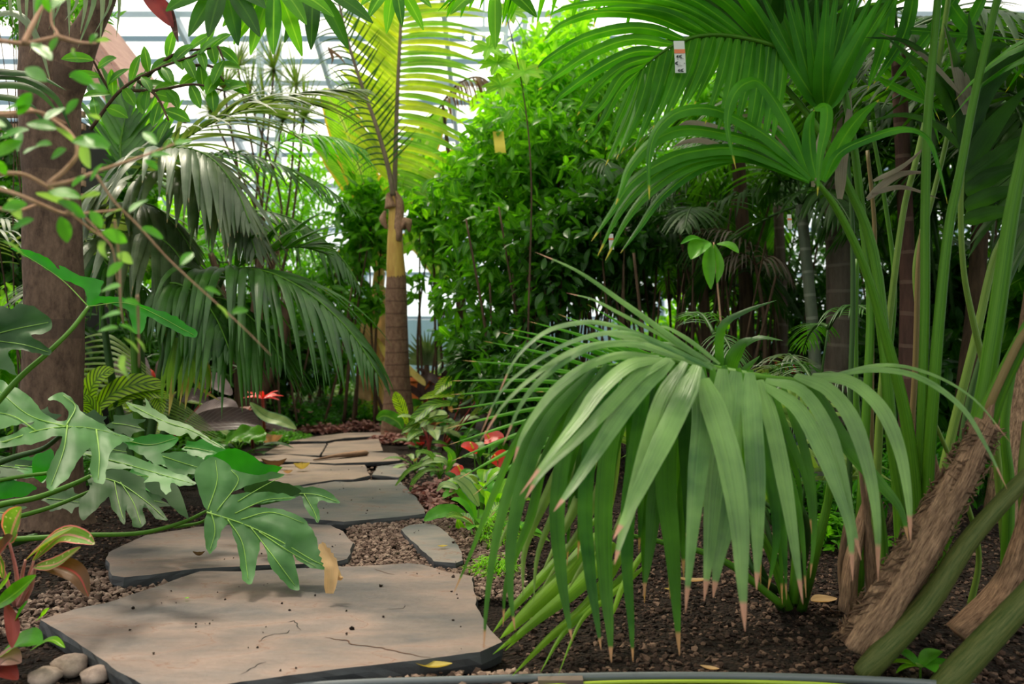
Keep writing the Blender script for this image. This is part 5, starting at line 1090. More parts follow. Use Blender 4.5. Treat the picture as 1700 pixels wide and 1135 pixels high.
# ------------------------------------------------------------ young golden palm at the end of the path
PY = 7.35
C = gnd(660, 705, -.05); C = at(660, 712, PY); C[2] = -.06
t = thing('golden_palm', 'young palm with ringed brown trunk and backlit yellow-green fronds at the end of the path', 'palm', C)
mb = MB(); mb.tube([C]+pxs([(661,680),(660,640),(659,600),(659,560),(658,520),(658,470),(658,455)], PY), [.155, .135, .118, .108, .10, .098, .095, .088, .082], 70, 28, wob=.03); mb.build('trunk', M['palmtrunk'], t)
mb = MB(); mb.tube(pxs([(658,462),(657,440),(656,400),(656,360),(655,325)], PY), [.086, .080, .068, .056, .045], 30, 20, wob=.04); mb.build('crownshaft', M['crown'], t)
mb = MB()
for pts, r_ in (([(648,345),(645,325),(650,322)], [.05,.03,.01]), ([(660,400),(662,340),(655,318)], [.03,.04,.02]), ([(668,380),(675,370),(680,385)], [.02,.05,.01]), ([(640,350),(636,365),(642,380)], [.01,.03,.01])):
    mb.tube(pxs(pts, PY-.04), r_, 10, 9, wob=.5)
mb.build('dry_sheath', M['fibre'], t)
def gold(side, t0=0): pass
# right frond: tall, gold leaflets to both sides
rp = spline(pxs([(655,325),(657,240),(660,150),(664,70),(668,-10),(672,-120)], PY), 40)
mb = MB(); mbg = MB(); rr = random.Random(9)
for k in range(40):
    tt = .05+.93*k/39; x = tt*39; i = min(int(x), 38); q = rp[i]+(rp[i+1]-rp[i])*(x-i)
    l = (.74 if k > 7 else .5+.03*k)*rr.uniform(.88, 1.1)
    # right side: nearly level, slightly drooping when low, rising when high
    el = -.15+.55*tt+rr.uniform(-.05, .05); d = np.array((math.cos(el), rr.uniform(-.3, -.05), math.sin(el))); P = [q]; dd = d
    for s in range(8): dd = nrm(dd+[0, 0, -.05-.06*(1-tt)]); P.append(P[-1]+dd*l/8)
    (mb if rr.random() < .6 else mbg).ribbon(np.array(P), prof_palm(9)*.056, (0, -1, .25), fold=-.2, rnd=rr.random(), cols=2)
    el = 2.25+.12*rr.random(); d = np.array((math.cos(el), rr.uniform(.0, .25), math.sin(el))); P = [q]; dd = d; l2 = .66*rr.uniform(.85, 1.1)
    for s in range(8): dd = nrm(dd+[-.03, 0, -.02]); P.append(P[-1]+dd*l2/8)
    mb.ribbon(np.array(P), prof_palm(9)*.066, (-.3, -1, .2), fold=-.12, rnd=rr.random(), cols=2)
fr = mb.build('frond', M['gold'], t); fr['label'] = 'upright backlit yellow-gold frond'
sub(mbg, 'green_leaflets', M['goldg'], fr)
mb = MB(); mb.tube(rp, [.024, .016, .01], 40, 7); sub(mb, 'rachis', M['rach'], fr)
# left frond: dark thin drooping leaflets
rp = spline(pxs([(653,325),(645,280),(625,210),(600,140),(578,70),(562,0),(550,-80)], PY-.1, PY-.3), 40); mb = MB()
for k in range(34):
    tt = .18+.8*k/33; x = tt*39; i = min(int(x), 38); q = rp[i]+(rp[i+1]-rp[i])*(x-i)
    for sd in (-1, 1):
        l = .34*rr.uniform(.85, 1.1)*(.8+.4*tt if sd < 0 else 1); el = (2.7-.35*tt) if sd < 0 else (.75+.35*tt); el += rr.uniform(-.08, .08)
        d = np.array((math.cos(el), rr.uniform(-.35, .1), math.sin(el))); P = [q]; dd = d
        for s in range(8): dd = nrm(dd+np.array((-.02*(-sd), 0, -.22 if sd < 0 else .07*tt))*1.0); P.append(P[-1]+dd*l/8)
        mb.ribbon(np.array(P), prof_palm(9)*.017, (.2*sd, -1, .3), fold=-.2, cols=2)
fr = mb.build('frond', M['updark'], t); fr['label'] = 'thin dark curling frond leaning left'
mb = MB(); mb.tube(rp, [.024, .015, .007], 40, 7); sub(mb, 'rachis', M['rach'], fr)
mb = MB()
for pts in ([(545,78),(552,95),(550,108)], [(550,85),(562,92),(575,108)], [(546,80),(556,88),(565,98)]): lpx(mb, pts, 5, PY-.3, PY-.3)
mb.build('dry_strand', M['wither'], t)
# third, wider spread behind left
rp = spline(pxs([(656,325),(640,260),(606,190),(585,150)], PY+.1, PY+.3), 30); mb = MB()
leaflets(mb, rp, 16, lambda q: .42, ang=60, droop=.3, w=.04, vee=10, start=.25)
fr = mb.build('frond', M['goldg'], t); mb = MB(); mb.tube(rp, [.018, .008], 20, 6); sub(mb, 'rachis', M['rach'], fr)
# withered brown fronds, right
mb = MB(); mb2 = MB()
rp = spline(pxs([(735,170),(760,140),(790,128),(812,140),(815,180),(795,205)], 8.2), 30); leaflets(mb, rp, 26, lambda q: .34, ang=70, droop=1.6, w=.02, vee=0, start=.02, tipang=60)
C2_ = at(775, 700, 8.2); C2_[2] = -.06
t2 = thing('old_palm', 'palm with withered brown drooping frond right of the golden fronds', 'palm', C2_)
fr = mb.build('frond', M['wither'], t2); fr['label'] = 'withered reddish-brown frond'
mb = MB(); mb.tube(rp, [.012, .006], 30, 6); sub(mb, 'rachis', M['stem'], fr)
mb = MB(); mb.tube([C2_, at(765, 500, 8.2), at(752, 330, 8.2), at(735, 172, 8.2)], [.06, .05, .03, .014], 20, 9); mb.build('trunk', M['stem'], t2)
frond(t2, pxs([(735,172),(700,215),(705,262),(735,290)], 8.2), 16, .36, M['goldg'], ang=60, droop=1, w=.04)

# banana plant behind, left and right of the trunk
def bigleaf(top, pts, w, Y0, Y1, mat, nref=(0, -.9, .3), p=.6, fold=.12, wave=.03, rib=True, label=None, n=26, rm='petpale', cols=6, name='leaf'):
    mb = MB(); bladepx(mb, pts, w, Y0, Y1, nref, n=n, fold=fold, cols=cols, p=p, wave=wave); fr = mb.build(name, mat, top)
    if label: fr['label'] = label
    if rib:
        mb = MB(); q = spline(pxs(pts, Y0, Y1), 20); q[:, 1] += .003; mb.tube(q, [w*.022*Y0/F, w*.006*Y0/F], 20, 6); sub(mb, 'midrib', M[rm], fr)
    return fr
BY = 9.3
C = at(615, 690, BY); C[2] = -.06
t = thing('banana_plant', 'banana plant with tan dried sheaths behind and left of the ringed palm trunk', 'banana plant', C)
mb = MB(); mb.tube([C]+pxs([(618,640),(622,560),(628,480),(632,400)], BY), [.14,.12,.1,.07,.05], 30, 14, wob=.2); mb.build('stem', M['crown'], t)
for pts, w in (([(630,470),(640,520),(636,600)], 28), ([(622,480),(612,540),(618,610)], 26), ([(635,560),(648,610),(640,680)], 24), ([(615,600),(605,640),(612,690)], 22)): bigleaf(t, pts, w, BY-.15, BY-.2, M['deadtan'], rib=False, label='dried hanging leaf', wave=.15)
bigleaf(t, [(632,400),(600,290),(568,200),(535,148)], 62, BY, BY-.4, M['bananal'], label='orange-edged upright leaf')
bigleaf(t, [(632,400),(610,330),(560,260),(520,235)], 60, BY+.3, BY+.1, M['bananal'])
bigleaf(t, [(634,400),(660,330),(720,285),(790,250)], 60, BY+.3, BY, M['bananal'])
bigleaf(t, [(634,400),(650,320),(690,270),(740,180)], 66, BY+.4, BY+.5, M['bananal'])
bigleaf(t, [(625,560),(650,600),(680,625),(712,655)], 14, BY-.5, BY-.9, M['yellowleaf'], label='yellow drooping leaf')
bigleaf(t, [(628,440),(600,420),(570,440),(545,490)], 44, BY, BY-.3, M['bananal'])
bigleaf(t, [(634,430),(690,400),(720,430),(740,480)], 44, BY, BY-.3, M['bananal'])

# dracaena with spiky rosettes
DY = 9.5
C = at(440, 690, DY); C[2] = -.06
t = thing('dracaena', 'tall thin-stemmed dracaena with spiky tufts against the glass roof', 'dracaena', C)
rr = random.Random(12); tufts = [(395,112),(455,115),(492,142),(415,165),(372,150),(440,180),(505,195),(470,200),(350,185)]
for x, y in tufts:
    q = at(x, y, DY+rr.uniform(-.4, .4)); mb = MB()
    P = spline([C, C+[rr.uniform(-.3, .3), 0, 1.2], (q+C)/2+[rr.uniform(-.3, .3), 0, .5], q], 20); mb.tube(P, [.03, .022, .014, .012], 20, 7); s = mb.build('stem', M['stem'], t)
    mb = MB()
    for k in range(46):
        a = rr.uniform(0, 2*PI); e = rr.uniform(-.5, 1.4); d = np.array((math.cos(a)*math.cos(e), math.sin(a)*math.cos(e), math.sin(e))); l = rr.uniform(.38, .62)*(1 if e > .3 else .8)
        P = [q]; dd = d
        for s_ in range(5): dd = nrm(dd+[0, 0, -.06]); P.append(P[-1]+dd*l/5)
        mb.ribbon(np.array(P), np.array([.8, 1, .9, .7, .4, .05])*.024, (0, -.3, 1), fold=.2, cols=2)
    sub(mb, 'leaf_tuft', M['drac'], s)

# ------------------------------------------------------------ shrubs (batch instanced leaves inside ONE mesh per shrub)
def leafT(wr=.4, droop=.25, p=.8, n=6, fold=.12):
    mb = MB(); s = np.linspace(0, 1, n); P = np.column_stack([s, 0*s, -droop*s**2])
    mb.ribbon(P, prof_oval(n, p)*wr, (0, 0, 1), fold=fold, rnd=0, cols=2)
    v = np.vstack(mb.v); f = mb.f; uv = [mb.uv[i*4:i*4+4] for i in range(len(f))]; return v, f, uv
LT = leafT(); LTn = leafT(.24, .3); LTr = leafT(.62, .2, .6); LTg = leafT(.07, .5, .5)
def frames(d, rs_, roll=.5):
    d = nrm(d); up = np.array((0, 0, 1.))+rs_.randn(len(d), 3)*roll; y = nrm(np.cross(up, d)); z = np.cross(d, y); return np.stack([d, y, z], 1)
def shrub(name, label, cat, base, blobs, n, size, mat, T=LT, seed=0, stems=8, stemr=.02, droop=-.25, up=.0, group=None, smat='stem', stemto=None, surf=.55, roll=.5, clump=7):
    """blobs: (centre, radii) of the crown; leaves grow in whorls of `clump` at twig ends"""
    rs_ = np.random.RandomState(seed); t = thing(name, label, cat, base, group); base = np.array(base, float)
    vol = np.array([b[1][0]*b[1][1]*b[1][2] for b in blobs]); pr = vol/vol.sum(); m = n//clump
    bi = rs_.choice(len(blobs), m, p=pr); dirs = nrm(rs_.randn(m, 3)); rad = rs_.rand(m)**(1-surf)
    cen = np.array([blobs[i][0] for i in bi])+dirs*rad[:, None]*np.array([blobs[i][1] for i in bi])
    ax = nrm(dirs+rs_.randn(m, 3)*.5+[0, 0, .4+up])
    d = np.repeat(ax, clump, 0)*.35+nrm(rs_.randn(m*clump, 3))+[0, 0, droop]
    loc = np.repeat(cen, clump, 0)+rs_.randn(m*clump, 3)*size*.35; ok = loc[:, 2] > .03; loc = loc[ok]; d = d[ok]
    mb = MB(); mb.inst(T, loc, frames(d, rs_, roll), size*rs_.uniform(.65, 1.2, len(loc)), np.repeat(rs_.rand(m), clump)[ok]*.6+rs_.rand(len(loc))*.4)
    mb.build('foliage', mat, t)
    for k in range(stems):
        i = rs_.choice(len(blobs), p=pr); e = np.array(blobs[i][0])+nrm(rs_.randn(3))*.5*np.array(blobs[i][1]); e[2] = max(e[2], .15)
        s0 = base+[rs_.uniform(-.12, .12)*len(blobs)**.5, rs_.uniform(-.1, .1), 0]
        mb = MB(); mb.tube([s0, s0*.6+e*.4+rs_.randn(3)*.05+[0, 0, .1], e], [stemr, stemr*.7, stemr*.3], 12, 6)
        mb.build('stem', M[smat] if isinstance(smat, str) else smat, t)
    return t
def B(px, py, Y, rx, rz, ry=None):   # blob from photo position and pixel radii
    s = Y/F; return (at(px, py, Y), (rx*s, ry if ry else (rx+rz)/2*s, rz*s))
def G0(px, Y): c = at(px, 700, Y); c[2] = -.06; return c
# the leafy shrub right of centre
shrub('leafy_shrub', 'dense glossy-leaved shrub right of the path, sunlit on its left side', 'shrub', G0(900, 6.6), [B(800,330,6.6,95,90), B(880,260,6.6,110,110), B(960,330,6.5,100,130), B(840,420,6.4,110,90), B(780,500,6.3,70,80), B(900,470,6.4,90,80), B(980,200,6.8,110,110)], 5200, .125, M['shrub'], seed=1, stems=16, stemr=.016)
shrub('leafy_shrub', 'lime-green sunlit shrub beside the yellow sticky trap', 'shrub', G0(830, 7.4), [B(880,170,7.4,80,90), B(940,120,7.4,90,90), B(800,270,7.3,70,60), B(720,300,7.5,60,50), B(860,250,7.4,90,70)], 2600, .14, M['shrubl'], seed=2, stems=8)
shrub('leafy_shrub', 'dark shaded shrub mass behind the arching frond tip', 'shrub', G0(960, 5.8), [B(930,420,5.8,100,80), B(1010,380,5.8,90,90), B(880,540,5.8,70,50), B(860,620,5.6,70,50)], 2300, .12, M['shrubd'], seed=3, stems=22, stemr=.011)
shrub('leafy_shrub', 'narrow shrub in front of the white gap right of the palm trunk', 'shrub', G0(740, 8.3), [B(700,480,8.2,28,22), B(745,430,8.2,36,40), B(720,370,8.3,50,40), B(770,560,8,50,40), B(705,340,8.2,40,30)], 900, .15, M['shrub'], seed=4, stems=6)
shrub('leafy_shrub', 'shrub with hanging leaves left of the ringed palm trunk', 'shrub', G0(610, 8.6), [B(620,390,8.6,40,50), B(590,350,8.6,40,40), B(625,310,8.7,50,30), B(570,440,8.6,40,40), B(600,500,8.6,34,30)], 1100, .15, M['shrub'], seed=5, stems=7)
# sapling rosettes at centre top
t = thing('sapling', 'slender sapling with pale green leaf whorls beside the leaning column', 'plant', G0(870, 5.2))
mb = MB(); P = spline([G0(870, 5.2), at(878, 500, 5.2), at(882, 300, 5.2), at(868, 150, 5.2), at(835, 0, 5.2)], 30); mb.tube(P, [.008, .005, .003], 30, 6); st = mb.build('stem', M['stem'], t)
mb = MB(); rr = random.Random(3)
for x, y in ((825,105),(832,143),(848,20),(870,120),(812,80)):
    q = at(x, y, 5.2)
    for k in range(8):
        a = k*PI/4+rr.uniform(-.2, .2); d = nrm(np.array((math.cos(a), math.sin(a)*.4-.2, math.sin(a)*.7+.2))); s = np.linspace(0, 1, 8); p = q+d*(s*.125)[:, None]; p[:, 2] -= .03*s**2
        mb.ribbon(p, prof_oval(8, .8)*.045, (0, -1, .5), fold=.1, cols=2)
    mb.tube([q, at((x+875)/2, y+20, 5.2), at(878, y+60, 5.2)], [.003, .004], 8, 5)
sub(mb, 'foliage', M['shrubl'], st)
# ------------------------------------------------------------ shaded palms and canes, right background
def cane(px0, px1, ytop, Y, w0, w1, mat, label, name='shade_palm', cat='palm', pytop=None):
    C = at(px0, 700, Y); C[2] = -.06; t = thing(name, label, cat, C); s = Y/F/2
    T_ = at(px1, ytop, Y+.1); mb = MB(); mid_ = (C+T_)/2+[.02, 0, 0]; mb.tube([C, (C*3+T_)/4, mid_, T_], [w0*s*1.1, w0*s, (w0+w1)/2*s, w1*s], 40, 14, wob=.04); mb.build('trunk', mat, t); return t, T_
def crownfronds(t, top, n, L, mat, seed, w=.03, droop=1.0, nl=18, el=(.2, 1.2), a0=0, a1=2*PI, ll=.4, rmat=None):
    rr = random.Random(seed)
    for k in range(n):
        a = a0+(a1-a0)*(k+.5)/n+rr.uniform(-.2, .2); e = rr.uniform(*el); d = np.array((math.cos(a)*math.cos(e), math.sin(a)*math.cos(e), math.sin(e))); P = [np.array(top)]; dd = d
        for s in range(6): dd = nrm(dd+[0, 0, -.20*droop]); P.append(P[-1]+dd*L*rr.uniform(.85, 1.1)/6)
        frond(t, P, nl, ll, mat, ang=60, droop=droop*.8, w=w, vee=15, fold=-.2, rad=(.010, .003), seg=7, tipang=25, start=.2, rs=rr, rmat=rmat or M['petdark'], nseg=16)
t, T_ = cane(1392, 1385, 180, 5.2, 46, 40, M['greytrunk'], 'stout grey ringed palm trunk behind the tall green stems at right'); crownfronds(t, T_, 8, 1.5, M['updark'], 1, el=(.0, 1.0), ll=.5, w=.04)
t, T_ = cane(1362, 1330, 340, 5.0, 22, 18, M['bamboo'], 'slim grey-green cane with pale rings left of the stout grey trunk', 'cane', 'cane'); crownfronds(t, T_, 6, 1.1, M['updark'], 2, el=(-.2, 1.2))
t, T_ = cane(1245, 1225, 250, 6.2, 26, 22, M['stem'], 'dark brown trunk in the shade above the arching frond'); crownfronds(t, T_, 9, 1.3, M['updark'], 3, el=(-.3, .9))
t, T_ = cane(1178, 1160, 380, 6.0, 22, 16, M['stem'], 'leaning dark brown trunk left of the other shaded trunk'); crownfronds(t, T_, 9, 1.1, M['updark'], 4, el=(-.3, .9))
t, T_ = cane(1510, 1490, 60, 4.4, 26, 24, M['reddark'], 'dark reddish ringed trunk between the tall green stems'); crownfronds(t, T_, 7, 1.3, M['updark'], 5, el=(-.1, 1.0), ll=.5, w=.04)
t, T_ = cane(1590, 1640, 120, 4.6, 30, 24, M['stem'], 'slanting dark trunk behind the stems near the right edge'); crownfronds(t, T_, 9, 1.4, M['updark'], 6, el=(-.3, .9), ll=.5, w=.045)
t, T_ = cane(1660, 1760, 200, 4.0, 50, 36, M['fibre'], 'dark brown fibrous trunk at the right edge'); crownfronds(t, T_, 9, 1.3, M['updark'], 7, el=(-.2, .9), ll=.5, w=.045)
t, T_ = cane(1300, 1290, 300, 7.2, 20, 16, M['greytrunk'], 'thin distant trunk between two darker trunks, above the red flowers'); crownfronds(t, T_, 8, 1.2, M['side'], 8, el=(-.2, .9))
def clump(px, Y, n, h, spread, label, seed, mat, smat, r=.012, ll=.3, w=.022, fL=.9, lean=.3, name='cane_palm', el=(.2, 1.2), nl=14, frn=2):
    rr = random.Random(seed); C = G0(px, Y); t = thing(name, label, 'palm', C)
    for k in range(n):
        a = rr.uniform(0, 2*PI); b = C+[math.cos(a)*spread*.3, math.sin(a)*spread*.3, 0]; hh = h*rr.uniform(.6, 1.05); e = b+[math.cos(a)*lean*hh, math.sin(a)*lean*hh*.6, hh]
        mb = MB(); mb.tube([b, b*.6+e*.4+[rr.uniform(-.03, .03), 0, 0], e], [r*1.2, r, r*.7], 12, 7); mb.build('stem', M[smat], t)
        crownfronds(t, e, frn, fL, mat, seed*31+k, nl=nl, ll=ll, w=w, droop=1.0, el=el)
    return t
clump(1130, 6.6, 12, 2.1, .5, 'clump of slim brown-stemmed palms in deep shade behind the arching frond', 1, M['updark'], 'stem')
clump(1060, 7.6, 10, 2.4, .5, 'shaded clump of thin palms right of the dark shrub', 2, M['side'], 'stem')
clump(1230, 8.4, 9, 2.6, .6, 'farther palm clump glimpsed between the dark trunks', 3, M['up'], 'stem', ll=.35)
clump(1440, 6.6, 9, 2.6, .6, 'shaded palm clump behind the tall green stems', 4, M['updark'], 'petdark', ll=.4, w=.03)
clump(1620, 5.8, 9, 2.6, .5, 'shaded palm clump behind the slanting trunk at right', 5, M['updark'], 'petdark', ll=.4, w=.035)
clump(1310, 3.9, 4, .95, .25, 'small feathery palm with narrow leaflets in the gap above the arching frond', 6, M['side'], 'petdark', r=.006, ll=.18, w=.010, fL=.45, el=(.0, 1.0), nl=16)
clump(1220, 4.2, 4, .85, .2, 'small pale-leaved palm just above the top of the arching frond', 7, M['grey'], 'petdark', r=.006, ll=.22, w=.016, fL=.4, el=(.2, 1.2), nl=8)
# curled dark-green leaf above the frond, and a bright heart-leaf vine
C = at(1230, 780, 3.1); C[2] = -.06
t = thing('broadleaf_palm', 'curled blue-green pleated leaves just above the right end of the frond', 'palm', C)
mb = MB()
for p, w in (([(1205,640),(1195,590),(1200,540),(1240,515),(1290,498)],15),([(1212,640),(1215,600),(1232,570),(1250,560)],24),([(1208,645),(1190,610),(1182,600)],16),([(1215,640),(1240,610),(1262,590)],12),([(1230,575),(1260,560),(1300,565)],10)): lpx(mb, p, w, 3.1, 3.0, n=14)
mb.build('leaf', M['side'], t)
mb = MB(); mb.tube([C, at(1222, 700, 3.1), at(1208, 635, 3.1)], [.012, .009, .007], 10, 6); mb.build('petiole', M['petdark'], t)
C = at(1195, 760, 4.6); C[2] = -.06
t = thing('heart_leaf_vine', 'bright green climbing leaves lit against the dark palms, above the arching frond', 'vine', C)
mb = MB()
for p, w in (([(1178,402),(1160,410),(1147,430)],34),([(1190,405),(1210,408),(1226,420)],18),([(1180,404),(1176,440),(1180,480)],22),([(1185,404),(1195,440),(1190,470)],14),([(1170,400),(1150,395),(1130,405)],12)): bladepx(mb, p, w, 4.6, 4.5, n=9)
o = mb.build('leaf', M['vine'], t); mb = MB(); mb.tube([C, at(1200, 600, 4.6), at(1185, 402, 4.6)], [.008, .006, .004], 16, 6); mb.build('stem', M['vinestem'], t)

# ------------------------------------------------------------ filler shrubs far behind (each one a plant of its own)
FILL = [
 ('tall lime shrub far behind the silvery palm, right of the dracaena stems', 330, 11.5, [(330,420,90,110),(280,380,70,70)], 'shrubl', 1500),
 ('bright shrub behind the dracaena, left of the banana leaves', 470, 10.9, [(470,340,80,90),(520,300,60,70),(480,450,70,90)], 'shrubl', 1700),
 ('dense green shrub filling the space behind the big left trunk', 180, 9.0, [(170,420,80,130),(190,300,70,80),(150,560,80,70)], 'shrub', 2000),
 ('dark shrub at the far left edge behind the hut corner', 30, 6.6, [(20,400,80,110),(60,520,70,90),(-20,280,60,80)], 'shrubd', 1700),
 ('lime undergrowth left of the big left trunk', 20, 6.0, [(10,560,60,80),(30,650,70,60)], 'shrubl', 1000),
 ('dark shrub behind the hanging leaflets of the silvery palm', 420, 8.6, [(400,560,90,70),(460,600,80,50),(350,620,70,50)], 'shrubd', 1900),
 ('green shrub between the silvery palm and the banana plant', 540, 9.9, [(540,480,60,70),(550,580,60,60),(500,520,60,60)], 'shrub', 1500),
 ('tall backlit shrub behind the tagged frond', 1060, 9.6, [(1040,250,100,110),(1120,180,100,100),(1010,140,70,70)], 'shrubl', 2200),
 ('backlit bush behind the upright fan of blades', 1250, 9.8, [(1230,200,110,110),(1330,160,100,110),(1280,300,90,80)], 'shrub', 2200),
 ('bush behind the tall stems near the top right', 1480, 8.6, [(1440,220,110,120),(1560,160,110,120),(1500,360,100,90)], 'shrubd', 2300),
 ('bush at the top right edge of the glasshouse', 1680, 7.6, [(1660,240,110,130),(1700,400,90,110),(1640,90,110,80)], 'shrubd', 2100),
 ('tall dark bush behind the shaded palm clumps', 1150, 8.8, [(1130,360,110,90),(1060,440,90,80),(1200,420,90,80)], 'shrubd', 2300),
 ('low bright undergrowth seen between the dark trunks', 1230, 10.5, [(1220,540,130,70),(1110,560,100,60)], 'shrubl', 1500),
 ('green undergrowth behind the red flowers at right', 1330, 8.0, [(1330,500,90,80),(1400,560,90,70),(1290,600,70,40)], 'shrubd', 1700),
 ('dark undergrowth behind the fibrous stem base', 1560, 5.6, [(1500,640,110,80),(1620,620,100,110),(1560,500,100,90),(1420,700,80,50)], 'shrubd', 2600),
 ('lime bush behind the leafy shrub, seen at its upper left', 860, 10.4, [(850,170,60,80),(800,330,60,60),(930,80,70,70)], 'shrubl', 1300),
 ('dark undergrowth at the foot of the leafy shrub', 880, 5.4, [(860,640,70,45),(930,660,70,50),(800,600,45,45)], 'shrubd', 1500),
 ('dusky undergrowth under the tall clump, right of the rock', 1470, 3.9, [(1440,790,60,50),(1540,780,70,60),(1640,780,60,70)], 'herb', 1700),
 ('dark foliage mass hiding the base of the glass wall at right', 1450, 11.5, [(1350,480,130,90),(1520,480,130,100),(1650,520,110,100)], 'shrubd', 2300),
 ('leafy top of a tree against the roof at the upper left corner', 60, 5.0, [(20,-10,110,60),(110,20,70,45)], 'shrub', 900),
 ('shrub just past the right edge beside the fibrous trunk', 1780, 5.2, [(1770,500,100,140),(1830,380,100,140),(1780,640,90,80)], 'shrub', 2300),
 ('broad bush filling the far right corner of the glasshouse', 1900, 8.0, [(1850,420,140,160),(1950,520,120,120)], 'shrubd', 1800),
 ('low dark shrub left of the bromeliad flowers', 300, 7.2, [(300,620,70,40),(230,590,60,50)], 'shrubd', 1100),
]
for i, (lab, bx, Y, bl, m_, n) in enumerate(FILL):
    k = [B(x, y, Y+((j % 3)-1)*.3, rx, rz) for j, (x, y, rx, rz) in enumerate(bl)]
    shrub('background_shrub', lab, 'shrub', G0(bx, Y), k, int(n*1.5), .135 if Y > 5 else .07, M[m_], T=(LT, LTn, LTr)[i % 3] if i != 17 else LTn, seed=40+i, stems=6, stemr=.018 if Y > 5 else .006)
# cordyline-like spiky plant in the bluish gap
C = at(712, 640, 9.0); C[2] = -.06
t = thing('spiky_palm', 'pale blue-green fan of narrow spikes low in the gap right of the palm trunk', 'palm', C)
mb = MB()
for k in range(26):
    a = math.radians(5+k*6.8); l = R.uniform(50, 75); lpx(mb, [(708,606), (708+math.cos(a)*l*.5, 606-math.sin(a)*l*.55), (708+math.cos(a)*l, 606-math.sin(a)*l*.9)], 4.5, 9, 8.9, n=7)
mb.build('leaf_fan', M['grey'], t); mb = MB(); mb.tube([C, at(708, 606, 9)], [.05, .03], 6, 8); mb.build('stem', M['stem'], t)
# feathery palms left background
clump(500, 10.4, 7, 2.2, .5, 'thin-stemmed palm clump behind the hanging dark fronds', 11, M['side'], 'stem')
clump(290, 8.4, 6, 2.6, .5, 'dark-stemmed palm clump behind the silvery palm', 12, M['up'], 'stem')
clump(20, 5.2, 4, 1.7, .3, 'narrow-leaved palm left of the big left trunk', 13, M['grey'], 'petdark', ll=.35, w=.02)
C = at(400, 690, 7.8); C[2] = -.06
t = thing('tree', 'slanting brown stems of a small tree behind the hanging palm leaflets', 'tree', C)
for i, p in enumerate(([(395,690),(420,600),(425,500),(440,380)], [(400,690),(440,640),(470,560),(480,450)], [(405,690),(400,600),(380,520),(350,420)])):
    mb = MB(); mb.tube([C]+pxs(p, 7.8)[1:], [.08,.05,.04,.03], 20, 8, wob=.1); mb.build('stem', M['stem'], t)

# ------------------------------------------------------------ planting beds at ground level
def bl(name, label, cat, base): return thing(name, label, cat, base)
def rosette(px, py, n, l, w, mat, label, seed, T=None, name='broadleaf_plant', cat='plant', el=(.3, 1.2), z=-.05, Y=None, stemm='petiole', arch=.6, ht=.0, wave=.02):
    C = gnd(px, py, z); rr = random.Random(seed); t = thing(name, label, cat, C); 
    for k in range(n):
        a = k*2.4+rr.uniform(-.4, .4); e = rr.uniform(*el); d = np.array((math.cos(a)*math.cos(e), math.sin(a)*math.cos(e), math.sin(e))); L_ = l*rr.uniform(.75, 1.15); s = np.linspace(0, 1, 14)
        b = C+[0, 0, ht]+d*L_*.35; p = b+d*(s*L_)[:, None]; p[:, 2] -= arch*L_*s**2*.7
        mb = MB(); mb.ribbon(p, prof_oval(14, .8)*w*rr.uniform(.8, 1.1), (0, -.25, 1), fold=.12, cols=6, wave=wave); mm = mat if not isinstance(mat, list) else mat[k % len(mat)]
        lf = mb.build('leaf', M[mm], t); mb = MB(); mb.tube([C, C+[0, 0, ht*.7]+d*.1*L_, b], [.006, .005, .003], 8, 6); sub(mb, 'petiole', M[stemm], lf)
    return t
rosette(715, 700, 12, .36, .15, 'calathea', 'calathea clump with dark-veined leaves at the right foot of the ringed trunk', 1, ht=.16, el=(.1, 1.0))
rosette(760, 690, 12, .42, .16, ['calathea', 'zebra'], 'taller lime and dark patterned calathea behind the red flowers at right', 2, ht=.24, el=(.1, 1.0))
rosette(676, 712, 7, .30, .11, ['shrubl', 'zebra'], 'lime pale-ribbed leaves against the foot of the ringed trunk', 3, ht=.06, el=(.6, 1.4))
rosette(712, 762, 8, .22, .10, ['silver', 'calathea'], 'silvery-leaved plant with red stalks by the right path edge', 4, ht=.20, stemm='redstem', el=(.0, .9))
rosette(745, 742, 7, .24, .11, ['silver', 'herb'], 'silver-veined plant right of the red-stalked one', 5, ht=.10, el=(.1, 1.0))
rosette(690, 785, 9, .17, .045, ['calathea', 'silver'], 'low arching speckled leaves reaching over the small blue-grey flagstone', 6, ht=.05, el=(.0, .8))
rosette(800, 905, 9, .20, .075, ['vine', 'calathea'], 'bright green broad leaves beside the wedge flagstone', 7, ht=.05, el=(.2, 1.1))
rosette(800, 850, 8, .19, .08, ['shrubl', 'silver'], 'pale green mottled leaves in front of the anthuriums', 8, ht=.10, el=(.2, 1.1))
rosette(700, 735, 6, .10, .06, ['herb'], 'small dark green plant at the right edge of the farthest stones', 9, ht=.06)
rosette(658, 712, 5, .13, .12, ['shrub'], 'broad green leaf hugging the front of the palm trunk base', 10, ht=.05, el=(.0, .5))
rosette(225, 770, 9, .40, .12, 'zebra', 'lime calathea with dark stripes right of the big left trunk', 11, ht=.30, el=(.1, .8), z=-.05)
rosette(185, 740, 8, .45, .13, ['zebra', 'bananal'], 'backlit striped leaves behind the lime calathea', 12, ht=.42, el=(.2, .9))
rosette(255, 715, 7, .55, .22, 'mauve', 'broad pinkish-grey leaves behind the red flower spike', 13, ht=.25, el=(.3, .9), stemm='redstem')
rosette(375, 725, 5, .55, .2, 'purple', 'big maroon ribbed leaves on the bed left of the path end', 14, ht=.05, el=(.0, .35), stemm='redstem', wave=.01)
rosette(350, 702, 6, .5, .2, 'mauve', 'dusky pinkish broad leaves behind the maroon ones', 15, ht=.28, el=(.2, .7), stemm='redstem')
rosette(395, 762, 8, .20, .085, ['silver', 'vine'], 'pale silvery lobed leaves leaning over the left path edge', 16, ht=.10, el=(.1, .9), wave=.08)
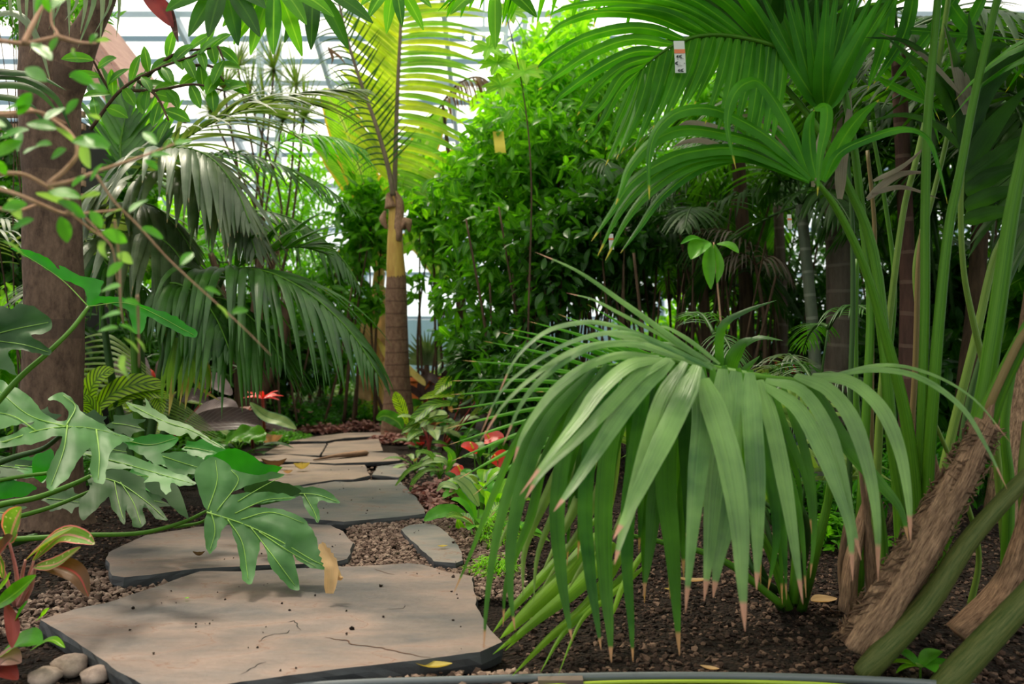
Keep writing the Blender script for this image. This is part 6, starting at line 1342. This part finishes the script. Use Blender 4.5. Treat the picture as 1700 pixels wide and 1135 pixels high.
rosette(405, 758, 6, .26, .06, ['philod'], 'dark narrow leaves over the left path edge below the silvery ones', 17, ht=.03, el=(.0, .5))
rosette(415, 705, 9, .24, .12, ['zebra', 'calathea'], 'lime striped calathea behind the red star flower', 18, ht=.22, el=(.2, 1.0))
rosette(455, 712, 7, .30, .10, ['calathea', 'purple'], 'long dark-ribbed leaves right of the red star flower', 19, ht=.10, el=(.0, .7))
rosette(700, 655, 9, .35, .16, ['purple', 'herb'], 'maroon-leaved plant behind the ringed trunk', 20, ht=.2, el=(.1, 1.0), z=-.05)
rosette(580, 668, 10, .42, .09, ['herb', 'shrub'], 'arching green leaves left of the ringed trunk', 21, ht=.15, el=(.4, 1.3))
rosette(350, 800, 7, .2, .1, ['philob', 'herb'], 'green leaves under the philodendron beside the brown flagstone', 22, ht=.05)
# orange pot-like leaf shapes behind
C = G0(703, 8.6); t = thing('planter', 'orange terracotta planter half hidden behind maroon leaves', 'planter', C)
M['terra'] = plain('terracotta', (.75, .18, .04), .6); M['terrain'] = M['soil']
mb = MB(); q = at(700, 650, 8.6); q[2] = -.05; mb.tube([q, q+[0, 0, .05], q+[0, 0, .42], q+[0, 0, .46], q+[0, 0, .5]], [.17, .19, .26, .29, .29], 24, 28); mb.build('pot', M['terra'], t)
mb = MB(); mb.tube([q+[0, 0, .44], q+[0, 0, .505]], [.265, .262], 3, 24); mb.build('soil', M['soil'], t)
# person far behind
P_ = at(722, 690, 11.5)
# flowers
def spadix_flower(px, py, Y, s, label, a=0, name='anthurium_flower', face=(0, -.7, .8)):
    c = at(px, py, Y); C = c.copy(); C[2] = -.055; t = thing('anthurium', label, 'flower', C)
    mb = MB(); n = 14; d = nrm(np.array((math.cos(a), -.25, math.sin(a)))); ss = np.linspace(-.25, .8, n); p = c+d*(ss*s)[:, None]; p[:, 2] += .12*s*np.sin(ss*3)
    mb.ribbon(p, np.sin(np.linspace(.12, .99, n)**.75*PI)**.55*s*.85, face, fold=.12, cols=8); o = mb.build('spathe', M['spath'], t)
    mb = MB(); mb.tube([c+[0, -.01, .004], c+nrm(np.array((-.3, -.5, .7)))*s*.55], [.007, .004], 8, 8); mb.build('spadix', M['yellowspadix'], t)
    mb = MB(); mb.tube([C, (C+c)/2+[.01, 0, 0], c], [.004, .0035, .003], 10, 6); mb.build('stalk', M['petiole'], t)
M['yellowspadix'] = plain('yellow_spadix', (.85, .6, .05), .5)
spadix_flower(812, 728, 4.9, .11, 'upper glossy red anthurium flower between the spiky bright leaflets', 0)
spadix_flower(786, 745, 4.8, .09, 'middle red anthurium flower seen edge-on', 3.0)
spadix_flower(766, 784, 4.6, .10, 'lower left pinkish-red anthurium flower with yellow spike', 3.8, face=(-.3, -1, .2))
spadix_flower(826, 765, 4.7, .09, 'lower right small red anthurium flower behind a grey leaf', .8, face=(0, -1, .3))
rosette(800, 800, 10, .17, .10, ['silver', 'herb', 'vine'], 'anthurium foliage with heart-shaped grey-green leaves', 30, name='anthurium_plant', ht=.12, el=(.1, 1.1))
C = at(250, 700, 6.2); C[2] = -.055; t = thing('ginger_flower', 'upright red cone flower beside the striped leaves at left', 'flower', C)
mb = MB(); mb.tube(pxs([(251,640),(251,628),(249,618),(247,612)], 6.2), [.03,.034,.026,.006], 12, 12, wob=.15); mb.build('cone', M['spath'], t)
mb = MB(); mb.tube([C, at(251, 640, 6.2)], [.012, .010], 6, 6); mb.build('stalk', M['petiole'], t)
C = gnd(440, 735, -.05); c = at(436, 662, 6.3); t = thing('bromeliad', 'red star-shaped bromeliad flower left of the path end', 'flower', C)
mb = MB()
for k in range(11):
    a = k*2.4; e = .1+.5*(k % 3)/2; l = .17*(1 if k % 2 else .75); d = nrm(np.array((math.cos(a)*1.2, math.sin(a)*.6, .2+e))); s = np.linspace(0, 1, 8); p = c+d*(s*l)[:, None]; p[:, 2] -= .04*s**2
    mb.ribbon(p, prof_oval(8)*.03, (0, -.4, 1), fold=.2, cols=2)
mb.build('bracts', M['spath'], t); mb = MB(); mb.tube([C, c], [.014, .010], 6, 6); mb.build('stalk', M['redstem'], t)
C = gnd(420, 745, -.05); c = at(414, 682, 6.0); t = thing('bromeliad', 'paler pink bromeliad flower just below the red star flower', 'flower', C)
mb = MB()
for k in range(10):
    a = k*2.4; d = nrm(np.array((math.cos(a), math.sin(a)*.6, .3))); s = np.linspace(0, 1, 8); p = c+d*(s*.11)[:, None]; p[:, 2] += .05*s-.09*s**2
    mb.ribbon(p, prof_oval(8)*.025, (0, -.4, 1), fold=.2, cols=2)
mb.build('bracts', M['pink'], t); mb = MB(); mb.tube([C, c], [.012, .008], 6, 6); mb.build('stalk', M['redstem'], t)
def carpet(px, py, w, d, h, n, size, mat, label, seed, T=LTr, Y=None, name='ground_cover', cat='plant', two=None, droop=.1):
    C = gnd(px, py, -.05); rs_ = np.random.RandomState(seed); t = thing(name, label, cat, C); m = n//5
    a = rs_.rand(m)*2*PI; r_ = rs_.rand(m)**.6; z = h*(1-r_**2*.7)*rs_.uniform(.35, 1, m)
    cen = C+np.stack([np.cos(a)*r_*w, np.sin(a)*r_*d, z], 1); loc = np.repeat(cen, 5, 0)+rs_.randn(m*5, 3)*size*.3; loc[:, 2] = np.maximum(loc[:, 2], -.03)
    dd = nrm(rs_.randn(m*5, 3)*[1, 1, .35])+[0, 0, droop]; mb = MB(); mb.inst(T, loc, frames(dd, rs_, .25), size*rs_.uniform(.6, 1.2, len(loc)), rs_.rand(len(loc))); o = mb.build('foliage', M[mat], t)
    if two:
        k = two[1]; i = rs_.choice(m, k); mb = MB(); fd = rs_.randn(k*5, 3)*[1, 1, .4]+[0, 0, .6]
        mb.inst(LTr, np.repeat(cen[i]+[0, -.02, size*.7], 5, 0), frames(fd, rs_, .2), np.full(k*5, two[2]), rs_.rand(k*5)); o_ = mb.build('flowers', M[two[0]], t); o_['kind'] = 'stuff'
    mb = MB()
    for k in range(6): e = cen[k]; mb.tube([C, e], [.004, .002], 4, 4)
    mb.build('stem', M['stem'], t); return t
for i, (px, py, w, d, h, n, lab) in enumerate(((468,722,.10,.08,.06,400,'mat of tiny pinkish leaves at the far left of the last stone'),(538,718,.25,.10,.07,900,'mat of small pink leaves along the far end of the path'),(600,715,.2,.10,.10,700,'mat of pinkish-red leaves left of the ringed trunk foot'),(652,735,.2,.16,.07,800,'pinkish mat at the right end of the farthest flagstones'),(742,830,.22,.20,.10,900,'pink-leaved mat spreading beside the broad grey flagstone'),(725,850,.10,.08,.05,260,'few pinkish-brown leaves touching the grey flagstone corner'),(655,722,.14,.1,.09,400,'pinkish mat against the ringed trunk foot'))):
    carpet(px, py, w, d, h, n, .04 if i != 5 else .035, 'pink', lab, 60+i, name='pink_ground_cover')
for i, (px, py, w, d, h, n, sz, m_, lab, fl) in enumerate((
  (480,712,.5,.35,.28,1800,.055,'herb','dark green ground cover with pink blooms left of the path end',('pink',6,.03)),
  (560,700,.5,.5,.30,2000,.06,'herb','bushy green ground cover with pink-red flowers behind the path end',('spath',9,.028)),
  (470,735,.28,.25,.10,1500,.03,'shrub','low mossy green cushion at the left edge of the path',None),
  (610,700,.22,.2,.20,900,.05,'shrubl','lime herb clump left of the ringed trunk',None),
  (560,668,.7,.6,.35,1500,.08,'silver','silvery-green leafy bed behind the path end',None),
  (430,690,.5,.5,.30,1400,.07,'shrub','green bedding behind the red star flower',None),
  (835,905,.12,.15,.16,1200,.022,'shrubl','feathery pale fern-like tuft under the drooping frond',None),
  (820,960,.10,.10,.09,900,.02,'shrubl','small feathery tuft right of the front flagstone',None),
  (1340,860,.28,.2,.18,900,.06,'herb','leafy herb in the shade under the arching frond',None),
  (1390,905,.2,.15,.12,700,.05,'shrub','green seedling patch behind the right palm sheaths',None),
  (230,800,.5,.4,.25,1500,.06,'herb','dark undergrowth below the philodendron leaves',None),
  (60,760,.6,.4,.3,1500,.08,'herb','undergrowth at the left edge behind the philodendron',None),
  (310,740,.5,.4,.25,1500,.07,'shrub','mixed green bed left of the path behind the philodendron',None),
  (800,680,.6,.5,.35,1700,.08,'herb','dark herbs under the leafy shrub',None),
  (900,760,.5,.4,.3,1700,.07,'herb','shaded herbs behind the spiky bright leaflets',None),
  (640,655,.8,.5,.3,1300,.09,'herb','dark bedding behind the ringed trunk',None))):
    carpet(px, py, w, d, h, n, sz, m_, lab, 80+i, T=LT if i not in (6, 7) else LTn, two=fl)
# red flowers far right
C = G0(1300, 7.0); t = thing('flowering_bush', 'far plant with red and pink blooms seen in the gap above the arching frond', 'flower', C)
rr = random.Random(8); mb = MB()
for (x, y, r_) in ((1289,607,6),(1303,612,6),(1296,618,5),(1310,604,5),(1275,597,4),(1316,616,5),(1320,608,4)):
    c = at(x, y, 7); mb = MB(); ico(mb, c, r_*7/F, (1, .6, .9), x, .5); mb.build('flower', M['spath'], t)
mb = MB()
for x in (1289, 1303, 1316): mb.tube([C, at(x, 612, 7)], [.008, .004], 5, 5)
mb.build('stem', M['petdark'], t)

# unseen fronds added above the frame to shade the right-hand bed
tk = bpy.data.objects['kentia_palm.001']
for i, (x, y, z, a) in enumerate(((1.05, 2.5, 1.95, 3.6), (1.15, 2.4, 1.95, .6), (1.25, 2.3, 2.0, 4.6), (1.3, 2.1, 1.9, 5.4), (.95, 2.5, 1.9, 2.6), (1.2, 2.6, 2.1, 1.6))):
    q = np.array((x, y, z)); d = np.array((math.cos(a), math.sin(a)*1.0, 0)); P = [q, q+d*.4+[0, 0, .3], q+d*.9+[0, 0, .38], q+d*1.4+[0, 0, .2]]
    frond(tk, P, 22, .6, M['up'], ang=60, droop=.8, w=.05, vee=10, fold=-.2, rad=(.010, .004), seg=8, tipang=25, start=.1)

# large single leaves of the left bed, traced
C = gnd(330, 760, -.05); t = thing('calathea', 'maroon-green calathea with one large ribbed leaf lying toward the path end', 'plant', C)
bigleaf(t, [(300,712),(345,700),(400,697),(432,706)], 44, 5.6, 5.5, M['purple'], nref=(0, -.9, .6), label='large maroon ribbed leaf', p=.7, wave=.01)
bigleaf(t, [(312,700),(345,680),(375,675),(395,690)], 36, 5.75, 5.7, M['mauve'], nref=(0, -.7, .8), p=.7)
bigleaf(t, [(300,690),(285,675),(320,655),(350,672)], 26, 5.9, 5.8, M['purple'], nref=(0, -.9, .5), p=.7)
bigleaf(t, [(415,668),(440,690),(470,700),(492,712)], 22, 5.6, 5.5, M['silver'], nref=(0, -.8, .7), p=.7, label='pale green narrow leaf')
bigleaf(t, [(372,735),(395,722),(425,722),(438,732)], 34, 5.2, 5.1, M['vine'], nref=(0, -.7, .8), p=.6, wave=.12)
C = gnd(215, 790, -.05); t = thing('calathea', 'arching lime and dark striped calathea leaves beside the tree trunk', 'plant', C)
for pts, w in (([(145,690),(150,650),(165,625),(190,615)],36),([(150,688),(185,655),(225,638),(275,640)],40),([(180,680),(215,655),(250,650),(282,660)],26),([(130,680),(135,660),(125,640),(118,630)],28),([(130,695),(160,700),(150,670),(132,660)],24),([(225,660),(255,655),(265,670),(268,690)],24)):
    bigleaf(t, pts, w, 4.9, 4.8, M['zebra'], nref=(0, -.9, .45), p=.6, wave=.01, n=34)
for x in (150, 180, 225):
    mb = MB(); mb.tube([C, at(x, 690, 4.9)], [.008, .005], 6, 6); mb.build('petiole', M['petdark'], t)
C = gnd(260, 760, -.05); t = thing('broadleaf_plant', 'broad pinkish-grey leaves seen from below behind the striped calathea', 'plant', C)
for pts, w in (([(185,660),(200,615),(225,600),(250,635)],36),([(262,630),(275,610),(300,600),(330,620)],40),([(330,650),(350,630),(368,640),(385,655)],26),([(330,620),(335,600),(332,590)],24),([(180,665),(200,655),(215,650)],16)):
    bigleaf(t, pts, w, 6.2, 6.1, M['mauve'], nref=(0, -.9, .5), p=.6)
for x, y in ((200, 660), (300, 640), (350, 650)):
    mb = MB(); mb.tube([C, at(x, y, 6.2)], [.010, .006], 6, 6); mb.build('petiole', M['redstem'], t)
# arching striped grassy palm above them
C = gnd(150, 800, -.05); t = thing('palm_seedling', 'arching white-highlighted narrow leaflets over the striped calathea', 'palm', C)
mb = MB()
for k in range(12):
    y0 = 570+k*7; lpx(mb, [(110, y0), (180+k*3, y0-14+k*3), (255+k*2, 620+k*6)], 8, 5.1, 5.0, nref=(0, -.5, .9), n=14)
for k in range(8):
    y0 = 650+k*6; lpx(mb, [(205, y0), (260, y0-4), (340+k*6, y0+46)], 7, 5.0, 4.8, nref=(0, -.5, .9), n=14)
mb.build('frond', M['pale'], t)
# traced calathea leaves right of the path
C = gnd(735, 745, -.05); t = thing('calathea', 'patterned calathea leaves with pinkish undersides between the ringed trunk and the red anthuriums', 'plant', C)
for pts, w, m_ in (([(790,665),(755,655),(725,655),(697,662)],20,'zebra'),([(770,640),(750,632),(735,640),(722,655)],24,'zebra'),([(760,670),(720,672),(695,690),(680,705)],22,'calathea'),([(745,690),(715,695),(690,705),(668,718)],24,'calathea'),([(700,700),(715,690),(730,686),(742,688)],16,'silver'),([(700,705),(725,715),(745,712),(765,700)],20,'silver'),([(800,660),(820,650),(838,660),(850,675)],24,'calathea'),([(780,690),(800,680),(825,682),(845,695)],22,'zebra'),([(760,655),(790,645),(815,640),(840,648)],20,'calathea')):
    bigleaf(t, pts, w, 6.2, 6.0, M[m_], nref=(0, -.7, .7), p=.65, wave=.02)
for x, y in ((745, 690), (765, 668), (790, 665), (780, 690), (705, 702)):
    mb = MB(); mb.tube([C, at(x, y, 6.15)], [.008, .005], 6, 6); mb.build('petiole', M['redstem'], t)
C = gnd(668, 722, -.05); t = thing('calathea', 'upright lime leaf with white ribs against the ringed palm trunk', 'plant', C)
bigleaf(t, [(676,705),(668,680),(660,662),(656,650)], 20, 6.9, 6.9, M['zebra'], nref=(0, -1, .1), p=.7, wave=.06)
mb = MB(); mb.tube([C, at(676, 705, 6.9)], [.008, .006], 5, 6); mb.build('petiole', M['petiole'], t)
bigleaf(t, [(625,695),(640,690),(660,700),(668,712)], 22, 6.8, 6.75, M['shrub'], nref=(0, -.9, .4), p=.6)
C = gnd(790, 905, -.05); t = thing('broadleaf_plant', 'bright green plant with pale-edged leaf pointing left over the wedge flagstone', 'plant', C)
for pts, w, m_ in (([(775,855),(750,848),(725,852),(704,864)],26,'vine'),([(790,870),(780,835),(765,820),(755,812)],18,'vine'),([(795,840),(780,815),(765,800),(752,795)],26,'silver'),([(800,880),(815,850),(812,830),(805,815)],22,'shrubl'),([(775,930),(760,905),(765,895),(785,880)],18,'vine'),([(760,888),(745,878),(735,885),(728,895)],12,'vine'),([(790,900),(775,890),(765,880),(760,860)],20,'shrubl'),([(725,815),(735,805),(748,806),(760,812)],14,'silver')):
    bigleaf(t, pts, w, 3.75, 3.7, M[m_], nref=(0, -.7, .7), p=.65, wave=.03)
for x, y in ((775, 855), (790, 870), (795, 845), (800, 880)):
    mb = MB(); mb.tube([C, at(x, y, 3.75)], [.005, .004], 6, 6); mb.build('petiole', M['petiole'], t)
C = gnd(700, 790, -.05); t = thing('broadleaf_plant', 'arching speckled leaves crossing the edge of the small blue-grey flagstone', 'plant', C)
for pts, w, m_ in (([(735,775),(710,770),(680,780),(655,808)],11,'calathea'),([(735,780),(710,780),(690,795),(680,815)],11,'calathea'),([(745,775),(735,765),(715,765),(700,772)],14,'silver'),([(740,785),(750,765),(745,750),(735,742)],16,'shrub'),([(735,780),(720,760),(705,750),(690,752)],12,'calathea')):
    bigleaf(t, pts, w, 4.75, 4.7, M[m_], nref=(0, -.6, .8), p=.65, wave=.05)
for i, (px, py, l, w, m_, lab) in enumerate(((730,800,.12,.05,['pink','herb'],'little reddish plant in the soil right of the broad grey flagstone'),(700,760,.14,.06,['redleaf','herb'],'small red and green plant at the right bend of the path'),(770,835,.14,.06,['herb','vine'],'leafy green plant behind the pink mat'),(850,800,.2,.08,['herb','shrub'],'dark leafy plant under the spiky bright leaflets'),(760,760,.2,.07,['shrub','herb'],'green leafy plant left of the anthuriums'),(820,870,.16,.06,['shrubl','vine'],'pale lime plant under the left end of the drooping frond'),(680,745,.12,.05,['calathea','silver'],'tiny patterned plant at the right end of the far flagstones'))):
    rosette(px, py, 12, l, w, m_, lab, 100+i, ht=.05, el=(.2, 1.2))
# thickets of thin brown stems
def thicket(px, Y, n, w, h, label, seed):
    rr = random.Random(seed); C = G0(px, Y); t = thing('stem_thicket', label, 'shrub', C)
    for k in range(n):
        b = C+[rr.uniform(-w, w), rr.uniform(-.3, .3), 0]; e = b+[rr.uniform(-.35, .35), rr.uniform(-.2, .2), h*rr.uniform(.8, 1.2)]; r_ = rr.uniform(.007, .016)
        mb = MB(); mb.tube([b, b*.5+e*.5+[rr.uniform(-.06, .06), 0, 0], e], [r_, r_*.8, r_*.5], 12, 6); mb.build('stem', M['stem'], t)
thicket(905, 6.0, 26, .35, 1.5, 'thicket of thin brown stems under the leafy shrub right of centre', 1)
thicket(1120, 5.6, 22, .4, 1.4, 'thicket of brown stems in the shade just above the top of the arching frond', 2)
thicket(1230, 7.0, 16, .6, 1.7, 'thin dark stems between the shaded palm trunks', 3)
thicket(450, 8.0, 18, .5, 1.5, 'thin brown stems behind the hanging leaflets left of the path end', 4)

C = gnd(715, 690, -.05); t = thing('cordyline', 'maroon pointed leaves and one yellow leaf in front of the orange planter', 'plant', C)
for pts, w, m_ in (([(700,660),(700,640),(715,625),(738,650)],16,'purple'),([(690,655),(700,632),(705,618),(690,610)],9,'purple'),([(720,665),(735,640),(738,620),(725,608)],14,'purple'),([(705,665),(690,650),(680,645),(676,655)],12,'purple'),([(715,665),(725,650),(745,645),(760,652)],13,'purple'),([(700,665),(712,650),(725,645),(735,655)],14,'purple'),([(672,600),(685,618),(700,632),(706,640)],11,'yellowleaf'),([(730,665),(740,635),(750,610),(756,590)],16,'shrub'),([(690,670),(675,660),(668,640),(672,620)],14,'shrub'),([(700,670),(690,668),(672,672),(662,680)],14,'herb')):
    bigleaf(t, pts, w, 8.0, 7.9, M[m_], nref=(0, -1, .3), p=.65, n=14, cols=4)
mb = MB(); mb.tube([C, at(705, 665, 8.0)], [.02, .012], 6, 6); mb.build('stem', M['redstem'], t)

C = G0(1265, 5.5); t = thing('withered_palm', 'palm with withered pale brown drooping leaflets in the shade beside the bright climbing leaves', 'palm', C)
mb = MB(); mb.tube([C, at(1270, 560, 5.5), at(1255, 440, 5.5)], [.02, .015, .01], 12, 7); mb.build('stem', M['stem'], t)
for ctrl in ([(1255,440),(1230,420),(1200,430),(1175,460)], [(1255,440),(1280,425),(1305,440),(1320,475)], [(1255,440),(1240,400),(1200,380),(1140,385)]):
    frond(t, pxs(ctrl, 5.5, 5.4), 14, .24, M['drygrey'], ang=60, droop=1.3, w=.014, vee=0, fold=-.2, rad=(.006, .003), seg=7, tipang=30, start=.1, rmat=M['stem'])
